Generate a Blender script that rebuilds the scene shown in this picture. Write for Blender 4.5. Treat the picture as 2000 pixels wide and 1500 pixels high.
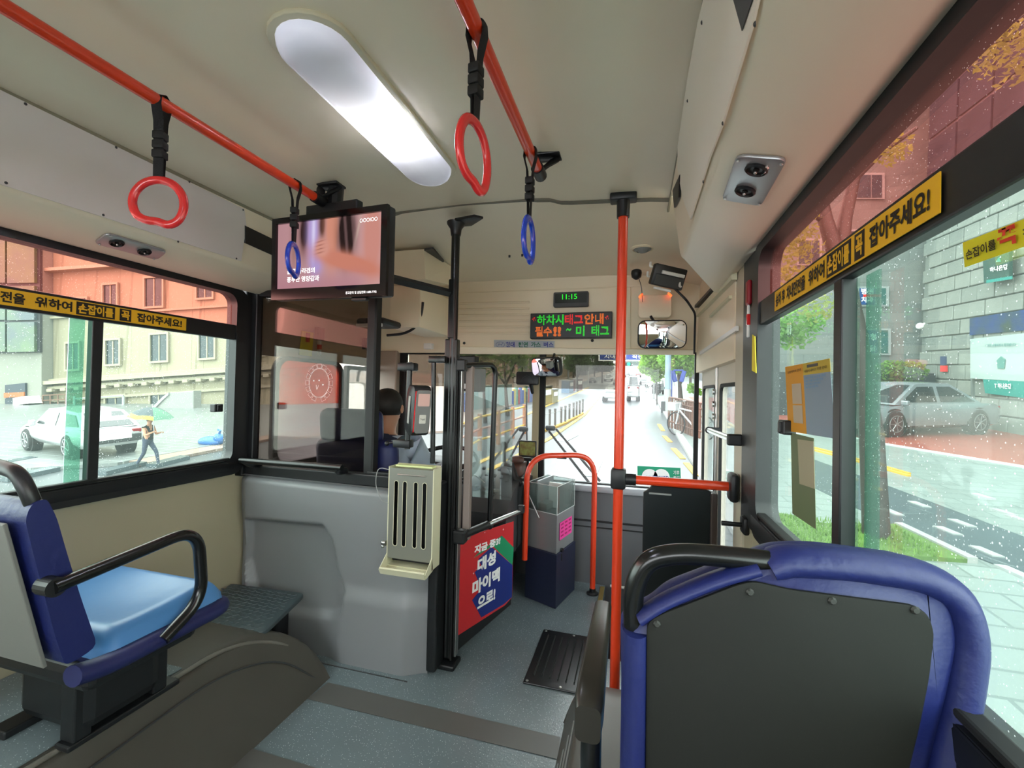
import bpy, bmesh, math, random
import numpy as np
from mathutils import Vector, Matrix
random.seed(7); rng = np.random.default_rng(7)
PI = math.pi
for o in list(bpy.data.objects): bpy.data.objects.remove(o)
SC = bpy.context.scene
COL = SC.collection
V = Vector
# ------------------------------------------------------------------ camera, sky, exposure
FPX = 870.0
_F = V((243, -20, -FPX)).normalized(); _U = V((.0222, 1, -.0168)); _U = (_U - _U.dot(_F)*_F).normalized(); _R = _F.cross(_U)
CM = Matrix((_R, _F, _U))              # camera axes -> bus axes (x right, y forward, z up)
EYE = V((0, 0, 1.22))
cd = bpy.data.cameras.new('camera'); cam = bpy.data.objects.new('camera', cd); COL.objects.link(cam)
cd.sensor_width = 36; cd.lens = FPX/2000*36; cd.clip_start = .02; cd.clip_end = 900
cam.matrix_world = Matrix.Translation(EYE) @ CM.to_4x4()
SC.camera = cam
SC.view_settings.view_transform = 'Standard'; SC.view_settings.look = 'None'
SC.view_settings.gamma = 1; SC.view_settings.use_curve_mapping = False
SC.view_settings.exposure = 2.35
SC.cycles.use_denoising = True
SC.cycles.max_bounces = 10; SC.cycles.transparent_max_bounces = 24; SC.cycles.diffuse_bounces = 5
SC.cycles.sample_clamp_indirect = 8
SKY = 2.3
w = bpy.data.worlds.new('overcast_sky'); SC.world = w; w.use_nodes = True
nt = w.node_tree; nt.nodes.clear()
tc = nt.nodes.new('ShaderNodeTexCoord'); sp = nt.nodes.new('ShaderNodeSeparateXYZ'); cr = nt.nodes.new('ShaderNodeValToRGB')
nz = nt.nodes.new('ShaderNodeTexNoise'); nz.inputs['Scale'].default_value = 1.6; nz.inputs['Detail'].default_value = 5
mx = nt.nodes.new('ShaderNodeMixRGB'); mx.blend_type = 'MULTIPLY'; mx.inputs[0].default_value = .25
bg = nt.nodes.new('ShaderNodeBackground'); wo = nt.nodes.new('ShaderNodeOutputWorld')
nt.links.new(tc.outputs['Generated'], sp.inputs[0]); nt.links.new(sp.outputs['Z'], cr.inputs[0])
cr.color_ramp.elements[0].position = 0; cr.color_ramp.elements[0].color = (.80, .84, .86, 1)
cr.color_ramp.elements[1].position = .6; cr.color_ramp.elements[1].color = (.95, .98, 1, 1)
nt.links.new(tc.outputs['Generated'], nz.inputs['Vector']); nt.links.new(cr.outputs[0], mx.inputs[1]); nt.links.new(nz.outputs['Fac'], mx.inputs[2])
nt.links.new(mx.outputs[0], bg.inputs['Color']); bg.inputs['Strength'].default_value = SKY
nt.links.new(bg.outputs[0], wo.inputs['Surface'])

# ------------------------------------------------------------------ measuring rays
def ray(px, py): return CM @ V((px-1000, 750-py, -FPX))
def at(px, py, X=None, Y=None, Z=None):
    d = ray(px, py)
    for v, i in ((X, 0), (Y, 1), (Z, 2)):
        if v is not None: return EYE + d*((v-EYE[i])/d[i])
def onplane(px, py, P, N):
    d = ray(px, py); P = V(P); N = V(N); return EYE + d*((P-EYE).dot(N)/d.dot(N))
# the street: the bus stands nose-down in a dip, so the street frame is pitched about it
EPS = .06
TX = Matrix.Translation((0, 0, -.74)) @ Matrix.Rotation(EPS, 4, 'X')
TXI = TX.inverted()
EE = TXI @ EYE
def eray(px, py): return TXI.to_3x3() @ ray(px, py)
def eat(px, py, X=None, Y=None, Z=None, D=None):
    d = eray(px, py)
    if D is not None: return EE + d*(D/FPX)
    for v, i in ((X, 0), (Y, 1), (Z, 2)):
        if v is not None: return EE + d*((v-EE[i])/d[i])
def G(x, y):
    g = .00005*max(0, y-40)**2
    return g
def egr(px, py, dz=0):
    d = eray(px, py); lo = 1.0; t = .5/FPX*1
    t = 1/FPX
    for k in range(4000):
        p = EE + d*t
        if p.z <= G(p.x, p.y)+dz or p.length > 420: break
        t *= 1.004
    return p

# ------------------------------------------------------------------ materials
def lin(h):
    if isinstance(h, str):
        h = h.lstrip('#'); c = [int(h[i:i+2], 16)/255 for i in (0, 2, 4)]
        return tuple(x/12.92 if x <= .04045 else ((x+.055)/1.055)**2.4 for x in c)
    return tuple(h)
MATS = {}
LAMPK = .2     # screens and lamps set against the exposure
def mat(name, col, rough=.5, metal=0, noise=0, nscale=20, bump=0, bscale=200, emit=None, es=1, spec=.5, coat=0, col2=None, speck=None, spscale=300, spcut=.12, brick=None):
    if name in MATS: return MATS[name]
    m = bpy.data.materials.new(name); m.use_nodes = True; t = m.node_tree; b = t.nodes['Principled BSDF']
    c = lin(col)
    b.inputs['Base Color'].default_value = (*c, 1); b.inputs['Roughness'].default_value = rough; b.inputs['Metallic'].default_value = metal
    b.inputs['Specular IOR Level'].default_value = spec; b.inputs['Coat Weight'].default_value = coat
    tcn = None
    def tcs():
        nonlocal tcn
        if tcn is None: tcn = t.nodes.new('ShaderNodeTexCoord')
        return tcn.outputs['Object']
    last = None
    if noise:
        n = t.nodes.new('ShaderNodeTexNoise'); n.inputs['Scale'].default_value = nscale; n.inputs['Detail'].default_value = 6
        t.links.new(tcs(), n.inputs['Vector'])
        r = t.nodes.new('ShaderNodeValToRGB'); r.color_ramp.elements[0].position = .3; r.color_ramp.elements[1].position = .7
        c2 = lin(col2) if col2 else tuple(x*(1-noise) for x in c)
        r.color_ramp.elements[0].color = (*c2, 1); r.color_ramp.elements[1].color = (*c, 1)
        t.links.new(n.outputs['Fac'], r.inputs[0]); last = r.outputs[0]
    if speck:
        v = t.nodes.new('ShaderNodeTexVoronoi'); v.inputs['Scale'].default_value = spscale; t.links.new(tcs(), v.inputs['Vector'])
        l = t.nodes.new('ShaderNodeMath'); l.operation = 'LESS_THAN'; l.inputs[1].default_value = spcut; t.links.new(v.outputs['Distance'], l.inputs[0])
        mm = t.nodes.new('ShaderNodeMixRGB'); t.links.new(l.outputs[0], mm.inputs[0])
        if last: t.links.new(last, mm.inputs[1])
        else: mm.inputs[1].default_value = (*c, 1)
        mm.inputs[2].default_value = (*lin(speck), 1); last = mm.outputs[0]
    if brick:
        bt = t.nodes.new('ShaderNodeTexBrick'); bt.inputs['Scale'].default_value = brick[0]; bt.inputs['Mortar Size'].default_value = .015
        bt.inputs['Color1'].default_value = (*c, 1); bt.inputs['Color2'].default_value = (*[x*.86 for x in c], 1); bt.inputs['Mortar'].default_value = (*lin(brick[1]), 1)
        bt.inputs['Brick Width'].default_value = brick[2]; bt.inputs['Row Height'].default_value = brick[3]
        mp = t.nodes.new('ShaderNodeMapping'); mp.inputs['Rotation'].default_value = brick[4] if len(brick) > 4 else (0, 0, 0)
        t.links.new(tcs(), mp.inputs[0]); t.links.new(mp.outputs[0], bt.inputs['Vector']); last = bt.outputs['Color']
    if last: t.links.new(last, b.inputs['Base Color'])
    if bump:
        n = t.nodes.new('ShaderNodeTexNoise'); n.inputs['Scale'].default_value = bscale; n.inputs['Detail'].default_value = 3
        t.links.new(tcs(), n.inputs['Vector'])
        u = t.nodes.new('ShaderNodeBump'); u.inputs['Strength'].default_value = bump; u.inputs['Distance'].default_value = .01
        t.links.new(n.outputs['Fac'], u.inputs['Height']); t.links.new(u.outputs[0], b.inputs['Normal'])
    if emit is not None:
        b.inputs['Emission Color'].default_value = (*lin(emit), 1); b.inputs['Emission Strength'].default_value = es*LAMPK
    MATS[name] = m; return m
def glass(name, tint, refl=.5, drops=0, dscale=60, haze=0, hazecol='dfe8e4', thick=False):
    """thin pane: tinted see-through, a fresnel reflection, rain drops and haze sitting on it"""
    if name in MATS: return MATS[name]
    m = bpy.data.materials.new(name); m.use_nodes = True; t = m.node_tree; t.nodes.clear()
    out = t.nodes.new('ShaderNodeOutputMaterial'); tr = t.nodes.new('ShaderNodeBsdfTransparent'); tr.inputs[0].default_value = (*lin(tint), 1)
    gl = t.nodes.new('ShaderNodeBsdfGlossy'); gl.inputs['Roughness'].default_value = .02
    fr = t.nodes.new('ShaderNodeFresnel'); fr.inputs[0].default_value = 1.45
    mu = t.nodes.new('ShaderNodeMath'); mu.operation = 'MULTIPLY'; mu.inputs[1].default_value = refl; t.links.new(fr.outputs[0], mu.inputs[0])
    m1 = t.nodes.new('ShaderNodeMixShader'); t.links.new(mu.outputs[0], m1.inputs[0]); t.links.new(tr.outputs[0], m1.inputs[1]); t.links.new(gl.outputs[0], m1.inputs[2])
    last = m1
    if haze:
        df = t.nodes.new('ShaderNodeBsdfTranslucent'); df.inputs[0].default_value = (*lin(hazecol), 1)
        m2 = t.nodes.new('ShaderNodeMixShader'); m2.inputs[0].default_value = haze
        t.links.new(last.outputs[0], m2.inputs[1]); t.links.new(df.outputs[0], m2.inputs[2]); last = m2
    if drops:
        tc = t.nodes.new('ShaderNodeTexCoord')
        v = t.nodes.new('ShaderNodeTexVoronoi'); v.inputs['Scale'].default_value = dscale; v.inputs['Randomness'].default_value = 1
        n = t.nodes.new('ShaderNodeTexNoise'); n.inputs['Scale'].default_value = 7; n.inputs['Detail'].default_value = 3
        t.links.new(tc.outputs['Object'], v.inputs['Vector']); t.links.new(tc.outputs['Object'], n.inputs['Vector'])
        # radius of each drop differs by cell and by broad patches
        sx = t.nodes.new('ShaderNodeSeparateXYZ'); t.links.new(v.outputs['Color'], sx.inputs[0])
        a = t.nodes.new('ShaderNodeMath'); a.operation = 'MULTIPLY'; t.links.new(sx.outputs[0], a.inputs[0]); t.links.new(n.outputs['Fac'], a.inputs[1])
        b2 = t.nodes.new('ShaderNodeMath'); b2.operation = 'MULTIPLY'; b2.inputs[1].default_value = drops*.8; t.links.new(a.outputs[0], b2.inputs[0])
        l = t.nodes.new('ShaderNodeMath'); l.operation = 'LESS_THAN'; t.links.new(v.outputs['Distance'], l.inputs[0]); t.links.new(b2.outputs[0], l.inputs[1])
        s2 = t.nodes.new('ShaderNodeMath'); s2.operation = 'MULTIPLY'; s2.inputs[1].default_value = .42; t.links.new(l.outputs[0], s2.inputs[0])
        gd = t.nodes.new('ShaderNodeMixShader'); t1 = t.nodes.new('ShaderNodeBsdfTranslucent'); t1.inputs[0].default_value = (.95, .97, .96, 1)
        t2 = t.nodes.new('ShaderNodeBsdfGlossy'); t2.inputs['Roughness'].default_value = .15
        gd.inputs[0].default_value = .25; t.links.new(t1.outputs[0], gd.inputs[1]); t.links.new(t2.outputs[0], gd.inputs[2])
        m3 = t.nodes.new('ShaderNodeMixShader'); t.links.new(s2.outputs[0], m3.inputs[0]); t.links.new(last.outputs[0], m3.inputs[1]); t.links.new(gd.outputs[0], m3.inputs[2]); last = m3
    t.links.new(last.outputs[0], out.inputs[0])
    MATS[name] = m; return m

beige = mat('beige_plastic', 'f2e7cf', .40, noise=.05, nscale=3)
cover_beige = mat('header_beige', 'eee0c4', .45, noise=.04, nscale=3)
wallbeige = mat('side_wall_beige', 'aaa38a', .55)
orange = mat('orange_rail_paint', 'dc3f1c', .28, coat=.3)
black = mat('black_metal', '0d0f10', .3)
bplast = mat('black_plastic', '15171a', .42)
rubber = mat('black_rubber', '0c0d0e', .7)
webbing = mat('black_webbing', '17181b', .85, bump=.3, bscale=600)
blue = mat('navy_vinyl', '131d55', .48, bump=.15, bscale=60)
navy = mat('dark_navy_vinyl', '141b4e', .5)
ltblue = mat('light_blue_vinyl', '467ab0', .34, bump=.1, bscale=14)
shellgrey = mat('seat_shell_grey', '6b6c67', .6, speck='55564f', spscale=260, spcut=.1)
partgrey = mat('partition_grey', '85878a', .42, bump=.06, bscale=500)
floorm = mat('speckled_floor', '727f84', .22, noise=.12, nscale=4, speck='c4d0d3', spscale=135, spcut=.15, bump=.1, bscale=120)
stripm = mat('floor_brown_strip', '5b5a57', .4)
humpm = mat('dark_hump_vinyl', '4a4741', .42, noise=.1, nscale=5, speck='1c2b2a', spscale=120, spcut=.06)
checker = mat('foot_plate_rubber', '3b474c', .4)
cream = mat('cream_metal', 'd3d0b2', .4)
grey = mat('grey_plastic', '8b8d8c', .45)
dgrey = mat('dark_grey_plastic', '3a3c3e', .5)
ltgrey = mat('light_grey_panel', 'b9b7b2', .6)
white = mat('white_plastic', 'e6e6e2', .45)
steel = mat('brushed_steel', 'b9bab8', .32, 1)
chrome = mat('chrome', 'dddddd', .12, 1)
mirrorm = mat('mirror_glass', 'f2f2f2', .01, 1)
silver = mat('silver_panel', 'a5a8aa', .35, .6)
yellow = mat('yellow_sticker', 'e5b21c', .5)
yellow2 = mat('bright_yellow_sticker', 'eedb22', .5)
ink = mat('black_ink', '1a140c', .6)
red = mat('gloss_red', 'd42a2c', .2, coat=.4)
blueg = mat('gloss_blue', '1740c0', .18, coat=.4)
redp = mat('poster_red', 'cc2c32', .4)
greenp = mat('poster_green', '1d8d5f', .4)
navyp = mat('poster_navy', '1d2f7d', .4)
whitep = mat('white_print', 'f4f4f4', .5)

# ------------------------------------------------------------------ geometry
WM = {}
def thing(name, label, cat, loc=(0, 0, 0), rz=0, group=None, ext=False, kind=None, rot=None):
    o = bpy.data.objects.new(name, None); o.empty_display_size = .05; COL.objects.link(o)
    m = Matrix.Translation(V(loc)) @ Matrix.Rotation(rz, 4, 'Z')
    if rot is not None: m = Matrix.Translation(V(loc)) @ rot.to_4x4()
    if ext: m = TX @ m
    o.matrix_world = m; WM[o.name] = m.copy()
    if label: o['label'] = label
    if cat: o['category'] = cat
    if group: o['group'] = group
    if kind: o['kind'] = kind
    return o
def obj(name, bm, m, parent=None, local=False, smooth=None, label=None, cat=None, group=None, kind=None, loc=None, ext=False):
    """link bm as ONE mesh object; bm is in bus (or street) coordinates unless local"""
    me = bpy.data.meshes.new(name)
    if isinstance(bm, bpy.types.Mesh): me = bm
    else:
        if not local:
            if parent is not None:
                P = WM[parent.name].inverted()
                if ext: P = P @ TX
                bm.transform(P)
            elif loc is not None: bm.transform(Matrix.Translation(-V(loc)))
        bm.normal_update(); bm.to_mesh(me); bm.free()
    for mm in (m if isinstance(m, (list, tuple)) else [m]):
        if len(me.materials) < (len(m) if isinstance(m, (list, tuple)) else 1): me.materials.append(mm)
    if smooth:
        me.polygons.foreach_set('use_smooth', [True]*len(me.polygons))
        try: me.set_sharp_from_angle(angle=math.radians(smooth))
        except Exception: pass
    o = bpy.data.objects.new(name, me); COL.objects.link(o)
    if parent is not None:
        o.parent = parent; WM[o.name] = WM[parent.name].copy()
    else:
        mw = Matrix.Translation(V(loc)) if loc is not None else Matrix.Identity(4)
        if ext: mw = TX @ mw
        o.matrix_world = mw; WM[o.name] = mw.copy()
    if label: o['label'] = label
    if cat: o['category'] = cat
    if group: o['group'] = group
    if kind: o['kind'] = kind
    return o
def B(): return bmesh.new()
def face(bm, vs):
    try: return bm.faces.new(vs)
    except ValueError: return None
def box(bm, x0, x1, y0, y1, z0, z1, bev=0, M=None, seg=2):
    vs = [bm.verts.new((x, y, z)) for z in (z0, z1) for y in (y0, y1) for x in (x0, x1)]
    fs = [face(bm, [vs[i] for i in q]) for q in ((0, 2, 3, 1), (4, 5, 7, 6), (0, 1, 5, 4), (2, 6, 7, 3), (0, 4, 6, 2), (1, 3, 7, 5))]
    if bev:
        es = set(e for f in fs for e in f.edges)
        r = bmesh.ops.bevel(bm, geom=list(es), offset=bev, segments=seg, profile=.5, affect='EDGES')
        vs = list({v for v in r['verts']} | {v for v in vs if v.is_valid})
    if M is not None: bmesh.ops.transform(bm, matrix=M, verts=[v for v in vs if v.is_valid])
    return bm
def prism(bm, poly, d, bev=0, seg=2, mi=None):
    """poly: 3D points of a flat outline, d: extrusion vector"""
    d = V(d); a = [bm.verts.new(V(p)) for p in poly]; b = [bm.verts.new(V(p)+d) for p in poly]; n = len(a)
    fs = [face(bm, a[::-1]), face(bm, b)] + [face(bm, [a[i], a[(i+1) % n], b[(i+1) % n], b[i]]) for i in range(n)]
    fs = [f for f in fs if f]
    bmesh.ops.recalc_face_normals(bm, faces=fs)
    if bev:
        es = set(e for f in fs[:2] for e in f.edges)
        r = bmesh.ops.bevel(bm, geom=list(es), offset=bev, segments=seg, profile=.5, affect='EDGES')
    if mi is not None:
        for f in fs:
            if f.is_valid: f.material_index = mi
    return bm
def fillet(pts, r, n=6, closed=False):
    pts = [V(p) for p in pts]; out = []; N = len(pts)
    for i, p in enumerate(pts):
        if not closed and i in (0, N-1): out.append(p); continue
        a, b = pts[(i-1) % N], pts[(i+1) % N]
        rr = r[i] if isinstance(r, (list, tuple)) else r
        if rr <= 0: out.append(p); continue
        da, db = (a-p), (b-p); q = min(rr, da.length*.49, db.length*.49); da.normalize(); db.normalize()
        s, e = p+da*q, p+db*q
        for k in range(n+1):
            t = k/n; out.append(s*(1-t)**2 + p*2*t*(1-t) + e*t*t)
    return out
def tube(bm, pts, r, n=12, caps=True, closed=False, r2=None, ref=None):
    pts = [V(p) for p in pts]; N = len(pts); rings = []
    T = []
    for i in range(N):
        a = pts[(i-1) % N] if (closed or i > 0) else pts[i]; b = pts[(i+1) % N] if (closed or i < N-1) else pts[i]
        T.append((b-a).normalized())
    u = V(ref) if ref is not None else (V((0, 0, 1)) if abs(T[0].z) < .9 else V((1, 0, 0)))
    u = (u - u.dot(T[0])*T[0]).normalized()
    for i in range(N):
        if i: u = (u - u.dot(T[i])*T[i]).normalized()
        v = T[i].cross(u); ra = r[i] if isinstance(r, (list, tuple)) else r
        rb = (r2[i] if isinstance(r2, (list, tuple)) else r2) if r2 is not None else ra
        rings.append([bm.verts.new(pts[i] + u*math.cos(2*PI*k/n)*ra + v*math.sin(2*PI*k/n)*rb) for k in range(n)])
    for i in range(N if closed else N-1):
        A, C = rings[i], rings[(i+1) % N]
        for k in range(n): face(bm, [A[k], A[(k+1) % n], C[(k+1) % n], C[k]])
    if caps and not closed:
        face(bm, rings[0][::-1]); face(bm, rings[-1])
    return bm
def rod(bm, a, b, r, n=14, r1=None): return tube(bm, [a, b], [r, r if r1 is None else r1], n)
def ball(bm, c, r, sc=(1, 1, 1), seg=16, rings=10, M=None):
    m = Matrix.Translation(V(c)) @ (M.to_4x4() if M is not None else Matrix.Identity(4)) @ Matrix.Diagonal((r*sc[0], r*sc[1], r*sc[2], 1))
    bmesh.ops.create_uvsphere(bm, u_segments=seg, v_segments=rings, radius=1, matrix=m); return bm
def disc(bm, c, nrm, r, h, n=20, r1=None):
    c = V(c); nrm = V(nrm).normalized(); return tube(bm, [c, c+nrm*h], [r, r if r1 is None else r1], n)
def lathe(bm, c, axis, prof, n=24):
    """prof: (radius, height along axis)"""
    c = V(c); ax = V(axis).normalized(); u = V((0, 0, 1)) if abs(ax.z) < .9 else V((1, 0, 0)); u = (u-u.dot(ax)*ax).normalized(); v = ax.cross(u)
    rings = [[bm.verts.new(c+ax*h+(u*math.cos(2*PI*k/n)+v*math.sin(2*PI*k/n))*max(r, 1e-4)) for k in range(n)] for r, h in prof]
    for A, C in zip(rings, rings[1:]):
        for k in range(n): face(bm, [A[k], A[(k+1) % n], C[(k+1) % n], C[k]])
    face(bm, rings[0][::-1]); face(bm, rings[-1])
    bmesh.ops.recalc_face_normals(bm, faces=bm.faces[:]); return bm
def loft(bm, secs, caps=True, closed=True):
    rings = [[bm.verts.new(V(p)) for p in s] for s in secs]; n = len(rings[0])
    for A, C in zip(rings, rings[1:]):
        for k in range(n if closed else n-1): face(bm, [A[k], A[(k+1) % n], C[(k+1) % n], C[k]])
    if caps and closed: face(bm, rings[0][::-1]); face(bm, rings[-1])
    bmesh.ops.recalc_face_normals(bm, faces=bm.faces[:]); return bm
def rrect(w, h, r, n=5):
    """rounded rectangle outline centred at 0, as (x, y)"""
    out = []
    for cx, cy, a0 in ((w/2-r, h/2-r, 0), (-w/2+r, h/2-r, PI/2), (-w/2+r, -h/2+r, PI), (w/2-r, -h/2+r, 3*PI/2)):
        for k in range(n+1):
            a = a0+PI/2*k/n; out.append((cx+r*math.cos(a), cy+r*math.sin(a)))
    return out
def frame_of(c, right, up):
    right = V(right).normalized(); up = V(up); up = (up-up.dot(right)*right).normalized(); return Matrix.Translation(V(c)) @ Matrix((right, up, right.cross(up))).transposed().to_4x4()
def plate(bm, c, right, up, w, h, t, r=0, bev=0, n=5):
    """rounded slab centred at c facing right x up, thickness t towards the facing side"""
    M = frame_of(c, right, up); nn = (M.to_3x3() @ V((0, 0, 1)))
    pts = rrect(w, h, r, n) if r else [(-w/2, -h/2), (w/2, -h/2), (w/2, h/2), (-w/2, h/2)]
    return prism(bm, [M @ V((x, y, 0)) for x, y in pts], nn*t, bev)
def ringplate(bm, outer, inner, d):
    """frame between two outlines of equal point count"""
    d = V(d); n = len(outer); R = []
    for off in (V((0, 0, 0)), d):
        R.append([bm.verts.new(V(p)+off) for p in outer]); R.append([bm.verts.new(V(p)+off) for p in inner])
    o0, i0, o1, i1 = R
    for k in range(n):
        j = (k+1) % n
        face(bm, [o0[k], i0[k], i0[j], o0[j]]); face(bm, [o1[k], o1[j], i1[j], i1[k]]); face(bm, [o0[k], o0[j], o1[j], o1[k]]); face(bm, [i0[k], i1[k], i1[j], i0[j]])
    bmesh.ops.recalc_face_normals(bm, faces=bm.faces[:]); return bm
def textmesh(s, bold=.0):
    c = bpy.data.curves.new('lettering', 'FONT'); c.body = s; c.size = 1; c.offset = bold; c.resolution_u = 3
    o = bpy.data.objects.new('lettering', c); COL.objects.link(o); bpy.context.view_layer.update()
    dg = bpy.context.evaluated_depsgraph_get(); me = bpy.data.meshes.new_from_object(o.evaluated_get(dg)); bpy.data.objects.remove(o); return me
def text_on(s, BL, BR, TL, m, parent, off=.001, bold=.015, name='lettering', lift=.0006, keep=False, **k):
    """flat lettering filling the parallelogram BL, BR, TL"""
    me = textmesh(s, bold); co = np.empty(len(me.vertices)*3); me.vertices.foreach_get('co', co); co = co.reshape(-1, 3)
    lo, hi = co.min(0), co.max(0); BL, BR, TL = V(BL), V(BR), V(TL); ex, ey = BR-BL, TL-BL; n = ex.cross(ey).normalized()
    P = WM[parent.name].inverted()
    if k.get('ext'): P = P @ TX
    out = []
    for x, y, _ in co:
        p = BL+ex*((x-lo[0])/(hi[0]-lo[0]))+ey*((y-lo[1])/(hi[1]-lo[1]))+n*off; out.extend(P @ p)
    me.vertices.foreach_set('co', out); me.update(); me.materials.clear(); me.name = name
    return obj(name, me, m, parent)
def holed(outer, holes, M, t, m, name, parent, **k):
    """flat plate of thickness t with holes; outlines are (x, y) in the plane of M"""
    c = bpy.data.curves.new(name, 'CURVE'); c.dimensions = '2D'; c.fill_mode = 'BOTH'; c.extrude = t/2
    for pts in [outer]+holes:
        sp_ = c.splines.new('POLY'); sp_.points.add(len(pts)-1); sp_.use_cyclic_u = True
        for i, (x, y) in enumerate(pts): sp_.points[i].co = (x, y, 0, 1)
    o = bpy.data.objects.new(name, c); COL.objects.link(o); bpy.context.view_layer.update()
    me = bpy.data.meshes.new_from_object(o.evaluated_get(bpy.context.evaluated_depsgraph_get())); bpy.data.objects.remove(o)
    P = WM[parent.name].inverted() if parent is not None else Matrix.Identity(4)
    me.transform(P @ M @ Matrix.Translation((0, 0, t/2))); me.materials.clear(); me.name = name
    return obj(name, me, m, parent, **k)
def cam_at(px, py, d): return EYE + ray(px, py)*(d/FPX)
def copy_tree(o, mw=None, parent=None, label=None, group=None):
    c = o.copy(); COL.objects.link(c)
    if parent is not None: c.parent = parent
    if mw is not None: c.matrix_world = mw; 
    WM[c.name] = (mw or c.matrix_world).copy() if parent is None else WM[parent.name].copy()
    if label: c['label'] = label
    if group: c['group'] = group
    for ch in list(o.children): copy_tree(ch, None, c)
    return c
def grid(bm, x0, x1, y0, y1, nx, ny, f):
    vs = [[bm.verts.new(f(x0+(x1-x0)*i/nx, y0+(y1-y0)*j/ny)) for i in range(nx+1)] for j in range(ny+1)]
    for j in range(ny):
        for i in range(nx): face(bm, [vs[j][i], vs[j][i+1], vs[j+1][i+1], vs[j+1][i]])
    return bm
_pm = {}
def pieces(name, key, mk, m, parent, mws, label=None):
    """alike small pieces, one object each, sharing one mesh; mws are bus (or street) matrices"""
    if key not in _pm:
        b = B(); mk(b); me = bpy.data.meshes.new(name); b.normal_update(); b.to_mesh(me); b.free(); me.materials.append(m); _pm[key] = me
    P = WM[parent.name].inverted(); out = []
    for mw in mws:
        o = bpy.data.objects.new(name, _pm[key]); COL.objects.link(o); o.parent = parent; o.matrix_basis = P @ mw
        if label: o['label'] = label
        WM[o.name] = mw.copy(); out.append(o)
    return out
def zto(p, nrm):
    """matrix that carries +z to nrm at p"""
    return Matrix.Translation(V(p)) @ V(nrm).to_track_quat('Z', 'Y').to_matrix().to_4x4()
def screws(parent, pts, nrm, r=.004, h=.002, m=None, name='screw'):
    m = m or steel
    return pieces(name, ('screw', r, m.name), lambda b: tube(b, [(0, 0, 0), (0, 0, h)], [r, r*.6], 8), m, parent, [zto(p, nrm) for p in pts])
# ------------------------------------------------------------------ BUS SHELL
CX = -.74
XL, XR = CX-1.12, CX+1.12      # window planes
YB = -2.6                      # the bus goes on behind the camera
def struct(name, bm, m, parent=None, smooth=None, label=None): return obj(name, bm, m, parent, kind='structure' if parent is None else None, smooth=smooth, label=label)
# floor with the step well by the door
b = B()
for x0, x1, y0, y1 in ((CX-1.16, -.17, YB, 3.0), (-.17, CX+1.16, YB, 2.12)): box(b, x0, x1, y0, y1, -.06, 0)
fl = struct('floor', b, floorm)
b = B(); box(b, -.17, .40, 2.12, 3.0, -.42, -.36); box(b, -.17, .40, 2.10, 2.12, -.42, -.06); box(b, -.19, -.17, 2.12, 3.0, -.42, -.06); struct('step_well', b, dgrey, fl)
b = B(); p = [at(*q, Z=.0) for q in ((641, 1334), (1094, 1441), (1089, 1484), (600, 1366))]; prism(b, [V((q.x, q.y, .0015)) for q in p], (0, 0, .001)); struct('floor_strip', b, stripm, fl)
b = B(); box(b, -.198, -.172, 2.12, 2.88, 0, .006); struct('step_nosing', b, mat('brass_nosing', 'b29a58', .35, .6), fl)
b = B(); box(b, -.14, .02, 2.895, 2.915, .0, .014, .004); struct('sill_strip', b, white, fl)
b = B(); p = [at(*q, Z=.0) for q in ((418, 1512), (478, 1459), (640, 1508), (600, 1560))]; prism(b, [V((q.x, q.y, .0015)) for q in p], (0, 0, .001)); struct('floor_strip', b, stripm, fl)
# floor joint lines
b = B(); box(b, -1.75, -.9, 1.695, 1.70, 0, .0015); struct('floor_joint', b, dgrey, fl)

prof = [(.85, 1.974), (.78, 1.982), (.56, 1.994), (.47, 1.998), (.43, 2.002), (.38, 2.018), (.30, 2.024), (.0, 2.028)]
YS = 1.80    # joint between the main ceiling and the front section
cprof = [(CX-a, z) for a, z in prof] + [(CX+a, z) for a, z in prof[::-1][1:]]
def sheet(bm, pr, ys, zf=lambda x, z, y: z, th=.012):
    secs = [[V((x, y, zf(x, z, y))) for x, z in pr] + [V((x, y, zf(x, z, y)+th)) for x, z in pr[::-1]] for y in ys]
    return loft(bm, secs)
cl = struct('ceiling', sheet(B(), cprof, [YB, YS]), beige, smooth=40)
def zf(x, z, y):
    t = (y-YS)/1.0; return z + (min(z, 2.0)-z)*min(1, t*4+.4) - .012*t - (.035*t*t)
fprof = [(CX-1.15, 1.90)] + [(CX-.95, 1.95)] + cprof + [(CX+.95, 1.95), (CX+1.15, 1.90)]
struct('front_ceiling', sheet(B(), [(x, z+.006) for x, z in fprof], [YS-.01, 2.0, 2.2, 2.4, 2.6, 2.85, 3.0], zf), beige, cl, smooth=40)
struct('ceiling_joint_trim', sheet(B(), [(x, z-.006) for x, z in cprof], [YS-.012, YS+.012], th=.006), mat('joint_trim', '6f6b5e', .5), cl, smooth=40)
# bulkhead ducts along both sides
for s, side in ((-1, 'left'), (1, 'right')):
    pr = [(.848, 1.978), (.887, 1.745), (.893, 1.733), (.905, 1.725), (1.06, 1.672), (1.072, 1.672), (1.14, 1.70), (1.14, 1.99)]
    b = B(); yend = [1.70, 1.74, 1.75, 1.76, 2.10, 2.12, 2.14, 1.72] if s > 0 else [1.78]*8
    secs = [[V((CX+s*a, y if y is not None else ye, z)) for (a, z), ye in zip(pr, yend)] for y in (YB, None)]
    loft(b, secs); d = struct('trim_'+('1' if s < 0 else '2'), b, beige, smooth=30)
    b = B(); box(b, CX+s*.852-.004, CX+s*.852+.004, YB, 1.9, 1.962, 1.975, .002); struct('seam_bead', b, mat('seam_bead', '8d8874', .5), d)
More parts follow.
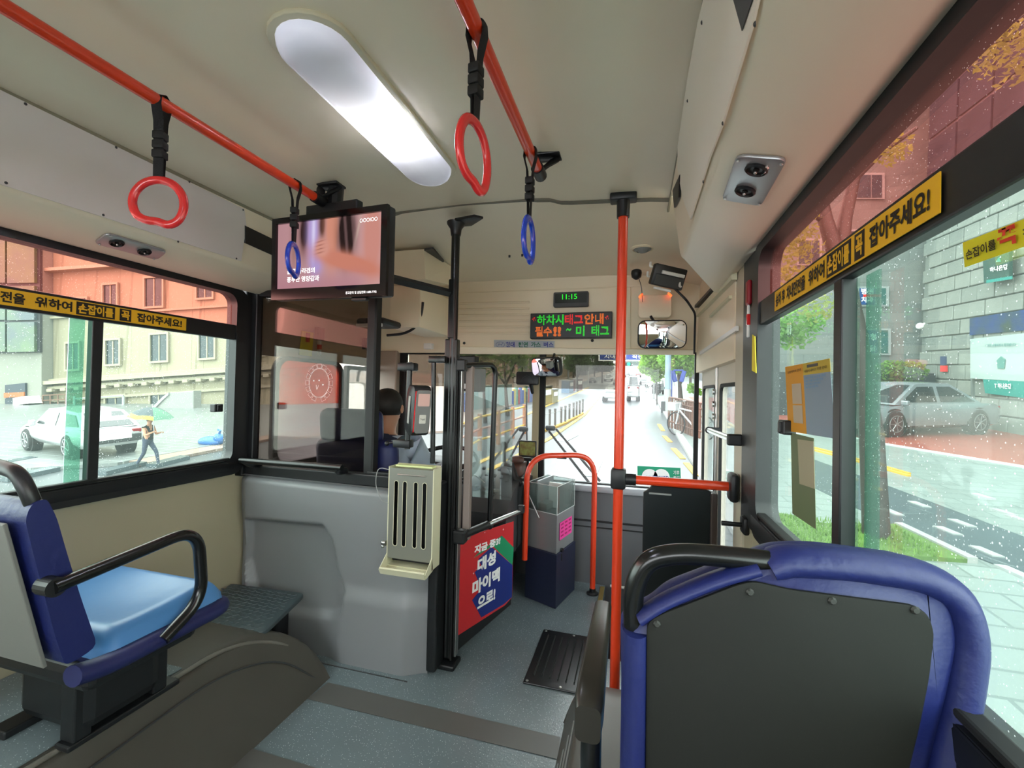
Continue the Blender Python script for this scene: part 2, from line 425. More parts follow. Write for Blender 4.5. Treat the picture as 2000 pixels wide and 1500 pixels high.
# side walls
for s, side, X in ((-1, 'left', XL), (1, 'right', XR)):
    b = B(); xi = CX+s*1.13; xo = CX+s*1.17
    y1 = 1.80 if s > 0 else 1.9
    box(b, min(xi, xo), max(xi, xo), YB, y1, 0, .82)
    box(b, min(xi, xo), max(xi, xo), YB, -1.25, .82, 1.70)
    wl = struct('wall_'+side, b, wallbeige)
# driver's side wall: under and over the cab windows
wl = bpy.data.objects['wall_left']
b = B(); box(b, XL-.03, XL+.005, 1.9, 3.02, 0, .78); box(b, XL-.03, XL+.005, 1.80, 3.02, 1.38, 1.97)
struct('cab_wall', b, mat('cab_beige', 'c0ab92', .5), wl)
# windows ---------------------------------------------------------------
redg = glass('red_tinted_glass', 'f5cbc4', .18, .42, 150, .015, 'ffb0a4')
grn = glass('rainy_green_glass', 'ebf3ee', .2, .42, 140, .02, 'd5ece4')
grn2 = glass('deep_green_glass', 'b4d6c8', .6, .5, 150, .08, 'a8d2c4')
clear = glass('clear_glass', 'f2f6f5', .6, 0, 60, .03)
wscr = glass('windscreen_glass', 'eef2f0', .5, .25, 60, .03, 'f4f6f6')
band = glass('windscreen_shade_band', 'b9b6ae', .5, 0)
tint = glass('smoked_partition_glass', 'cdc7c1', .55, 0, 60, .05, '7d7470')
def rr_yz(y0, y1, z0, z1, r, X, n=6):
    return [V((X, (y0+y1)/2+u, (z0+z1)/2+v)) for u, v in rrect(y1-y0, z1-z0, r, n)]
YF = {-1: 1.672, 1: 1.475}
def side_window(s, name, posts):
    X = CX+s*1.12; y0, y1 = -1.2, YF[s]
    o = thing(name, 'black framed side window with red upper pane and green sliding lower panes, bus %s side' % ('left' if s < 0 else 'right'), None, (X, (y0+y1)/2, .86), kind='structure')
    b = B(); yo = .035
    ringplate(b, rr_yz(y0-.06, y1+.07, .80, 1.68, .07, X+(-s)*.035), rr_yz(y0, y1, .862, 1.65, .05, X+(-s)*.035), (s*.06, 0, 0)); obj('frame', b, bplast, o, smooth=30)
    b = B(); xa, xb = sorted((X-s*.005, X-s*.03)); box(b, xa, xb, y0, y1, 1.435, 1.505, .004); obj('mid_rail', b, bplast, o)
    b = B(); xa, xb = sorted((X-s*.005, X-s*.036)); box(b, xa, xb, y0-.05, y1+.06, .815, .866, .010); obj('sill', b, bplast, o, smooth=40)
    b = B(); xa, xb = sorted((X-s*.008, X-s*.034)); box(b, xa, xb, y0-.04, y1+.04, .868, .880, .004); obj('gasket', b, rubber, o)
    b = B(); box(b, X-.003, X+.003, y0, y1, 1.50, 1.652); obj('pane', b, redg, o, label='red tinted upper pane with rain drops')
    for k, (ya, yb2) in enumerate(zip([y0]+posts, posts+[y1])):
        xo = X+s*.006*(k % 2); b = B(); box(b, xo-.002, xo+.002, ya-.0, yb2, .86, 1.44); obj('pane', b, grn, o, label='pale green sliding pane speckled with rain')
    for yp in posts:
        b = B(); xa, xb = sorted((X-s*.002, X-s*.028)); box(b, xa, xb, yp-.017, yp+.017, .862, 1.44, .003); obj('mullion', b, bplast, o)
        b = B(); yy = (yp-.062, yp-.017) if True else (yp+.02, yp+.06); box(b, X+s*.010, X+s*.013, yy[0], yy[1], .862, 1.44); obj('pane_edge', b, grn2, o, label='green overlapping edge strip of sliding pane')
    return o
yL = at(175, 800, X=XL).y; yR = at(1668, 800, X=XR).y
w1 = side_window(-1, 'window_1', [yL]); w2 = side_window(1, 'window_2', [yR])
# latches
for o_, s, (px, py) in ((w1, -1, (428, 797)), (w2, 1, (1524, 834))):
    p = at(px, py, X=CX+s*1.09); b = B(); box(b, min(p.x, p.x+s*.03), max(p.x, p.x+s*.03), p.y-.022, p.y+.022, p.z-.018, p.z+.018, .004); box(b, p.x-.006, p.x+.006, p.y-.012, p.y+.004, p.z-.014, p.z+.014, .003); obj('latch', b, bplast, o_)
# pillar between left window and cab
b = B(); box(b, XL-.02, XL+.03, 1.73, 1.80, .78, 1.70, .006); struct('pillar', b, bplast, wl)
# right front pillar beside the door
wr = bpy.data.objects['wall_right']
b = B(); box(b, .355, .42, 1.70, 1.84, 0, 1.97, .01); struct('door_pillar', b, mat('pillar_beige', 'b9b19c', .45), wr)
b = B(); box(b, .352, .40, 1.545, 1.70, .80, 1.70, .006); struct('pillar', b, bplast, wr)
# fascia over the door with its rails
b = B(); box(b, .352, .41, 1.84, 3.0, 1.36, 2.0); fs = struct('door_fascia', b, cover_beige, wr)
def bar_px(b, q0, q1, X, h, t=.01, s=-1):
    a, c = at(*q0, X=X), at(*q1, X=X); n = V((s*t, 0, 0))
    prism(b, [a+V((0, 0, -h/2)), c+V((0, 0, -h/2)), c+V((0, 0, h/2)), a+V((0, 0, h/2))], n)
b = B(); bar_px(b, (1370, 690), (1443, 641), .352, .018); struct('door_head_trim', b, white, fs)
b = B(); bar_px(b, (1357, 622), (1440, 538), .352, .03, .02); struct('cable_cover', b, cream, fs)
b = B(); bar_px(b, (1352, 612), (1436, 527), .352, .014, .025); struct('cable_cover', b, dgrey, fs)
b = B(); bar_px(b, (1390, 618), (1430, 580), .352, .012, .012); struct('cable_cover', b, cream, fs)
# ---------------- door (two folding leaves) on the right wall
XD = .385
d1 = thing('door_1', 'folding entrance door with two glazed leaves and grab bars, right front', None, (XD, 2.4, -.36), kind='structure')
YD0, YD1 = 1.84, 2.93; ym = (YD0+YD1)/2
def leaf(ya, yb):
    b = B(); ringplate(b, rr_yz(ya, yb, -.34, 1.37, .01, XD), rr_yz(ya+.06, yb-.06, .38, 1.27, .04, XD), (.03, 0, 0)); o = obj('door_leaf', b, cream_door, d1, smooth=30)
    b = B(); ringplate(b, rr_yz(ya+.052, yb-.052, .372, 1.278, .04, XD-.003), rr_yz(ya+.068, yb-.068, .388, 1.262, .035, XD-.003), (.012, 0, 0)); obj('gasket', b, rubber, o)
    b = B(); box(b, XD+.012, XD+.016, ya+.05, yb-.05, .37, 1.28); obj('pane', b, clear, o)
    return o
cream_door = mat('door_cream', 'cac3b2', .45)
leaf(YD0, ym-.012); leaf(ym+.012, YD1)
for y in (ym-.006, ym+.006):
    b = B(); rod(b, (XD-.004, y, -.3), (XD-.004, y, 1.36), .006); obj('hinge_rod', b, steel, d1)
b = B()
for z in (1.12, 1.18, 1.24): disc(b, (XD-.016, ym, z), (-1, 0, 0), .014, .008, 10)
obj('hinge_plate', b, steel, d1)
b = B(); a, c = at(1384, 840, X=.33), at(1430, 858, X=.33); rod(b, a, c, .012); obj('grab_bar', b, chrome, d1)
b = B()
for q in (a, c): tube(b, [q, q+V((.05, 0, 0))], .014, 10); ball(b, q, .016)
box(b, c.x-.02, c.x+.05, c.y-.03, c.y-.005, c.z-.02, c.z+.02, .005)
obj('bar_bracket', b, bplast, d1)
b = B(); pp = [(XD-.002, 1.885+u, .56+v) for u, v in rrect(.12, .26, .02)]; tube(b, pp, .003, 6, closed=True); obj('green_outline_sticker', b, mat('pale_green', '8fc79b', .5), d1)

# ---------------- front wall: header, windscreen frame, lower panel
YW = 2.95
b = B(); zt, zb = 1.93, 1.487
prism(b, [V((XL, 2.80, zt+.03)), V((.36, 2.80, zt+.03)), V((.36, 2.93, zb)), V((XL, 2.93, zb))], (0, .06, .0))
wf = struct('wall_front', b, cover_beige)
HN = V((0, -(zt+.03-zb), .13)); HN = V((0, -(zt+.03-zb), -.13)).normalized()   # header faces back and slightly down
HP = V((0, 2.80, zt+.03))
b = B(); box(b, XL, .4, 2.82, 2.9, 1.88, 2.05); struct('header_back', b, cover_beige, wf)
def hp(px, py, off=0): return onplane(px, py, HP+HN*off, HN)
b = B(); q = [hp(*p) for p in ((893, 572), (1232, 560), (1232, 684), (893, 684))]; prism(b, q, HN*.014, .006); pan = struct('header_panel', b, cover_beige, wf, smooth=40)
for i in range(6):      # louvres left of the LED sign
    y = 592+i*11.5; b = B(); a = hp(896, y+1, .016); c = hp(1034, y-2+i*.6, .016); tube(b, [a, c], .0075, 8); struct('louvre', b, cover_beige, pan, smooth=60)
b = B(); q = [hp(*p) for p in ((893, 676), (1356, 682), (1356, 692), (893, 690))]; prism(b, q, HN*.03, .003); struct('header_lip', b, beige, wf)
# windscreen
ws = thing('window_3', 'wide front windscreen with dark upper rubber and centre post', None, ((XL+.36)/2, YW, .63), kind='structure')
b = B(); ringplate(b, [V((x, YW, z)) for x, z in ((XL+.05, .60), (.37, .60), (.37, 1.50), (XL+.05, 1.50))], [V((x, YW, z)) for x, z in ((XL+.22, .635), (.345, .635), (.345, 1.478), (XL+.22, 1.478))], (0, .03, 0)); obj('frame', b, rubber, ws)
b = B(); box(b, XL+.1, .35, YW+.012, YW+.016, .62, 1.49); obj('pane', b, wscr, ws)
b = B(); zb1 = at(1100, 759, Y=YW).z; box(b, XL+.1, -.12, YW+.006, YW+.008, zb1, 1.49); obj('shade_band', b, band, ws, label='smoked upper band of the windscreen')
pa, pb = at(1038, 700, Y=YW), at(1036, 960, Y=YW); pc, pd = at(1063, 700, Y=YW), at(1060, 960, Y=YW)
b = B(); box(b, at(1052, 800, Y=YW-.02).x, at(1063, 800, Y=YW-.02).x, YW-.02, YW+.02, .6, 1.48); obj('centre_gasket', b, rubber, ws)
b = B(); box(b, at(1040, 800, Y=YW-.02).x, at(1053, 800, Y=YW-.02).x, YW-.03, YW+.01, .6, 1.40, .004); obj('centre_post', b, mat('post_tan', '9d9578', .5), ws)
# cab front corner post and lower front
b = B(); box(b, XL, XL+.17, 2.90, 3.0, .6, 1.5, .01); struct('corner_post', b, mat('corner_post', 'a08f80', .5), wf)
b = B(); box(b, XL, .36, 2.92, 2.99, -.36, .60); lp = struct('lower_panel', b, mat('front_grey', '5d5f62', .55), wf)
b = B(); box(b, -.72, .36, 2.895, 2.99, .585, .628, .012); struct('dash_ledge', b, mat('ledge_grey', '9a9ca2', .35), wf, smooth=40)
b = B(); rod(b, (-.72, 2.918, .40), (.36, 2.918, .40), .006); rod(b, (-.72, 2.918, .36), (.36, 2.918, .36), .004); struct('panel_joint', b, bplast, wf)
# cab side windows (seen through the partition)
w4 = thing('window_4', "driver's side window with rounded black rubber and red upper tint", None, (XL, 2.3, .78), kind='structure')
y0, y1, z0, z1 = 1.97, 2.49, .80, 1.365
b = B(); ringplate(b, rr_yz(y0-.03, y1+.03, z0-.03, z1+.02, .09, XL+.01), rr_yz(y0, y1, z0, z1, .075, XL+.01), (-.03, 0, 0)); obj('frame', b, rubber, w4, smooth=30)
b = B(); box(b, XL-.008, XL-.005, y0, y1, 1.12, z1); obj('pane', b, glass('cab_red_glass', 'f0a398', .6, 0, 60, .10, 'ff9a88'), w4)
b = B(); box(b, XL-.008, XL-.005, y0, y1, z0, 1.12); obj('pane', b, glass('cab_lilac_glass', 'd9cdd6', .6, 0, 60, .1), w4)
w5 = thing('window_5', "narrow quarter window between driver's window and windscreen", None, (XL, 2.7, .78), kind='structure')
b = B(); ringplate(b, rr_yz(2.55, 2.93, .77, 1.37, .02, XL+.01), rr_yz(2.575, 2.91, .80, 1.345, .02, XL+.01), (-.03, 0, 0)); obj('frame', b, bplast, w5, smooth=30)
b = B(); box(b, XL-.008, XL-.005, 2.57, 2.91, .8, 1.35); obj('pane', b, clear, w5)

# back of the bus, behind the camera
b = B(); box(b, CX-1.16, CX+1.16, YB-.03, YB, 0, .9); box(b, CX-1.16, CX+1.16, YB-.03, YB, 1.75, 2.1); struct('wall_back', b, wallbeige)

# ---------------- panels, screws, vents on the ducts
def duct(s, px, py, off=0):
    P = V((CX+s*.848, 0, 1.978)); Q = V((CX+s*.887, 0, 1.745)); d = Q-P; N = V((-s*abs(d.z), 0, -abs(d.x))).normalized(); return onplane(px, py, P+N*off, N), N
q = [duct(-1, *p, .002) for p in ((-260, 70), (0, 176), (476, 408), (480, 440), (470, 510), (0, 360), (-260, 275))]; N = q[0][1]
pan = thing('advert_board', 'blank grey advertising board screwed to the left roof duct', 'board', q[3][0])
b = B(); prism(b, [a for a, _ in q], N*.004); obj('panel', b, mat('blank_board_grey', 'dad4d0', .55), pan)
screws(pan, [duct(-1, *p, .006)[0] for p in ((50, 203), (227, 288), (370, 355), (475, 410), (12, 357), (202, 420), (348, 472), (462, 505))], N, .004, m=dgrey, name='rivet')
q = [duct(1, *p, .002) for p in ((1470, -60), (1392, -60), (1366, 45), (1346, 150), (1326, 285), (1326, 330), (1335, 385), (1351, 428), (1374, 356), (1388, 310), (1414, 243), (1440, 160), (1474, 48), (1500, -60))][::-1]; N = q[0][1]
pan = thing('advert_board', 'blank white advertising board on the right roof duct with curved front tip', 'board', q[5][0])
b = B(); prism(b, [a for a, _ in q], N*.004); obj('panel', b, mat('blank_board_white', 'eeeadb', .5), pan)
screws(pan, [duct(1, *p, .006)[0] for p in ((1371, 44), (1343, 197), (1412, 241), (1374, 355), (1475, 47))], N, .004, m=dgrey, name='rivet')
b = B(); prism(b, [duct(1, *p, .007)[0] for p in ((1432, -5), (1472, -5), (1450, 60))], N*.001); obj('dark_corner_print', b, dgrey, pan)
# small dark slots in the duct ends
for s, qs, lb in ((-1, ((476, 440), (530, 466), (530, 498), (476, 474)), 'dark slot grille at the front end of the left roof duct'), (1, ((1318, 370), (1332, 340), (1330, 385), (1321, 405)), 'small dark slot in the front end of the right roof duct')):
    q = [duct(s, *p, .001) for p in qs]; b = B(); prism(b, [a for a, _ in q], q[0][1]*.008, .002); o = obj('slot_grille', b, bplast, loc=q[0][0]); o['label'] = lb; o['category'] = 'grille'
def under(s, px, py, off=0):
    P = V((CX+s*.905, 0, 1.725)); Q = V((CX+s*1.06, 0, 1.672)); N = V((-s*.053, 0, -.155)).normalized(); return onplane(px, py, P+N*off, N), N
def air_vent(s, c0, c1, c2, c3, holes, label, r):
    """c0..c3 pixel corners; holes pixel centres"""
    q = [under(s, *p, .001) for p in (c0, c1, c2, c3)]; N = q[0][1]
    o = thing('air_vent', label, 'vent', (q[0][0]+q[2][0])/2)
    b = B(); prism(b, fillet([a for a, _ in q], .02, 4, True), N*.008, .003); obj('plate', b, silver, o, smooth=40)
    for i, h in enumerate(holes):
        c = under(s, *h, .009)[0]
        b = B(); lathe(b, c, N, [(r*1.02, 0), (r*1.05, .004), (r*.9, .007), (r*.82, .002)], 24); rg = obj('nozzle_ring', b, bplast, o, smooth=40)
        b = B(); lathe(b, c-N*.001, N, [(r*.80, 0), (r*.78, .004), (r*.3, .002), (r*.26, .006), (r*.05, .007)], 24); obj('nozzle_cone', b, rubber, rg, smooth=40)
        b = B(); ball(b, c+N*.008, r*.16); obj('nozzle_pin', b, steel, rg)
    b = B(); A = [a for a, _ in q]; mc = sum(A, V())/4; b.free(); screws(o, [a+(mc-a)*.14+N*.009 for a in A], N, .004)
    return o
air_vent(-1, (182, 472), (208, 452), (327, 488), (306, 505), ((228, 474), (282, 491)), 'silver twin-nozzle air vent over the left window', .020)
o = air_vent(1, (1411, 385), (1440, 298), (1541, 305), (1488, 398), ((1456, 372), (1478, 330)), 'silver twin-nozzle air vent over the right window', .022)
c, N = under(1, 1492, 332, .010); b = B(); tube(b, [c+N*.002+V((.006*math.cos(a), .018*math.sin(a), 0)) for a in np.linspace(-1.3, 1.3, 9)], .003, 6); obj('open_flap', b, chrome, o)

# ---------------- ceiling lamp
LZ = 2.024
lc = (at(760, 200, Z=LZ)+at(650, 90, Z=LZ))/2
la, lb = at(590, 36, Z=LZ), at(862, 345, Z=LZ)
lx = (la.x+lb.x)/2; lw = .175; ya, yb = at(560, 50, Z=LZ).y-.02, at(868, 345, Z=LZ).y
lamp = thing('ceiling_lamp', 'long oval ceiling lamp with glossy translucent white cover', 'lamp', (CX, (ya+yb)/2, LZ))
def oval(w, y0, y1, z, n=10, e=.09):
    out = []
    for cx0, cy, a0 in ((CX, y1-e, 0), (CX, y0+e, PI)):
        for k in range(n+1):
            a = a0+PI*k/n; out.append(V((cx0+w/2*math.cos(a), cy+e*math.sin(a), z)))
    return out
b = B(); prism(b, oval(lw+.03, ya-.015, yb+.015, 2.03), (0, 0, -.014), .004); obj('base_rim', b, mat('lamp_rim', 'cfc9b0', .4), lamp, smooth=40)
cov = bpy.data.materials.new('lamp_cover'); cov.use_nodes = True; t = cov.node_tree; p_ = t.nodes['Principled BSDF']
p_.inputs['Base Color'].default_value = (.74, .76, .86, 1); p_.inputs['Roughness'].default_value = .18
tr = t.nodes.new('ShaderNodeBsdfTranslucent'); tr.inputs[0].default_value = (.8, .82, .92, 1); mxs = t.nodes.new('ShaderNodeMixShader'); mxs.inputs[0].default_value = .28
t.links.new(p_.outputs[0], mxs.inputs[1]); t.links.new(tr.outputs[0], mxs.inputs[2]); t.links.new(mxs.outputs[0], t.nodes['Material Output'].inputs[0])
b = B(); secs = [oval(lw*f, ya+(1-f)*.06, yb-(1-f)*.06, 2.018-h, 12, .085*max(f, .3)) for f, h in ((1, 0), (.98, .012), (.9, .026), (.7, .036), (.42, .041), (.15, .043))]
loft(b, secs, caps=True); obj('cover', b, cov, lamp, smooth=60)
lp_ = at(752, 245, Z=2.0); b = B(); ball(b, (CX, lp_.y+.02, 1.996), .016, (1, 1.3, .5)); obj('bulb', b, mat('bulb_light', 'ffffff', .5, emit='f3f5ff', es=1300), lamp)
for k, yk in enumerate((-.75, -2.0)):     # unseen lamps added behind the viewer, bulbs far stronger, to brighten the inside
    l2 = copy_tree(lamp, Matrix.Translation((CX, (ya+yb)/2+yk-.9, LZ)), label='unseen long oval fill lamp added behind the viewer, %s one' % ('nearer', 'rear')[k])
    for ch in l2.children:
        if ch.name.startswith('bulb'): ch.data = ch.data.copy(); ch.data.materials.clear(); ch.data.materials.append(mat('fill_bulb_light', 'ffffff', .5, emit='f3f5ff', es=9000))

# ---------------- orange ceiling rails and brackets
RZ = 1.928
def bracket(c, name_parent, s=1):
    b = B(); top = V((c.x, c.y, 2.005)); 
    T3 = [c+V((0, .0, .004)), V((c.x-.022, c.y+.03, 1.994)), V((c.x+.052, c.y+.045, 1.994))]
    tube(b, fillet(T3, .012, 3, True), .0085, 8, closed=True, r2=.016)
    box(b, c.x-.030, c.x+.062, c.y+.01, c.y+.07, 1.994, 2.004, .004)
    rod(b, c+V((0, -.035, 0)), c+V((0, .022, 0)), .0205)
    return obj('bracket', b, bplast, name_parent, smooth=40)
rails = []
for s, x, yend, lab in ((-1, CX-.426, None, 'orange ceiling rail running over the left seats to its black bracket'), (1, CX+.426, None, 'orange ceiling rail running over the right side of the aisle')):
    e = at(618, 392, Z=RZ) if s < 0 else at(1050, 338, Z=RZ)
    o = thing('ceiling_rail', lab, 'rail', (x, e.y, RZ), group=None)
    b = B(); rod(b, (x, -2.2, RZ), (x, e.y, RZ), .0155, 18); obj('tube', b, orange, o, smooth=40)
    bracket(V((x, e.y, RZ)), o); rails.append((x, e.y))
# hanging straps
def hang_strap(px, pyr, pyt, pyb, w, colm, label, rot, rail, group='hanging strap handles'):
    """rail pixel y, ring top / bottom pixels, ring width m, rotation"""
    x = rail[0]; p = at(px, pyr, X=x); y = p.y
    zt = at(px, pyt, Y=y).z; zb = at(px, pyb, Y=y).z
    o = thing('strap_handle', label, 'strap handle', (x, y, RZ), group=group)
    b = B(); M = Matrix.Translation((x, y, 0)) @ Matrix.Rotation(rot, 4, 'Z')
    lz = RZ-zt
    for sg in (-1, 1):   # two layers of webbing joined below the rail
        pts = [V((0, sg*.003, -lz-.0)), V((0, sg*.006, -lz*.5)), V((0, sg*.009, -.05)), V((0, sg*.019, -.012)), V((0, sg*.017, .010)), V((0, 0, .019))]
        tube(b, [M @ (q+V((0, 0, RZ))) for q in pts], .0125, 8, r2=.0018, ref=(M.to_3x3() @ V((1, 0, 0))))
    obj('strap', b, webbing, o, smooth=50)
    b = B()
    for i in range(3): box(b, -.0135, .0135, -.012, .012, RZ-lz*(.42+.12*i)-.012, RZ-lz*(.42+.12*i)+.008, .003, M=M)
    obj('strap_sleeve', b, rubber, o, smooth=40)
    h = zt-zb; b = B()
    ring = [(0, .004), (w*.30, -h*.06), (w*.48, -h*.32), (w*.5, -h*.62), (w*.40, -h*.88), (w*.2, -h*.99), (0, -h*.90), (-w*.2, -h*.90), (-w*.40, -h*.80), (-w*.5, -h*.55), (-w*.46, -h*.28), (-w*.28, -h*.05)]
    pts = fillet([M @ V((a, 0, zt+c_)) for a, c_ in ring], .03, 4, True)
    tube(b, pts, .0078, 10, closed=True, r2=.0105, ref=(M.to_3x3() @ V((0, 1, 0)))); obj('ring', b, colm, o, smooth=60)
    return o
rl, rr = rails
hang_strap(316, 195, 352, 440, .125, red, 'red ring strap on the left rail, nearest the camera', .35, rl)
hang_strap(577, 368, 478, 538, .105, blueg, 'blue ring strap on the left rail in front of the monitor', 1.95, rl)
hang_strap(932, 50, 240, 366, .115, red, 'red ring strap on the right rail, nearest the camera', 1.42, rr)
hang_strap(1036, 305, 428, 510, .10, blueg, 'blue ring strap at the end of the right rail', 1.52, rr)
# ------------------------------------------------------------------ DRIVER'S PARTITION
YP = 1.78
def xz(px, py, Y=YP): p = at(px, py, Y=Y); return p.x, p.z
part = thing('driver_partition', 'moulded grey partition with smoked glass between the driver and the left seats', 'partition', (-1.35, YP, 0))
def sm(a, b_, x): t = min(1, max(0, (x-a)/(b_-a))); return t*t*(3-2*t)
poc = [xz(*p) for p in ((492, 1012), (640, 1024), (655, 1052), (664, 1110), (681, 1150), (676, 1190), (655, 1196), (560, 1190), (505, 1170), (486, 1090))]
def sdpoly(x, y, P):
    d = 1e9; ins = False; n = len(P)
    for i in range(n):
        (x1, y1), (x2, y2) = P[i], P[(i+1) % n]; ex, ey = x2-x1, y2-y1; t = max(0, min(1, ((x-x1)*ex+(y-y1)*ey)/(ex*ex+ey*ey)))
        d = min(d, math.hypot(x-x1-t*ex, y-y1-t*ey))
        if (y1 > y) != (y2 > y) and x < (x2-x1)*(y-y1)/(y2-y1)+x1: ins = not ins
    return -d if ins else d
xc = xz(800, 1200)[0]; xe = -.845; zst = xz(730, 1150)[1]; xst = xz(668, 1230)[0]
ztop = lambda x: .792 - .012*(x+1.86)
def hf(x, t):
    zt = ztop(x); z = zt*t; sd = sdpoly(x, z, poc)
    h = .035
    h -= .045*(1-sm(-.012, .016, sd))*sm(-.02, .30, z+.05)      # the pocket
    h += .022*(1-sm(zst-.05, zst+.03, z))*sm(xst-.05, xst+.04, x)   # lower step
    h -= .05*sm(xc-.015, xe, x)                                  # rounded end
    h -= .035*(1-sm(-1.86, -1.80, x)) + .03*sm(zt-.03, zt, z)
    h += .018*sm(.45, .72, z)
    return V((x, YP-h, z))
b = B(); grid(b, -1.86, xe, 0, 1, 90, 80, hf)
vs = [b.verts.new((x, YP+.03, z)) for x, z in ((-1.86, 0), (xe, 0), (xe, ztop(xe)), (-1.86, ztop(-1.86)))]; face(b, vs)
grid(b, -1.86, xe, 0, 1, 1, 1, lambda x, t: V((x, YP-.05+.08*t, ztop(x)-.001)))
grid(b, 0, 1, 0, 1, 1, 1, lambda u, t: V((xe, YP+.015+.015*u-.0, ztop(xe)*t)))
obj('moulded_panel', b, partgrey, part, smooth=60)
zg0, zg1 = .80, 1.66
b = B(); box(b, -1.86, xe, YP-.03, YP+.03, .782, .835, .006); obj('ledge', b, bplast, part)
xl0, xp = xz(482, 760)[0], xz(728, 760, 1.8)[0]
b = B(); box(b, -1.86, -1.80, YP-.02, YP+.02, .80, zg1+.05, .004); obj('left_post', b, bplast, part)
b = B(); box(b, xp-.024, xp+.024, YP-.005, YP+.04, .80, 1.75, .008); obj('centre_post', b, mat('post_black', '0d0f10', .6), part)
b = B(); box(b, xp+.026, xp+.03, YP-.008, YP+.03, .80, 1.75); obj('post_gasket', b, rubber, part)
b = B(); box(b, -1.80, xp-.02, YP+.008, YP+.014, .83, zg1); obj('smoked_pane', b, tint, part, label='smoked reflecting pane')
b = B(); box(b, -1.86, xp, YP-.01, YP+.03, zg1, zg1+.03, .004); obj('top_rail', b, bplast, part)
b = B(); box(b, xp, xe+.02, YP-.01, YP+.03, .80, .845, .004); obj('right_ledge', b, bplast, part)
b = B(); a, c = at(470, 899, Y=YP-.09), at(668, 914, Y=YP-.09); rod(b, a, c, .014, 18); obj('grab_bar', b, black, part, smooth=40)
b = B()
for q, e in ((a, .02), (c, -.015)): tube(b, fillet([q+V((e, 0, 0)), q+V((e*2.2, .015, -.02)), V((q.x+e*2.2, YP-.02, q.z-.025))], .02), .016, 10)
obj('bar_bracket', b, bplast, part, smooth=40)
b = B(); box(b, -.845, -.80, YP-.03, YP+.06, 0.02, .82, .01); obj('end_post', b, bplast, part)
# frame round the smoked pane: a thin pale print of blocks in a ring with dots inside
gc = xz(622, 748, YP)
pr_ = []; px_, pz_ = gc
b = B()
for k in range(16):
    if k in (12,): continue
    a = 2*PI*k/16; M = Matrix.Translation((px_+.066*math.cos(a), YP+.004, pz_+.080*math.sin(a))) @ Matrix.Rotation(-a, 4, 'Y')
    tube(b, [M @ V((x, 0, z)) for x, z in ((-.009, -.010), (.009, -.012), (.009, .012), (-.009, .010))], .0009, 4, closed=True)
tube(b, [V((px_+.055*math.cos(2*PI*k/32), YP+.004, pz_+.068*math.sin(2*PI*k/32))) for k in range(32)], .0009, 4, closed=True)
for x, z in ((-.03, .01), (.0, .012), (.022, -.008)): disc(b, (px_+x, YP+.003, pz_+z), (0, 1, 0), .0035, .002, 8)
tube(b, fillet([V((px_-.015, YP+.004, pz_-.01)), V((px_-.012, YP+.004, pz_-.035)), V((px_-.002, YP+.004, pz_-.01))], .01), .0011, 4)
o = obj('window_sticker', b, whitep, loc=(px_, YP, pz_)); o['label'] = 'white outlined gear-shaped sticker on the smoked partition glass'; o['category'] = 'sticker'

# ------------------------------------------------------------------ MONITOR
K = 1.1
TR, BR = cam_at(754, 400, 1.425*K), cam_at(760, 577, 1.425*K); TL, BL = cam_at(528, 430, 1.617*K), cam_at(538, 586, 1.617*K)
mc = (TR+BR+TL+BL)/4; rt = ((TR-TL)+(BR-BL)).normalized(); up = ((TL-BL)+(TR-BR)); up = (up-up.dot(rt)*rt).normalized(); nn = rt.cross(up)
mw = ((TR-TL).length+(BR-BL).length)/2; mh = ((TL-BL).length+(TR-BR).length)/2
mon = thing('monitor', 'black ceiling-hung monitor showing a pink advert above the partition', 'monitor', mc+nn*-.03)
MF = frame_of(mc, rt, up)
b = B(); box(b, -mw/2, mw/2, -mh/2, mh/2, -.045, -.006, .008, M=MF); obj('housing', b, bplast, mon, smooth=30)
sw0, sw1, sh0, sh1 = -mw/2+.022, mw/2-.026, -mh/2+.042, mh/2-.022
b = B(); ringplate(b, [MF @ V((x, y, -.008)) for x, y in ((-mw/2, -mh/2), (mw/2, -mh/2), (mw/2, mh/2), (-mw/2, mh/2))], [MF @ V((x, y, -.008)) for x, y in ((sw0, sh0), (sw1, sh0), (sw1, sh1), (sw0, sh1))], nn*.014); obj('bezel', b, mat('gloss_black', '0b0b0d', .15), mon)
def mix(a, c, t): return tuple(a[i]*(1-t)+c[i]*t for i in range(3))
def g2(u, v, cu, cv, su, sv, ang=0):
    du, dv = u-cu, v-cv; ca, sa = math.cos(ang), math.sin(ang); x, y = du*ca+dv*sa, -du*sa+dv*ca; return math.exp(-((x/su)**2+(y/sv)**2))
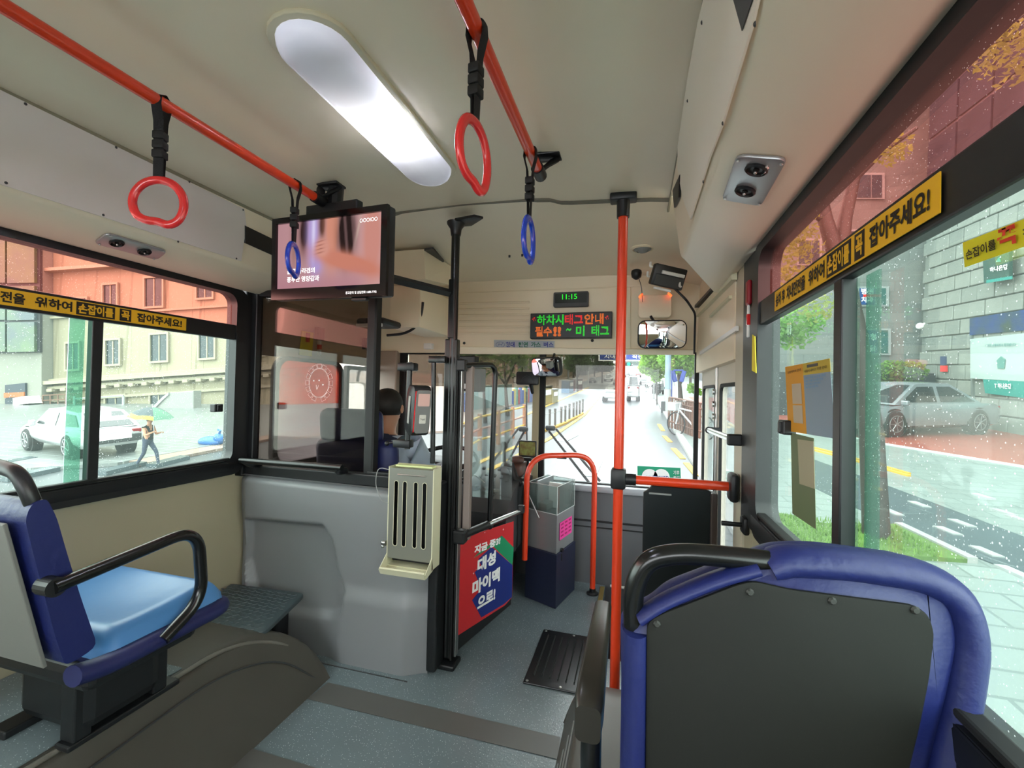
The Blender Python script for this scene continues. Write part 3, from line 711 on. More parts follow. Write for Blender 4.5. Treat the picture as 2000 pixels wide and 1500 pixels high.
def pic(u, v):
    c = mix(lin('bb8d92'), lin('cfa3a2'), u)
    c = mix(c, lin('8a6458'), .75*g2(u, v, .17, .80, .035, .5))
    c = mix(c, lin('3a2624'), min(1, 1.5*g2(u, v, .27, .84, .045, .30)))
    c = mix(c, lin('b59fd6'), min(1, 1.6*g2(u, v, .36, .78, .05, .45)+.9*g2(u, v, .41, .35, .05, .2)))
    c = mix(c, lin('dcd2f6'), min(1, 1.1*g2(u, v, .365, .85, .018, .35)))
    c = mix(c, lin('4f342e'), min(1, 1.4*g2(u, v, .45, .93, .03, .22)))
    c = mix(c, lin('d8927c'), min(1, 1.8*g2(u, v, .545, .85, .055, .5)))
    h = min(1, 2.4*g2(u, v, .68, .76, .07, .36)); h *= 1-.22*max(0, math.sin(u*90+v*5)); c = mix(c, lin('2c201f'), max(0, min(1, h)))
    c = mix(c, lin('cbb2a6'), .85*max(0, g2(u, v, .79, .84, .010, .2, -.12)))
    c = mix(c, lin('d08f83'), min(1, 1.9*g2(u, v, .91, .66, .07, .5)))
    c = mix(c, lin('cf8470'), min(1, 2.2*g2(u, v, .70, .34, .30, .095, -.55)))
    c = mix(c, lin('d9998a'), min(1, 2.0*g2(u, v, .45, .58, .060, .12)))
    for k in range(4): c = mix(c, lin('8c5048'), .8*g2(u, v, .43, .68-.055*k, .040, .008, .3))
    c = mix(c, lin('b7808c'), .7*sm(.32, .0, v)*(1-sm(.75, .95, u)))
    return c
b = B(); grid(b, 0, 1, 0, 1, 128, 80, lambda u, v: MF @ V((sw0+(sw1-sw0)*u, sh0+(sh1-sh0)*v, -.004)))
scr = bpy.data.materials.new('screen_picture'); scr.use_nodes = True; t = scr.node_tree; t.nodes.clear()
ou = t.nodes.new('ShaderNodeOutputMaterial'); em = t.nodes.new('ShaderNodeEmission'); ca_ = t.nodes.new('ShaderNodeVertexColor'); ca_.layer_name = 'picture'
t.links.new(ca_.outputs[0], em.inputs[0]); em.inputs[1].default_value = .18; t.links.new(em.outputs[0], ou.inputs[0])
so = obj('screen', b, scr, mon); attr = so.data.color_attributes.new('picture', 'FLOAT_COLOR', 'POINT')
for i in range(len(so.data.vertices)):
    u, v = (i % 129)/128, (i//129)/80; attr.data[i].color = (*pic(u, v), 1)
ewhite = mat('screen_white', 'ffffff', .5, emit='ffffff', es=.95)
def on_screen(s, u0, u1, v0, v1, bold=.02, m=None):
    f = lambda u, v: MF @ V((sw0+(sw1-sw0)*u, sh0+(sh1-sh0)*v, -.003)); text_on(s, f(u0, v0), f(u1, v0), f(u0, v1), m or ewhite, mon, .0005, bold, 'caption')
on_screen('블루 콜라겐의', .105, .385, .225, .305); on_screen('풍부한 영양감과', .105, .43, .10, .185); on_screen('OOOIOO', .80, .955, .885, .94, .0)
f = lambda x, y: MF @ V((x, y, .0066)); text_on('광고문의 및 상담전화 1688-7792', f(mw*.18, -mh/2+.010), f(mw*.43, -mh/2+.010), f(mw*.18, -mh/2+.020), ewhite, mon, .0002, .01, 'caption')
b = B(); box(b, mw*.20, mw*.32, -mh/2-.012, -mh/2, -.03, -.01, .003, M=MF); obj('remote_sensor', b, bplast, mon)
b = B(); q = MF @ V((-.02, mh/2-.02, -.05)); box(b, -.13, .12, mh/2-.0, mh/2+.045, -.055, -.02, .004, M=MF); tube(b, [q, V((q.x, q.y+.01, 2.005))], .03, 10); obj('ceiling_mount', b, bplast, mon)
pa_, pb_ = V((-.815, 1.835, 1.655)), MF @ V((mw*.25, -.02, -.05)); pb_.z = 1.655
b = B(); tube(b, [pa_, pb_], .018, 4, r2=.014); obj('support_arm', b, bplast, mon)

# ------------------------------------------------------------------ BLACK POST, GATE AND POSTER
bp = thing('black_pole', 'black pole and door jamb from floor to ceiling beside the partition', 'pole', (-.80, 1.86, 0))
b = B(); zc = 1.985; rod(b, (-.80, 1.86, .04), (-.80, 1.86, zc), .019, 18); obj('tube', b, black, bp, smooth=40)
b = B(); lathe(b, (-.80, 1.86, zc-.035), (0, 0, 1), [(.022, -.03), (.026, 0), (.04, .02), (.042, .03)], 20); prism(b, [V((-.79, 1.82, zc-.012)), V((-.69, 1.80, zc-.012)), V((-.66, 1.83, zc-.012)), V((-.74, 1.90, zc-.012)), V((-.79, 1.90, zc-.012))], (0, 0, .012), .003); obj('ceiling_flange', b, bplast, bp, smooth=40)
b = B(); box(b, -.836, -.775, 1.845, 1.885, .03, 1.45, .006); box(b, -.822, -.79, 1.84, 1.88, 1.45, 1.72, .006); obj('jamb', b, black, bp)
b = B(); box(b, -.772, -.764, 1.84, 1.87, .03, 1.36); box(b, -.758, -.75, 1.84, 1.87, .05, 1.36); obj('gasket', b, rubber, bp)
b = B(); box(b, -.749, -.746, 1.84, 1.87, .05, 1.34); obj('edge_trim', b, steel, bp)
b = B(); box(b, -.744, -.712, 1.88, 1.91, .55, 1.33, .003); obj('inner_strip', b, mat('mauve_strip', '8c7f79', .5), bp)
b = B(); q0, q1 = at(886, 1300, Z=.0), at(870, 1262, Z=.03); box(b, -.86, -.74, 1.81, 1.90, 0, .025, .008); obj('foot', b, bplast, bp)
GA, GB = V((-.752, 1.87, 0)), V((-.615, 2.28, 0)); gd = (GB-GA).normalized(); gn = V((gd.y, -gd.x, 0))
def gt(px, py, off=0): return onplane(px, py, GA+gn*off, gn)
gate = thing('driver_gate', 'low black gate beside the driver with a grab loop and a poster on it', 'gate', GA)
b = B(); prism(b, [GA+V((0, 0, .055)), GB+V((0, 0, .10)), GB+V((0, 0, .50)), GA+V((0, 0, .54))], -gn*.03, .004); obj('panel', b, bplast, gate)
a, c = gt(897, 1048, .03), gt(1016, 998, .03)
b = B(); m_ = a.lerp(c, .42); rod(b, a, m_, .018, 14); obj('rail_grip', b, bplast, gate, smooth=40)
b = B(); rod(b, m_, c, .012, 14); obj('chrome_rail', b, chrome, gate, smooth=40)
b = B(); box(b, -.03, .03, -.02, .03, -.03, .03, .01, M=Matrix.Translation(a)); obj('rail_bracket', b, bplast, gate); b = B(); box(b, -.012, .02, -.01, .02, -.012, .03, .004, M=Matrix.Translation(c)); obj('rail_cap', b, bplast, gate)
b = B(); pts = fillet([gt(905, 714, .02), gt(968, 712, .02), gt(956, 1028, .02)], .06, 8); tube(b, pts, .0125, 14); obj('grab_loop', b, black, gate, smooth=50)
b = B(); q = gt(906, 712, .02); box(b, -.03, .012, -.02, .02, -.03, .022, .006, M=Matrix.Translation(q)); obj('loop_clamp', b, bplast, gate); b = B(); ball(b, gt(956, 1026, .02), .02); obj('loop_foot', b, bplast, gate, smooth=40)
b = B(); prism(b, [gt(*p) for p in ((922, 770), (1002, 800), (1000, 978), (924, 970))], -gn*.004); obj('clear_screen', b, clear, gate)
PQ = [gt(*p, .0015) for p in ((899, 1052), (1003, 1018), (1000, 1166), (986, 1182), (894, 1241))]
pos = thing('poster', 'red green and navy poster with white lettering on the black gate', 'poster', PQ[4])
b = B(); prism(b, PQ, gn*.0012); obj('sheet', b, redp, pos)
b = B(); prism(b, [gt(*p, .003) for p in ((980, 1046), (1003, 1069), (1001, 1104), (962, 1066), (925, 1090), (932, 1082))], gn*.0004); obj('green_band', b, greenp, pos)
b = B(); prism(b, [gt(*p, .0034) for p in ((960, 1068), (1001, 1104), (1000, 1166), (984, 1180), (940, 1206), (922, 1172), (940, 1150), (927, 1118), (940, 1104), (934, 1092))], gn*.0004); obj('navy_band', b, navyp, pos)
def gtext(s, bl, br, tl, **k): text_on(s, gt(*bl, .0045), gt(*br, .0045), gt(*tl, .0045), whitep, pos, .0002, .05, 'lettering')
gtext('지금 중3!', (926, 1083), (977, 1063), (927, 1066)); gtext('대성', (932, 1120), (968, 1100), (933, 1092))
gtext('마이맥', (922, 1166), (976, 1134), (923, 1136)); gtext('으로!', (932, 1192), (967, 1170), (933, 1168))
b = B()
for p, r in (((925, 1120), .006), (((983, 1034)), .007), ((947, 1040), .004), ((930, 1112), .003)):
    q = gt(*p, .0045); tz = V((0, 0, 1)); pts = []
    for k in range(8): a_ = k*PI/4; rr_ = r if k % 2 == 0 else r*.3; pts.append(q+gd*math.cos(a_)*rr_+tz*math.sin(a_)*rr_)
    prism(b, pts, gn*.0002); obj('sparkle_print', b, whitep, pos); b = B()
b.free()

# ------------------------------------------------------------------ CARD READER ON THE PARTITION
YC = 1.72
cr_ = thing('card_reader', 'black and grey transit card reader on a short pole above the leaflet box', 'card reader', at(800, 780, Y=YC))
tp, bt = at(800, 712, Y=YC), at(794, 872, Y=YC)
b = B(); rod(b, V((tp.x, YC, bt.z-.01)), V((tp.x, YC, tp.z+.01)), .012, 14); obj('pole', b, black, cr_, smooth=40)
b = B()
for q in (at(797, 717, Y=YC), at(788, 867, Y=YC)): box(b, -.045, .035, -.015, .03, -.016, .018, .006, M=Matrix.Translation((q.x, q.y, q.z))); obj('clamp', b, bplast, cr_, smooth=40); b = B()
q = at(756, 866, Y=YC); ball(b, q, .011); rod(b, q, at(790, 862, Y=YC), .004, 8); obj('screw_knob', b, bplast, cr_, smooth=40)
rm = at(817, 800, Y=YC-.02); RM = Matrix.Translation(rm) @ Matrix.Rotation(math.radians(48), 4, 'Z') @ Matrix.Rotation(math.radians(8), 4, 'X')
b = B(); hh = .105
out = fillet([V((0, y, z)) for y, z in ((-.05, -hh*.75), (-.045, hh*.72), (-.03, hh), (.035, hh*.96), (.055, hh*.6), (.055, -hh*.7), (.03, -hh), (-.035, -hh))], .03, 4, True)
prism(b, [RM @ (p+V((-.038, 0, 0))) for p in out], RM.to_3x3() @ V((.076, 0, 0)), .008); obj('body', b, bplast, cr_, smooth=40)
b = B(); plate(b, RM @ V((0, -.049, 0)), RM.to_3x3() @ V((1, 0, 0)), RM.to_3x3() @ V((0, 0, 1)), .064, .18, .006, .012, .002); obj('front_panel', b, mat('reader_grey', '6f716f', .45), cr_)
b = B(); plate(b, RM @ V((0, -.0545, .05)), RM.to_3x3() @ V((1, 0, 0)), RM.to_3x3() @ V((0, 0, 1)), .05, .052, .002, .004); obj('display', b, mat('reader_display', 'b9988f', .2, emit='b9988f', es=.25), cr_)
b = B(); plate(b, RM @ V((0, -.0545, -.03)), RM.to_3x3() @ V((1, 0, 0)), RM.to_3x3() @ V((0, 0, 1)), .028, .036, .002, .003); obj('card_mark', b, mat('card_mark', 'c9c8be', .5), cr_)
f = lambda x, z: RM @ V((x, -.057, z)); text_on('T-card', f(-.010, -.034), f(.010, -.034), f(-.010, -.026), ink, cr_, .0003, .01)
b = B(); plate(b, RM @ V((-.040, .0, 0)), RM.to_3x3() @ V((0, -1, 0)), RM.to_3x3() @ V((0, 0, 1)), .02, .115, .002, .002); obj('side_label', b, mat('side_label', 'a9aca6', .4), cr_)
b = B(); tube(b, [RM @ V((.034*sx, -.05, z)) for sx, z in ((-1, -.085), (-1, .085))], .0022, 6); obj('red_edge', b, red, cr_)
b = B(); q = at(847, 700, Y=1.80); q2 = at(845, 905, Y=1.80); rod(b, q, q2, .011, 10); box(b, -.02, .06, -.015, .015, -.02, .01, .004, M=Matrix.Translation(q)); o = obj('support_bar', b, black, loc=q2, smooth=40); o['label'] = 'thin black upright bar behind the card reader'; o['category'] = 'bar'

# ------------------------------------------------------------------ LEAFLET BOX
YL_ = 1.66
lbx = thing('leaflet_box', 'cream metal leaflet holder with four slots hung on the partition', 'holder', at(800, 1120, Y=YL_))
A_, B_, C_, D_ = at(760, 920, Y=YL_), at(846, 912, Y=YL_), at(843, 1090, Y=YL_), at(758, 1098, Y=YL_)
x0, x1 = (A_.x+D_.x)/2, (B_.x+C_.x)/2; z0, z1 = (C_.z+D_.z)/2, (A_.z+B_.z)/2; wx = x1-x0; hz = z1-z0
LM = Matrix.Translation((x0, YL_, z0)) @ Matrix(((1, 0, 0), (0, 0, -1), (0, 1, 0))).to_4x4()
slots = []
for u in (.17, .37, .62, .82):
    slots.append([(wx*u+a, hz*.50+c) for a, c in rrect(wx*.095, hz*.72, wx*.045)])
holed([(0, 0), (wx, 0), (wx, hz), (0, hz)], slots, LM, .002, mat('slotted_plate', '86877e', .4, .35), 'slotted_front', lbx)
b = B()
for sl in slots: tube(b, [LM @ V((x, y, .003)) for x, y in sl], .0013, 5, closed=True)
obj('slot_rim', b, cream, lbx)
b = B(); box(b, x0+.004, x1-.004, YL_+.03, YL_+.034, z0-.02, z1-.01); obj('dark_backing', b, bplast, lbx)
b = B(); box(b, x0-.004, x0, YL_-.002, YL_+.07, z0-.03, z1+.005); box(b, x1, x1+.004, YL_-.002, YL_+.07, z0-.03, z1+.005); box(b, x0, x1, YL_+.065, YL_+.07, z0-.03, z1+.01); box(b, x0, x1, YL_, YL_+.07, z0-.034, z0-.03)
prism(b, [V((x0-.004, YL_+.0, z0+.02)), V((x0-.004, YL_-.06, z0-.028)), V((x0-.004, YL_-.05, z0-.045)), V((x0-.004, YL_+.01, z0-.034))], (.003, 0, 0)); prism(b, [V((x1+.001, YL_+.0, z0+.02)), V((x1+.001, YL_-.06, z0-.028)), V((x1+.001, YL_-.05, z0-.045)), V((x1+.001, YL_+.01, z0-.034))], (.003, 0, 0))
prism(b, [V((x0, YL_-.058, z0-.018)), V((x0, YL_-.064, z0-.022)), V((x0, YL_-.052, z0-.048)), V((x0, YL_+.01, z0-.036)), V((x0, YL_+.01, z0-.032)), V((x0, YL_-.050, z0-.042))], (wx, 0, 0)); obj('tray', b, cream, lbx)
b = B(); rod(b, V((x0+wx*.2, YL_-.006, z1-.025)), V((x0+wx*.85, YL_-.006, z1-.025)), .0025, 8); obj('wire_clip', b, steel, lbx)
b = B(); box(b, x0+.02, x1-.01, YL_+.01, YL_+.05, z1+.004, z1+.012, .002); obj('leaflet', b, mat('leaflet_green', 'cfd99a', .6), lbx)
b = B(); tube(b, fillet([V((x0-.0, YL_, z1-.01)), V((x0-.05, YL_-.01, z1-.0)), V((x0-.06, YL_-.015, z1-.07)), V((x0-.03, YL_-.01, z0+hz*.62)), V((x0-.0, YL_, z0+hz*.60))], .05, 6), .0018, 6); obj('wire', b, grey, lbx)
b = B(); q = at(748, 1060, Y=YL_); ball(b, q, .009); ball(b, q+V((0, 0, -.015)), .007); disc(b, V((q.x+.004, YL_, q.z)), (1, 0, 0), .012, .01, 12); obj('wing_nut', b, steel, lbx, smooth=50)

# ------------------------------------------------------------------ WHEEL BOXES AND FLOOR FITTINGS
def wheel_box(s, xr, xb, y0, y1, label):
    """ridge at xr, foot at xb; the front end rolls down to the floor"""
    secs = []; H = .30; xw = CX+s*1.122
    ys = [y0, 1.28 if s < 0 else y1-.3] if True else []
    N_ = 9; base = ys[-1]; L = y1-base
    for y in ys: secs.append((y, H, 0))
    for k in range(1, N_+1):
        a = PI/2*k/N_; secs.append((base+L*math.sin(a), max(.004, H*math.cos(a)), k/N_))
    def sec(y, h, t, ins=0):
        r = .035*h/H; xf = xb; xrr = xb+(xr-xb)*(h/H)
        return [V((xw, y, 0)), V((xw, y, h)), V((xrr+s*(-0)+(-s if False else s)*r*1.2, y, h)), V((xrr+s*r*.4, y, h-r*.10)), V((xrr, y, h-r*.55)), V((xrr-s*.006, y, h-r*1.3)), V((xf, y, 0.0))]
    b = B(); loft(b, [sec(*q) for q in secs]); o = obj('wheel_box', b, floorm if False else humpm, loc=(xb, (y0+y1)/2, 0), smooth=45); o['label'] = label; o['category'] = 'wheel box'
    return o
wb = wheel_box(-1, -1.36, -1.22, YB, 1.62, 'dark vinyl-covered wheel box with rounded front under the left seat')
b = B(); box(b, -1.86, -1.40, YB, 1.12, .3005, .304); obj('top_sheet', b, floorm, wb, label='speckled blue grey top covering')
b = B(); tube(b, fillet([V((-1.372, YB, .302)), V((-1.372, 1.28, .302)), V((-1.33, 1.50, .20)), V((-1.25, 1.62, .01))], .16, 8), .007, 8); obj('edge_bead', b, mat('edge_bead', '6a6760', .4), wb, smooth=50)
b = B(); tube(b, fillet([V((-1.226, -.2, .02)), V((-1.31, .6, .235)), V((-1.335, 1.2, .245)), V((-1.30, 1.43, .18)), V((-1.235, 1.57, .02))], .2, 8), .003, 6); obj('seam_bead', b, dgrey, wb)
wb2 = wheel_box(1, -.15, -.235, YB, 1.66, 'dark vinyl-covered wheel box under the right seat beside the aisle')
b = B()
for i in range(6): rod(b, (-.232+.0148*i, -.5, .03+.045*i), (-.232+.0148*i, 1.33, .03+.045*i), .005, 6)
obj('ribbed_edging', b, mat('edging_grey', '6a6c6b', .5), wb2)
# foot plate in front of the left seat
q = [at(*p, Z=.28) for p in ((440, 1136), (596, 1160), (578, 1178), (516, 1237), (395, 1206))]
b = B(); prism(b, fillet([V((-1.84, 1.70, .28)), V((-1.44, 1.725, .28)), V((-1.352, 1.40, .28)), V((-1.70, 1.36, .28))], .03, 5, True), (0, 0, -.018), .004); fp = thing('foot_plate', 'dark rubber-topped foot platform in front of the left seat', 'platform', (-1.6, 1.55, .0)); obj('plate', b, checker, fp, smooth=40)
def studs(bm): bmesh.ops.create_cone(bm, segments=4, radius1=.011, radius2=.008, depth=.002, cap_ends=True)
b = B()
for i in range(17):
    for j in range(13):
        x, y = -1.82+.027*i+(.0135 if j % 2 else 0), 1.40+.024*j
        if x < -1.385+(y-1.40)*-.24 and y < 1.69: bmesh.ops.create_cone(b, segments=4, radius1=.010, radius2=.006, depth=.0025, cap_ends=True, matrix=Matrix.Translation((x, y, .281)) @ Matrix.Rotation(PI/4*(i % 2), 4, 'Z') @ Matrix.Diagonal((1.3, .4, 1, 1)))
obj('tread_studs', b, checker, fp, kind='stuff')
b = B(); box(b, -1.84, -1.50, 1.62, 1.70, .0, .262, .01); obj('support', b, bplast, fp)
# floor hatch
hq = [at(*p, Z=.0) for p in ((1066, 1231), (1019, 1334), (1150, 1364))]
hx0, hx1, hy0, hy1 = -.437, -.125, 1.832, 2.268
hatch = thing('floor_hatch', 'black ribbed metal access cover on the aisle floor', 'hatch', ((hx0+hx1)/2, (hy0+hy1)/2, 0))
b = B(); box(b, hx0, hx1, hy0, hy1, .0, .008, .003); obj('plate', b, mat('hatch_black', '1b1d1e', .28, .3), hatch)
pieces('rib', 'hatchrib', lambda b: (tube(b, [(0, -.165, 0), (0, .165, 0)], .007, 8, r2=.003)), mat('hatch_rib', '4c4e4e', .3, .6), hatch, [Matrix.Translation((hx0+.035+.0345*i, 2.05, .0085)) for i in range(8)])
screws(hatch, [V((x, y, .008)) for x in (hx0+.015, (hx0+hx1)/2, hx1-.015) for y in (hy0+.015, hy1-.015)], (0, 0, 1), .007, .002)

# ------------------------------------------------------------------ FARE BOX
p0, p1, p2 = at(1085, 1190, Z=0), at(1025, 1166, Z=0), at(1122, 1152, Z=0)
fx = p0; e1 = (p1-p0); e2 = (p2-p0)
fb = thing('fare_box', 'fare collection box with clear acrylic top, silver body and navy base', 'fare box', p0)
ang = math.atan2(e1.y, e1.x)
ztop_ = at(1085, 952, Y=p0.y).z; zm = at(1088, 1085, Y=p0.y).z; zc_ = at(1057, 1005, Y=p0.y).z
def fq(a, c, z): return V((p0.x+e1.x*a+e2.x*c, p0.y+e1.y*a+e2.y*c, z))
def fblock(name, a0, a1, c0, c1, z0, z1, m, bev=.004, **k):
    b = B(); prism(b, [fq(a0, c0, z0), fq(a1, c0, z0), fq(a1, c1, z0), fq(a0, c1, z0)], (0, 0, z1-z0), bev); return obj(name, b, m, fb, **k)
fblock('base', 0, 1, 0, 1, 0, zm, mat('base_navy', '23283f', .4))
fblock('body', .04, .98, .04, .96, zm, zc_, mat('fare_silver', '9fa4a6', .35, .5))
b = B(); a = (.04, .98, .04, .96); rim = lambda z, i=0: [fq(a[0]+i, a[2]+i, z), fq(a[1]-i, a[2]+i, z), fq(a[1]-i, a[3]-i, z), fq(a[0]+i, a[3]-i, z)]
ringplate(b, rim(zc_), rim(zc_, .03), (0, 0, ztop_-zc_)); obj('clear_hopper', b, glass('acrylic', 'e3e9e8', .9, 0, 60, .12), fb)
b = B()
for q in (rim(ztop_), rim(zc_+.001)): tube(b, q, .002, 5, closed=True)
for i in range(4): rod(b, rim(zc_)[i], rim(ztop_)[i], .002, 5)
obj('hopper_edge', b, mat('acrylic_edge', 'd9dfde', .2), fb)
fblock('coin_chute', .45, .8, .15, .55, zc_, zc_+.04, steel); fblock('divider_plate', .72, .76, .1, .9, zc_, ztop_+.01, silver)
fblock('bill_slot', .1, .6, .48, .52, zc_, ztop_-.01, white, .001)
b = B(); rod(b, fq(1.15, -.05, ztop_+.01), fq(.55, -.05, zc_-.03), .004, 8); ball(b, fq(1.15, -.05, ztop_+.015), .012); obj('lever', b, steel, fb, smooth=40)
fside = (e2.normalized()).cross(V((0, 0, 1)))
def fs_(c, z): return fq(0.035, c, z)+fside*.003 if fside.dot(p0-EYE) < 0 else fq(.035, c, z)-fside*.003
b = B(); prism(b, [fs_(.16, .37), fs_(.80, .37), fs_(.80, .47), fs_(.16, .47)], (fs_(.2, .3)-fq(.035, .2, .3))*.3); obj('pink_notice', b, mat('pink_notice', 'e8459a', .6), fb)
b = B()
for i in range(3):
    for j in range(4): c0 = .22+.2*i; z_ = .385+.022*j; prism(b, [fs_(c0, z_), fs_(c0+.13, z_), fs_(c0+.13, z_+.01), fs_(c0, z_+.01)], (fs_(.2, .3)-fq(.035, .2, .3))*.4)
obj('notice_print', b, mat('notice_print', 'a8205f', .6), fb)
b = B(); q = fs_(.25, .31); disc(b, q, fside, .012, .012, 12); rod(b, q+V((0, 0, 0)), q+V((-.005, -.01, -.05)), .006, 6); box(b, -.008, .008, -.01, .002, -.06, -.02, .003, M=Matrix.Translation(q)); obj('lock_and_keys', b, black, fb)

# ------------------------------------------------------------------ ORANGE ARCH, POLE AND CROSS RAIL
a0 = at(1157, 1160, Z=0); q1 = at(1155, 985, Y=a0.y-.0)
arch = thing('arch_rail', 'orange arched floor rail beside the fare box', 'rail', a0)
lf = [at(1028, 1000, Y=2.56), at(1033, 925, Y=2.56), at(1062, 889, Y=2.6), at(1125, 889, Y=a0.y-.02), at(1156, 950, Y=a0.y)]
zt_ = at(1100, 888, Y=2.68).z
pts = fillet([V((lf[0].x+.005, 2.52, .25)), V((lf[0].x+.005, 2.54, zt_)), V((a0.x, a0.y, zt_)), V((a0.x, a0.y, .03))], .15, 10)
b = B(); tube(b, pts, .0165, 16); obj('tube', b, orange, arch, smooth=50)
b = B(); lathe(b, (a0.x, a0.y, 0), (0, 0, 1), [(.035, 0), (.035, .008), (.019, .015), (.019, .035)], 18); obj('foot', b, bplast, arch, smooth=40)
b = B(); m1 = (pts[12]+pts[13])/2; box(b, -.03, .03, -.008, .008, -.022, -.012, .004, M=Matrix.Translation((V((lf[0].x, 2.54, zt_))+V((a0.x, a0.y, zt_)))/2)); obj('clip', b, bplast, arch)
YR_ = 1.755; XPp = at(1212, 700, Y=YR_).x; zr = at(1240, 937, Y=YR_).z
pole = thing('orange_pole', 'tall orange pole from floor to ceiling beside the right seat', 'pole', (XPp, YR_, 0))
b = B(); rod(b, (XPp, YR_, 0.0), (XPp, YR_, 1.955), .0185, 20); obj('tube', b, orange, pole, smooth=40)
b = B(); lathe(b, (XPp, YR_, 1.9), (0, 0, 1), [(.024, 0), (.025, .06), (.026, .065)], 20); box(b, XPp-.05, XPp+.05, YR_-.03, YR_+.03, 1.962, 1.99, .006); obj('ceiling_flange', b, bplast, pole, smooth=40)
b = B(); box(b, XPp-.028, XPp+.028, YR_-.028, YR_+.028, zr-.038, zr+.04, .01); obj('clamp', b, bplast, pole, smooth=40)
cr2 = thing('cross_rail', 'orange horizontal rail from the tall pole to the wall beside the door', 'rail', (XPp+.05, YR_, zr))
b = B(); rod(b, (XPp+.03, YR_, zr), (.345, YR_, zr-.0), .017, 16); obj('tube', b, orange, cr2, smooth=40)
b = B(); rod(b, (XPp+.025, YR_, zr), (XPp+.065, YR_, zr), .022, 14); box(b, .322, .352, YR_-.045, YR_+.03, zr-.05, zr+.05, .012); obj('bracket', b, bplast, cr2, smooth=40)
# dark barrier hanging below the cross rail
xb0, xb1 = at(1256, 1000, Y=YR_+.03).x, at(1392, 1000, Y=YR_+.03).x
b = B(); zb_ = .28
prism(b, fillet([V((xb0, YR_+.02, zb_)), V((xb1+.01, YR_+.02, zb_)), V((xb1+.01, YR_+.02, zr-.04)), V((xb1-.02, YR_+.02, zr-.02)), V((xb0+.03, YR_+.02, zr-.02)), V((xb0+.02, YR_+.02, zr-.035)), V((xb0, YR_+.02, zr-.05))], .018, 4), (0, .02, 0), .004)
bar = thing('barrier', 'dark green-black barrier board hung below the orange cross rail', 'barrier', (xb0, YR_+.03, zb_)); obj('board', b, mat('barrier_dark', '0a1214', .35), bar)
b = B(); box(b, xb0+.02, xb0+.10, YR_+.012, YR_+.019, zr-.052, zr-.046); obj('stitching', b, grey, bar)
b = B(); box(b, xb1-.01, xb1+.012, YR_+.0, YR_+.05, .1, zr-.03, .004); obj('end_post', b, mat('dark_post', '3a2f2c', .4), bar)
b = B(); q = at(1448, 1025, X=.34); rod(b, q+V((-.06, 0, 0)), q+V((.0, 0, 0)), .008, 10); box(b, -.0, .02, -.03, .03, -.028, .028, .008, M=Matrix.Translation(q)); o = obj('door_stop', b, bplast, loc=q, smooth=40); o['label'] = 'black rubber door stop on the beige door pillar'; o['category'] = 'door stop'
# little plate and hammer on the pillar between door and window
q = at(1463, 575, X=.345)
hm = thing('emergency_hammer', 'red emergency hammer holder on the pillar right of the door', 'hammer', q)
b = B(); box(b, -.008, .006, -.017, .017, -.035, .045, .006, M=Matrix.Translation(q)); obj('head', b, mat('hammer_red', '8e1222', .35), hm)
b = B(); box(b, -.006, .002, -.006, .006, -.14, -.035, .003, M=Matrix.Translation(q+V((0, -.004, 0)))); obj('handle', b, white, hm)
b = B(); box(b, -.007, .003, -.0065, .0065, -.10, -.065, .001, M=Matrix.Translation(q+V((0, -.004, 0)))); obj('red_band', b, red, hm)
b = B(); box(b, .002, .006, .012, .028, -.04, .05, M=Matrix.Translation(q)); obj('hazard_label', b, yellow, hm)
q = at(1475, 690, X=.34); b = B(); prism(b, [q+V((0, -.02, -.06)), q+V((0, .03, -.05)), q+V((0, .03, .06)), q+V((0, -.0, .05))], (-.002, 0, 0)); o = obj('notice', b, yellow2, loc=q); o['label'] = 'small yellow notice on the pillar below the emergency hammer'; o['category'] = 'notice'
# low yellow label under the right window
q = [at(*p, X=.388) for p in ((1497, 1042), (1512, 1048), (1512, 1085), (1498, 1085))]; b = B(); prism(b, q, (-.002, 0, 0)); o = obj('notice', b, yellow2, loc=q[0]); o['label'] = 'low yellow label on the wall below the right window sill'; o['category'] = 'notice'

# ------------------------------------------------------------------ SEATS
def back_pts(Yp, L): return [at(*p, Y=Yp) for p in L]
YS2 = .62
sr = thing('bus_seat', 'navy bus seat seen from behind with grey shell, right side in the foreground', 'seat', (.17, .70, .30))
lean = lambda p: p
o_ = back_pts(YS2, ((1210, 1215), (1262, 1200), (1300, 1165), (1475, 1100), (1520, 1082), (1600, 1078), (1800, 1105), (1860, 1140), (1893, 1200), (1900, 1270), (1880, 1350), (1860, 1420), (1838, 1500)))
xr_b = o_[-1].x-.03; bot = .40
out = o_ + [V((xr_b-.02, YS2, bot)), V((.0, YS2, bot))]
def bulge_panel(out, y0, thick, name, m, parent, inset=.018, lab=None):
    """padded slab: outline in XZ, rounded over its rim"""
    c = sum((p for p in out), V())/len(out); secs = []
    def off(k, dy):
        r = []; n = len(out)
        for i, p in enumerate(out):
            a, bb = out[i-1], out[(i+1) % n]; t_ = (bb-a).normalized(); nr = V((t_.z, 0, -t_.x)); 
            if nr.dot(c-p) < 0: nr = -nr
            r.append(p+nr*k+V((0, dy-0, 0)))
        return r
    for k, dy in ((inset, 0), (inset*.35, thick*.12), (0, thick*.4), (0, thick*.6), (inset*.35, thick*.88), (inset, thick)): secs.append(off(k, dy))
    b = B(); loft(b, secs); return obj(name, b, m, parent, smooth=60, label=lab)
outf = fillet(out, .03, 4, True)
bulge_panel(outf, YS2, .075, 'backrest', blue, sr)
sh = back_pts(YS2-.002, ((1263, 1212), (1290, 1196), (1440, 1138), (1470, 1132), (1540, 1148), (1780, 1178), (1808, 1196), (1820, 1230), (1810, 1320), (1790, 1420), (1770, 1500)))
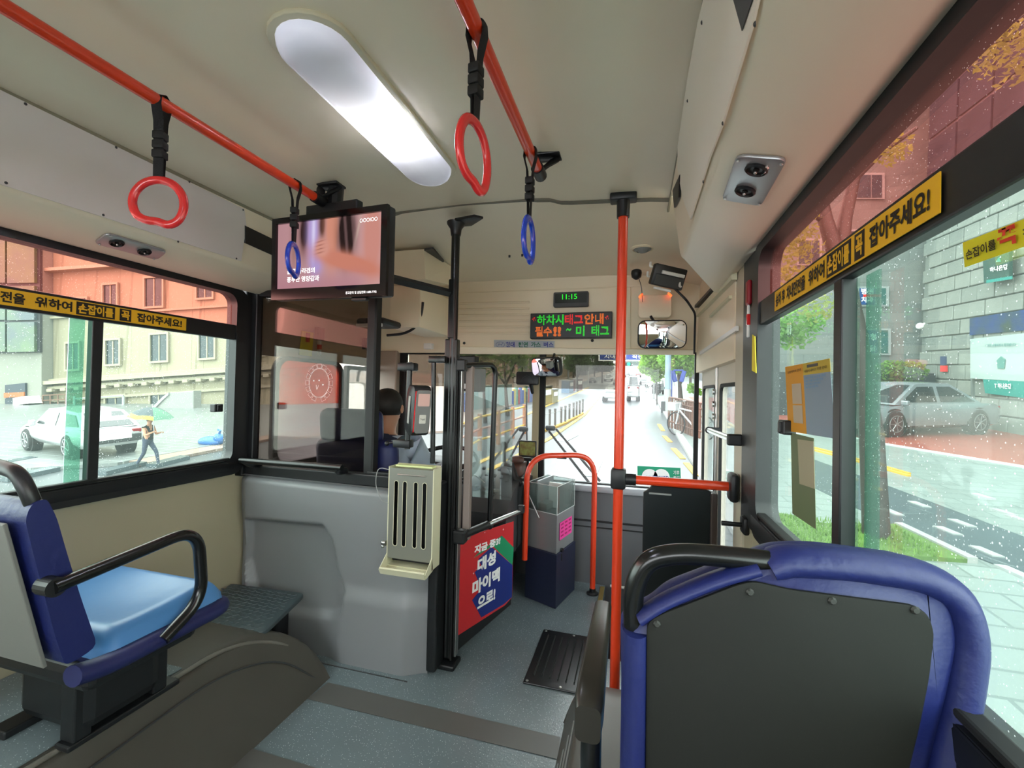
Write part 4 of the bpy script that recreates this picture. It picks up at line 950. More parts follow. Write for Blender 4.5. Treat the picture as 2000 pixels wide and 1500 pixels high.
sh = sh + [V((sh[-1].x-.02, YS2-.002, .42)), V((sh[0].x+.004, YS2-.002, .42))]
b = B(); prism(b, fillet(sh, .012, 3, True), (0, -.006, 0), .002); shell = obj('back_shell', b, mat('shell_shaded', '1a1b18', .6, speck='262723', spscale=300, spcut=.1, spec=.2), sr, smooth=40)  # shade on this shell is put into its colour, darker than the left seat's
screws(sr, back_pts(YS2-.009, ((1283, 1219), (1465, 1157), (1626, 1174), (1788, 1192))), (0, -1, 0), .0048, .0025, m=mat('shell_screw', '2c2d2a', .5))
b = B(); tp_ = [at(1238, 1235, Y=YS2+.015), at(1236, 1150, Y=YS2+.015), at(1262, 1092, Y=YS2+.015), at(1325, 1080, Y=YS2+.015), at(1410, 1086, Y=YS2+.015), at(1530, 1100, Y=YS2+.015)]
tube(b, fillet(tp_, .04, 6), .0135, 16); obj('grab_handle', b, mat('handle_black', '101213', .22), sr, smooth=60)
b = B(); tp_ = [at(1500, 1105, Y=YS2+.02), at(1530, 1094, Y=YS2+.02), at(1640, 1098, Y=YS2+.02), at(1790, 1120, Y=YS2+.02), at(1862, 1160, Y=YS2+.02), at(1884, 1240, Y=YS2+.02), at(1868, 1360, Y=YS2+.02), at(1835, 1500, Y=YS2+.02), V((xr_b-.03, YS2+.02, .45))]
tube(b, fillet(tp_, .03, 5), [.015]+[.019]*(len(fillet(tp_, .03, 5))-1), 16, r2=.03); obj('rim_roll', b, blue, sr, smooth=60, label='navy padded roll around the top and window side')
b = B(); tp_ = [at(1242, 1225, Y=YS2+.015), at(1240, 1400, Y=YS2+.015), V((at(1240, 1400, Y=YS2).x, YS2+.015, .45))]; tube(b, tp_, .0185, 16, r2=.03); obj('side_roll', b, blue, sr, smooth=60)
b = B(); tp_ = [at(1250, 1205, Y=YS2+.01), at(1300, 1172, Y=YS2+.01), at(1400, 1130, Y=YS2+.01), at(1480, 1108, Y=YS2+.01)]; tube(b, fillet(tp_, .03), .009, 10, r2=.02); obj('piping', b, blue, sr, smooth=60)
b = B(); box(b, .0, .36, .66, 1.05, .60, .68, .03, seg=4); obj('cushion', b, ltblue, sr, smooth=60)
b = B(); box(b, .04, .32, .70, 1.0, .30, .60, .02); obj('pedestal', b, bplast, sr)
arm = [at(1183, 1180, X=-.055), at(1168, 1395, X=-.055)]
b = B(); zA = .797
secs = []
for y, hw, zt2, hb in ((.948, .010, .792, .020), (.935, .0165, .797, .028), (.80, .0185, .797, .03), (.70, .0205, .795, .034), (.655, .021, .79, .045), (.64, .018, .78, .05)):
    secs.append([V((-.058+u, y, zt2-hb/2+v)) for u, v in rrect(hw*2, hb, min(hw, hb/2)*.55, 3)])
loft(b, secs); obj('armrest', b, mat('armrest_black', '26241f', .33), sr, smooth=50)
b = B(); tube(b, fillet([V((-.055, .67, .77)), V((-.055, .66, .70)), V((-.05, .68, .45)), V((.02, .74, .42))], .06), .015, 12); obj('armrest_post', b, black, sr, smooth=50)

sl_ = thing('bus_seat', 'navy bus seat with light blue cushion and black armrest hoop on the left wheel box', 'seat', (-1.42, .85, .304))
XA = -1.19
# cushion: rounded slab tilting gently back
def cush(u, v, top):
    x = XA-.46*u; y = .772+.318*v; rr_ = min(u, 1-u, .12)/.12; rv = min(v, 1-v, .12)/.12
    e = math.sqrt(max(0, 1-(1-rr_)**2))*math.sqrt(max(0, 1-(1-rv)**2)); z = .555
    return V((x, y, z+(.065+.012*v-.014*math.sin(PI*u)*math.sin(PI*min(1, v*1.15)))*e)) if top else V((x+(u-.5)*.03, y, z-.035*e))
b = B(); grid(b, 0, 1, 0, 1, 28, 28, lambda u, v: cush(u, v, True)); obj('cushion', b, ltblue, sl_, smooth=80, label='light blue seat cushion')
b = B(); grid(b, 0, 1, 0, 1, 28, 28, lambda u, v: cush(u, v, False)); bmesh.ops.reverse_faces(b, faces=b.faces[:])
tube(b, fillet([V((XA+.002, .70, .570)), V((XA+.002, .77, .556)), V((XA+.002, 1.08, .556)), V((XA-.46, 1.08, .556)), V((XA-.46, .74, .556))], .05), .022, 12, r2=.03); obj('cushion_side', b, navy, sl_, smooth=80)
# backrest: aisle face polygon then across to the window side
prf = [(p.y, p.z) for p in (at(x, y, X=XA) for x, y in ((192, 1262), (160, 1170), (132, 1080), (112, 1010), (92, 972), (62, 985), (50, 1015), (66, 1080), (90, 1170), (108, 1240), (128, 1300), (150, 1290)))]
pf = fillet([V((0, y, z)) for y, z in prf], .02, 3, True)
b = B(); loft(b, [[V((x, p.y, p.z+dz)) for p in pf] for x, dz in ((XA-.002, 0), (XA-.02, 0), (XA-.43, 0), (XA-.46, -.02))])
obj('backrest', b, blue, sl_, smooth=50)
b = B(); prism(b, [V((XA-.035, .602, .93)), V((XA-.42, .602, .93)), V((XA-.42, .676, .60)), V((XA-.035, .676, .60))], (0, -.008, -.002), .002); obj('back_shell', b, shellgrey, sl_)
b = B(); tube(b, fillet([V((XA-.018, .652, .90)), V((XA-.022, .625, .99)), V((XA-.045, .62, 1.028)), V((XA-.12, .62, 1.04)), V((XA-.22, .62, 1.04))], .045, 7), .0145, 16); obj('grab_handle', b, bplast, sl_, smooth=60)
arm_ = [at(103, 1148, X=XA+.025), at(318, 1060, X=XA+.025), at(372, 1080, X=XA+.025), at(367, 1170, X=XA+.025), at(318, 1250, X=XA+.025)]
pts = fillet([arm_[0], V((XA+.025, .965, arm_[1].z+.012)), V((XA+.025, .985, .62)), arm_[4]], [0, .075, .09, 0], 9)
b = B(); tube(b, pts, .0145, 18, r2=.0165); obj('armrest_hoop', b, mat('handle_black', '101213', .22), sl_, smooth=60)
b = B(); disc(b, (XA-.01, arm_[0].y+.004, arm_[0].z), (1, 0, 0), .02, .04, 16); obj('hoop_pivot', b, bplast, sl_)
b = B(); box(b, XA-.42, XA-.05, .76, 1.04, .475, .535, .02); box(b, XA-.38, XA-.13, .80, 1.00, .33, .48, .03); obj('seat_pan', b, bplast, sl_)
b = B(); box(b, XA-.19, XA-.14, .78, 1.06, .304, .320, .004); obj('seat_rail', b, bplast, sl_); b = B(); box(b, XA-.40, XA-.34, .76, 1.10, .304, .325, .004); obj('seat_rail', b, bplast, sl_)
b = B(); box(b, XA-.19, XA-.14, .79, .83, .32, .47, .004); obj('seat_foot', b, bplast, sl_); b = B(); box(b, XA-.19, XA-.14, .98, 1.02, .32, .47, .004); obj('seat_foot', b, bplast, sl_)
# ------------------------------------------------------------------ HEADER: LED SIGN, CLOCK, PLATES
def raster(s, nx, ny, bold=.02):
    me = textmesh(s, bold); me.calc_loop_triangles(); co = np.array([v.co[:2] for v in me.vertices]); lo, hi = co.min(0), co.max(0)
    g = np.zeros((ny, nx), bool); X_, Y_ = np.meshgrid(lo[0]+(np.arange(nx)+.5)/nx*(hi[0]-lo[0]), lo[1]+(np.arange(ny)+.5)/ny*(hi[1]-lo[1]))
    for t_ in me.loop_triangles:
        a, b_, c = (co[i] for i in t_.vertices); d = (b_[0]-a[0])*(c[1]-a[1])-(c[0]-a[0])*(b_[1]-a[1])
        if abs(d) < 1e-9: continue
        w1 = ((b_[0]-X_)*(c[1]-Y_)-(c[0]-X_)*(b_[1]-Y_))/d; w2 = ((c[0]-X_)*(a[1]-Y_)-(a[0]-X_)*(c[1]-Y_))/d; w3 = 1-w1-w2
        g |= (w1 >= 0) & (w2 >= 0) & (w3 >= 0)
    bpy.data.meshes.remove(me); return g
eg = mat('led_green', '20ff30', .5, emit='18f828', es=1.1); er = mat('led_red', 'ff2020', .5, emit='ff1410', es=1.2); eo = mat('led_orange', 'ff8a10', .5, emit='ff7008', es=1.2)
c0, c1, c2 = hp(1036, 613, .05), hp(1196, 608, .05), hp(1036, 660, .05)
YL2 = c0.y-.0
def lq(px, py): return at(px, py, Y=YL2)
c0, c1, c2, c3 = lq(1036, 613), lq(1196, 607), lq(1036, 660), lq(1196, 661)
LO = (c2+c3)/2; ex = V((1, 0, 0)); wL = c1.x-c0.x; hL = ((c0.z-c2.z)+(c1.z-c3.z))/2; xL0 = c0.x; zL0 = (c2.z+c3.z)/2
led = thing('led_sign', 'black LED message sign with red green and orange Korean text above the windscreen', 'sign', (xL0+wL/2, YL2, zL0))
b = B(); box(b, xL0, xL0+wL, YL2, YL2+.055, zL0, zL0+hL, .004); obj('housing', b, bplast, led)
mg = .012
def led_text(s, u0, u1, row, m, nx, ny=18, bold=.03, dz0=0):
    g = raster(s, nx, ny, bold); b = B(); p = (hL-2*mg)/38; 
    x0_ = xL0+mg+(wL-2*mg)*u0; dx = (wL-2*mg)*(u1-u0)/nx; z0_ = zL0+mg+(p*20 if row == 0 else p*0)+dz0*p; dz = p
    for j in range(ny):
        for i in range(nx):
            if g[j, i]:
                x, z = x0_+dx*(i+.5), z0_+dz*(j+.5); r_ = min(dx, dz)*.44
                face(b, [b.verts.new((x+r_*math.cos(a), YL2-.0008, z+r_*math.sin(a))) for a in (PI/4, 3*PI/4, 5*PI/4, 7*PI/4)])
    return obj('lettering', b, m, led, kind='stuff')
led_text('*', .0, .06, 0, er, 9, 10, .07, 4); led_text('하차시', .065, .415, 0, eg, 50); led_text('태그', .43, .665, 0, er, 34); led_text('안내', .68, .92, 0, eo, 34); led_text('*', .935, .995, 0, er, 9, 10, .07, 4)
led_text('필수', .045, .265, 1, eo, 32); led_text('!!', .285, .385, 1, eo, 14, 17, .05); led_text('~', .45, .515, 1, eg, 10, 5, .03, 9); led_text('미', .575, .685, 1, eg, 16); led_text('태그', .77, .99, 1, eg, 34)
q0, q1 = hp(1081, 570, .03), hp(1149, 599, .03)
ck = thing('clock', 'small dark digital clock with green figures above the LED sign', 'clock', ((q0.x+q1.x)/2, q0.y, q1.z))
yk = q0.y-.0; a, c = at(1081, 571, Y=yk), at(1149, 599, Y=yk); a2 = at(1081, 600, Y=yk)
b = B(); plate(b, ((a.x+c.x)/2, yk+.03, (a.z+a2.z)/2), (1, 0, 0), (0, 0, 1), c.x-a.x, a.z-a2.z, .03, .01, .003); obj('housing', b, dgrey, ck)
b = B(); plate(b, ((a.x+c.x)/2, yk, (a.z+a2.z)/2+.006), (1, 0, 0), (0, 0, 1), (c.x-a.x)*.9, (a.z-a2.z)*.62, .001, .004); obj('display', b, mat('clock_face', '061006', .15), ck)
text_on('11:15', (at(1098, 585, Y=yk).x, yk-.0015, at(1098, 585, Y=yk).z), (at(1127, 585, Y=yk).x, yk-.0015, at(1098, 585, Y=yk).z), (at(1098, 575, Y=yk).x, yk-.0015, at(1098, 575, Y=yk).z), eg, ck, .0003, .0, 'digits')
q = [hp(*p, .020) for p in ((965, 680), (1083, 682), (1083, 666), (965, 664))]
pl = thing('name_plate', 'silver plate with blue and green Korean lettering under the LED sign', 'plate', q[0])
b = B(); prism(b, q, HN*.002); obj('sheet', b, mat('plate_silver', 'b4b8bd', .35, .3), pl)
def ht(s, x0, x1, m, y0=678, y1=668): text_on(s, hp(x0, y0, .0225), hp(x1, y0, .0225), hp(x0, y1, .0225), m, pl, .0004, .03)
bi = mat('blue_ink', '23308c', .4); gi = mat('green_ink', '1f6a50', .4)
ht('현대', 988, 1005, bi); ht('천연', 1012, 1031, gi); ht('가스', 1037, 1056, gi); ht('버스', 1062, 1081, bi)
b = B(); e = [hp(977+8.5*math.cos(k*PI/10), 673+5.2*math.sin(k*PI/10), .0226) for k in range(20)]; tube(b, e, .0009, 4, closed=True)
for p_a, p_b in (((972, 676.5), (975.5, 669.5)), ((978.5, 676.5), (982, 669.5)), ((974, 673.5), (980, 672.5))): rod(b, hp(*p_a, .0226), hp(*p_b, .0226), .0011, 4)
obj('emblem', b, bi, pl)
for px, py, l in ((907, 670, 'left'), (1157, 665, 'right')):
    b = B(); c = hp(px, py, .012); lathe(b, c, HN, [(.010, 0), (.009, .008), (.004, .010)], 12); o = obj('panel_knob', b, bplast, loc=c); o['label'] = 'round black fastener on the header panel, %s one' % l; o['category'] = 'knob'
for px, py, l in ((995, 502, 'left of the pair'), (1020, 500, 'right of the pair')):
    c = at(px, py, Z=1.965); b = B(); disc(b, (c.x, c.y, 1.975), (0, 0, -1), .006, .012, 8); o = obj('ceiling_plug', b, dgrey, loc=(c.x, c.y, 1.97)); o['label'] = 'tiny dark plug in the front ceiling, '+l; o['category'] = 'plug'
# ceiling devices at the right front
c = at(1255, 488, Z=1.965); sp_ = thing('ceiling_speaker', 'round cream ceiling speaker near the right front corner', 'speaker', (c.x, c.y, 1.96))
b = B(); lathe(b, (c.x, c.y, 1.978), (0, 0, -1), [(.062, 0), (.062, .008), (.050, .014), (.046, .010)], 26); obj('rim', b, cover_beige, sp_, smooth=40)
b = B(); lathe(b, (c.x, c.y, 1.975), (0, 0, -1), [(.046, 0), (.044, .010), (.030, .018), (.028, .014), (.016, .024), (.002, .026)], 22); obj('grille', b, grey, sp_, smooth=40)
b = B(); c = at(1243, 540, Y=2.6); lathe(b, c+V((0, 0, .03)), (0, -.2, -1), [(.028, 0), (.03, .012), (.026, .035), (.008, .05)], 16); tube(b, fillet([c+V((.01, 0, 0)), c+V((.03, .02, -.06)), c+V((.035, .03, -.14))], .03), .0018, 5); o = obj('dome_camera', b, bplast, loc=c, smooth=50); o['label'] = 'small black dome camera right of the orange pole at the front'; o['category'] = 'camera'
rtc = cam_at(1305, 541, 2.35); rt_ = thing('router', 'black communication box with white cable plugs in the right front corner', 'router', rtc)
RMx = frame_of(rtc, (1, .25, -.22), (0, -.25, 1)); b = B(); box(b, -.085, .085, -.055, .055, -.04, .02, .008, M=RMx); obj('housing', b, bplast, rt_, smooth=30)
b = B(); box(b, -.07, .08, -.052, .005, .02, .026, .003, M=RMx); obj('front_plate', b, dgrey, rt_)
b = B(); box(b, -.045, .075, .008, .026, .02, .034, .004, M=RMx); obj('label_strip', b, white, rt_)
for k, (x, y) in enumerate(((-.10, .03), (-.10, -.02), (.075, -.035))):
    b = B(); tube(b, fillet([RMx @ V((x, y, .02)), RMx @ V((x-.012, y, .03)), RMx @ V((x-.014, y+.022, .02))], .008), .006, 8); obj('cable_plug', b, white, rt_)
b = B(); box(b, -.06, .03, -.075, -.062, .0, .02, .003, M=RMx); obj('cable_plug', b, white, rt_)
b = B(); tube(b, fillet([RMx @ V((.05, -.05, 0)), cam_at(1340, 585, 2.33), cam_at(1358, 612, 2.4), cam_at(1356, 690, 2.6)], .03), .006, 8); obj('cable', b, bplast, rt_, smooth=50)
wc = at(1279, 598, Y=2.72); wf_ = thing('wifi_box', 'flat cream box with two orange glowing corners above the round mirror', 'box', wc)
b = B(); plate(b, wc, (1, 0, 0), (0, 0, 1), .185, .135, -.03, .022, .006); o = obj('housing', b, cover_beige, wf_, smooth=40)
eor = mat('orange_lamp', 'ff6a30', .4, emit='ff5a28', es=2.5)
for sx in (-1, 1): b = B(); M = frame_of(wc+V((sx*.080, -.006, .060)), (1, 0, 0), (0, 0, 1)) @ Matrix.Rotation(-sx*PI/4, 4, 'Z'); box(b, -.014, .014, -.004, .004, -.001, .032, .002, M=M); obj('corner_light', b, eor, wf_)
# mirrors
def mirror(name, label, c, w, h, target, r=.035, rod_to=None, curve=.8):
    c = V(c); n = ((EYE-c).normalized()+(V(target)-c).normalized()).normalized(); up_ = V((0, 0, 1)); rt_ = up_.cross(n).normalized(); up_ = n.cross(rt_)
    o = thing(name, label, 'mirror', c)
    b = B(); plate(b, c-n*.028, rt_, up_, w, h, .026, r, .008); obj('housing', b, bplast, o, smooth=40)
    M_ = frame_of(c, rt_, up_); pts = rrect(w-.014, h-.014, r*.85); b = B(); rings = [[b.verts.new(M_ @ V((x*k/6, y*k/6, .002+((w/2)**2+(h/2)**2-(x*k/6)**2-(y*k/6)**2)/(2*curve)))) for x, y in pts] for k in range(1, 7)]; cv = b.verts.new(M_ @ V((0, 0, .002+((w/2)**2+(h/2)**2)/(2*curve)))); N_ = len(pts)
    for k in range(N_):
        face(b, [cv, rings[0][k], rings[0][(k+1) % N_]])
        for A, C in zip(rings, rings[1:]): face(b, [A[k], C[k], C[(k+1) % N_], A[(k+1) % N_]])
    obj('mirror_glass', b, mirrorm, o, smooth=80)
    b = B(); tube(b, [V((x, y, z)) for x, y, z in [tuple(frame_of(c, rt_, up_) @ V((p[0], p[1], 0))) for p in rrect(w-.008, h-.008, r)]], .004, 8, closed=True); obj('rim', b, bplast, o)
    if rod_to is not None: b = B(); tube(b, fillet([c-n*.02, c-n*.05+V((0, .02, .01)), V(rod_to)], .03), .008, 8); obj('arm', b, bplast, o, smooth=40)
    return o
m1c = at(1066, 717, Y=2.66); HEAD = V((-1.27, 2.12, 1.13))
mirror('interior_mirror', 'small rounded interior mirror at the top centre of the windscreen showing the driver', m1c, .205, .118, HEAD+V((.04, .02, -.02)), .03, m1c+V((.03, .12, .09)))
m2c = at(1293, 653, Y=2.62); mirror('interior_mirror', 'large rounded interior mirror above the door side of the windscreen', m2c, .262, .160, V((.55, -.9, 1.1)), .04, m2c+V((-.06, .1, .12)))
# dashcam, upright box, dash display
c = at(1030, 739, Y=2.86); dc = thing('rear_display', 'black device with a round moulded back standing on the centre post', 'display', c)
b = B(); plate(b, c+V((0, .02, 0)), (1, 0, 0), (0, .05, 1), .152, .088, .03, .014, .006); obj('housing', b, bplast, dc, smooth=30)
b = B(); tube(b, [c+V((.04*math.cos(a), -.012, -.03+.045*math.sin(a))) for a in np.linspace(.1, PI-.1, 14)], .0018, 5); obj('moulded_ring', b, dgrey, dc)
b = B(); tube(b, [c+V((.022, .0, -.03)), at(1040, 768, Y=2.90)], [.016, .010], 10); rod(b, c+V((-.035, 0, .04)), c+V((-.036, 0, .075)), .003, 6); tube(b, [c+V((-.085+.012*math.cos(a), 0, -.01+.022*math.sin(a))) for a in np.linspace(1, 5.3, 10)], .0018, 5); obj('stem', b, bplast, dc)
c = at(928, 742, Y=2.3); ub = thing('ticket_device', 'grey box device with a white label behind the black gate loop', 'device', c)
b = B(); box(b, c.x-.055, c.x+.045, c.y-.03, c.y+.05, c.z-.065, c.z+.062, .005); obj('housing', b, grey, ub)
b = B(); box(b, c.x-.056, c.x-.010, c.y-.036, c.y-.03, c.z-.06, c.z+.058, .003); obj('dark_side', b, dgrey, ub)
b = B(); box(b, c.x-.055, c.x-.025, c.y-.038, c.y-.036, c.z-.05, c.z-.022); obj('label', b, whitep, ub)
b = B(); box(b, -.03, .09, -.02, .05, -.02, .04, .008, M=Matrix.Translation((c.x-.05, c.y-.1, c.z+.085))); obj('mount', b, bplast, ub)
c = at(1030, 877, Y=2.72); dd = thing('dash_display', 'small dashboard display with green and red picture left of the orange arch', 'display', c)
b = B(); plate(b, c+V((0, .015, 0)), (1, 0, 0), (0, 0, 1), .112, .105, .015, .006, .002); obj('housing', b, bplast, dd)
b = B(); plate(b, c+V((0, -.0005, .002)), (1, 0, 0), (0, 0, 1), .100, .084, .001, .002); o = obj('screen', b, mat('dash_picture', '7c8a4a', .3, noise=.7, nscale=30, col2='5a2620', emit='6f7a3c', es=.15), dd)
b = B(); box(b, c.x-.06, c.x+.03, c.y-.01, c.y+.03, c.z-.075, c.z-.055, .004); rod(b, c+V((0, .02, -.06)), c+V((0, .03, -.16)), .008, 8); obj('stand', b, bplast, dd)
# sticker on the windscreen
q = [at(*p, Y=YW-.002) for p in ((1245, 942), (1330, 944), (1329, 914), (1245, 910))]
st = thing('travel_card_sticker', 'green and white travel card sticker at the foot of the windscreen', 'sticker', q[0])
tealm = mat('sticker_teal', '1f9a74', .5)
b = B(); prism(b, q, (0, .001, 0)); obj('sheet', b, tealm, st)
for px in (1269, 1292): b = B(); c = at(px, 931, Y=YW-.003); disc(b, c+V((0, 0, 0)), (0, -1, 0), .048, .0006, 26); obj('white_disc', b, whitep, st)
for px in (1269, 1292): b = B(); c = at(px, 939, Y=YW-.0045); disc(b, c, (0, -1, 0), .018, .0006, 18); obj('teal_disc', b, tealm, st)
text_on('CLIMATE CARD', at(1252, 935, Y=YW-.006), at(1306, 936, Y=YW-.006), at(1252, 929, Y=YW-.006), bi, st, .0003, .02)
text_on('기후', at(1315, 927, Y=YW-.004), at(1327, 927, Y=YW-.004), at(1315, 919, Y=YW-.004), whitep, st, .0003, .02); text_on('동행', at(1315, 938, Y=YW-.004), at(1327, 938, Y=YW-.004), at(1315, 930, Y=YW-.004), whitep, st, .0003, .02)
# wipers outside the windscreen
wm = mat('wiper_dark', '2a2028', .5)
for lab, blade, hub, arms in (('left', ((1028, 765), (1030, 935)), (1022, 838), ((1014, 835, 960, 905), (1024, 842, 985, 915))), ('right', ((1060, 760), (1062, 932)), (1075, 836), ((1072, 842, 1150, 942), (1086, 838, 1172, 940)))):
    YO = YW+.06; o = thing('wiper', 'windscreen wiper with twin arm, %s of the centre post' % lab, 'wiper', at(*hub, Y=YO))
    b = B(); tube(b, [at(*blade[0], Y=YO), at(*blade[1], Y=YO)], .0055, 8, r2=.009); obj('blade', b, wm, o)
    for x0_, y0_, x1_, y1_ in arms: b = B(); rod(b, at(x0_, y0_, Y=YO), at(x1_, y1_, Y=YO), .0075, 8, .009); obj('arm', b, wm, o)
    b = B(); c = at(*hub, Y=YO-.01); box(b, c.x-.035, c.x+.035, c.y-.012, c.y+.012, c.z-.018, c.z+.018, .012); obj('hub', b, bplast, o, smooth=50)

# ------------------------------------------------------------------ DRIVER'S CAB
db = thing('dashboard', 'dark driver dashboard with instrument hood, switches and dials', 'dashboard', (-1.3, 2.7, .0))
b = B(); loft(b, [[V((x, y, z)) for y, z in ((2.91, .0), (2.91, .64), (2.86, .67), (2.72, .70), (2.58, .69), (2.52, .62), (2.60, .30), (2.62, .0))] for x in (-1.84, -1.5, -1.15, -.76)]); obj('body', b, dgrey, db, smooth=35)
b = B(); loft(b, [[V((x, y, z+h)) for y, z in ((2.86, .66), (2.80, .76), (2.66, .80), (2.56, .775), (2.55, .73), (2.60, .66))] for x, h in ((-1.50, -.05), (-1.42, -.01), (-1.27, .0), (-1.10, -.01), (-1.02, -.05))]); obj('instrument_hood', b, bplast, db, smooth=50)
b = B(); plate(b, (-1.26, 2.585, .70), (1, 0, 0), (0, .5, .86), .34, .12, .004, .02); obj('gauge_panel', b, mat('gauge_dark', '16181c', .2), db)
pieces('gauge', 'gauge', lambda b: lathe(b, (0, 0, 0), (0, 0, 1), [(.032, 0), (.034, .004), (.029, .004), (.028, .002)], 20), steel, db, [zto((-1.34+.16*i, 2.578, .702), (0, -.86, .5)) for i in range(2)])
# slanted switch console beside the gate
b = B(); P0 = V((-.98, 2.38, 0)); loft(b, [[V((x, y, z)) for y, z in ((2.92, .30), (2.92, .66), (2.70, .72), (2.45, .66), (2.30, .56), (2.28, .30))] for x in (-.98, -.66)]); con = obj('switch_console', b, dgrey, db, smooth=30)
def onc(px, py): return onplane(px, py, (-.8, 2.45, .662), (0, -.371, .928))
cn = V((0, -.371, .928))
pieces('dial', 'dial', lambda b: lathe(b, (0, 0, 0), (0, 0, 1), [(.024, 0), (.026, .004), (.018, .006), (.016, .016), (.004, .018)], 18), mat('dial_chrome', '9b9da0', .25, .8), db, [zto(onplane(x, y, (-.8, 2.36, .61), (0, -.5, .86)), (0, -.5, .86)) for x, y in ((932, 954), (949, 958), (968, 962))])
pieces('switch', 'switch', lambda b: box(b, -.010, .010, -.013, .013, 0, .012, .003), mat('switch_black', '1a1c1e', .35), db, [zto(onc(x, y), cn) for x, y in ((938, 932), (952, 928), (966, 931), (980, 934), (946, 916), (962, 914), (976, 918), (990, 940), (992, 925))])
b = B(); q = onc(985, 905); rod(b, q, q+V((0, -.01, .10)), .012, 10); ball(b, q+V((0, -.01, .11)), .024, (1, 1, 1.3)); obj('gear_lever', b, bplast, db, smooth=50)
b = B(); q = onplane(938, 945, (-.8, 2.36, .61), (0, -.5, .86)); tube(b, fillet([q+V((-.05, -.01, .05)), q+V((-.01, -.02, .045)), q+V((.03, -.01, .01))], .02), .005, 8); obj('silver_lever', b, chrome, db, smooth=50)
b = B(); box(b, -.80, -.66, 2.62, 2.80, .70, .78, .02); ball(b, (-.70, 2.66, .80), .035, (1.3, 1, .8)); obj('clutter', b, mat('brown_clutter', '5a4038', .5), db, smooth=50)
b = B(); q = at(1005, 935, Y=2.6); tube(b, [q+V((-.03, 0, .09)), q, q+V((.05, .0, -.02))], [.022, .028, .03], 12); obj('column_box', b, bplast, db, smooth=50)
stw = thing('steering_wheel', 'large black steering wheel with grey hub', 'steering wheel', (-1.18, 2.46, .74))
SM = Matrix.Translation((-1.12, 2.46, .765)) @ Matrix.Rotation(math.radians(-24), 4, 'X').inverted() 
b = B(); tube(b, [SM @ V((.225*math.cos(2*PI*k/40), .225*math.sin(2*PI*k/40), 0)) for k in range(40)], .014, 10, closed=True); obj('rim', b, bplast, stw, smooth=60)
for a in (.2, PI-.2, -PI/2): b = B(); tube(b, [SM @ V((0, 0, -.03)), SM @ V((.215*math.cos(a), .215*math.sin(a), 0))], .016, 8, r2=.008); obj('spoke', b, bplast, stw)
b = B(); lathe(b, SM @ V((0, 0, -.05)), SM.to_3x3() @ V((0, 0, 1)), [(.06, 0), (.07, .02), (.05, .045), (.01, .05)], 20); obj('hub', b, dgrey, stw, smooth=50)
b = B(); rod(b, SM @ V((0, 0, -.04)), V((-1.15, 2.68, .45)), .035, 12); obj('column', b, bplast, stw)
ds = thing('driver_chair', 'dark navy driver seat with headrest behind the smoked glass', 'seat', (-1.30, 2.05, 0))
b = B(); box(b, -1.53, -1.06, 1.93, 2.38, .36, .48, .05, seg=4); obj('cushion', b, navy, ds, smooth=60)
b = B(); box(b, -1.52, -1.08, -.05, .05, 0, .52, .05, seg=4, M=Matrix.Translation((0, 1.93, .46)) @ Matrix.Rotation(.10, 4, 'X')); obj('backrest', b, navy, ds, smooth=60)
q = at(715, 830, Y=1.90); b = B(); box(b, -1.50, -1.16, -.04, .04, 0, .17, .04, seg=4, M=Matrix.Translation((0, 1.885, .95)) @ Matrix.Rotation(.08, 4, 'X')); obj('headrest', b, navy, ds, smooth=60)
b = B(); box(b, -1.45, -1.15, 1.98, 2.3, 0, .38, .02); obj('pedestal', b, bplast, ds)

def figure(name, label, joints, bones, fm, loc, M, parts=None, **k):
    """one skinned body; joints: name -> ((x, y, z), r); faces take the material of their nearest bone"""
    names = list(joints); me = bpy.data.meshes.new(name); me.from_pydata([joints[n][0] for n in names], [(names.index(a), names.index(b_)) for a, b_ in bones], [])
    o = bpy.data.objects.new(name, me); COL.objects.link(o); md = o.modifiers.new('s', 'SKIN'); md.use_smooth_shade = True; sb = o.modifiers.new('u', 'SUBSURF'); sb.levels = 2
    if not me.skin_vertices: 
        bpy.context.view_layer.objects.active = o; 
    sv = me.skin_vertices[0].data if me.skin_vertices else None
    if sv is None:
        bpy.context.view_layer.objects.active = o; bpy.ops.mesh.customdata_skin_add(); sv = me.skin_vertices[0].data
    for i, n in enumerate(names): r_ = joints[n][1]; sv[i].radius = (r_, r_) if not isinstance(r_, tuple) else r_; sv[i].use_root = (n == 'pelvis')
    bpy.context.view_layer.update(); e = bpy.data.meshes.new_from_object(o.evaluated_get(bpy.context.evaluated_depsgraph_get())); bpy.data.objects.remove(o)
    mats = []; fidx = []
    for a, b_ in bones:
        m_ = fm.get((a, b_)) or fm.get(b_)
        if m_ not in mats: mats.append(m_)
        fidx.append(mats.index(m_))
    e.materials.clear(); [e.materials.append(m_) for m_ in mats]
    for p in e.polygons:
        c = p.center; best = 1e9
        for (a, b_), mi in zip(bones, fidx):
            A = V(joints[a][0]); D = V(joints[b_][0])-A; t_ = max(0, min(1, (c-A).dot(D)/D.length_squared)); d_ = (c-A-D*t_).length
            if d_ < best: best = d_; p.material_index = mi
        p.use_smooth = True
    e.transform(M.inverted() if False else Matrix.Identity(4)); e.name = name
    r = bpy.data.objects.new(name, e); COL.objects.link(r); r.matrix_world = M; WM[r.name] = M.copy(); r['label'] = label; r['category'] = 'person'
    return r
skin = mat('skin', 'c08a6c', .5); hairm = mat('black_hair', '15110f', .6); shirt = mat('pale_blue_shirt', 'aebccb', .7); vest = mat('navy_vest', '1b2238', .8); trous = mat('dark_trousers', '20242e', .8)
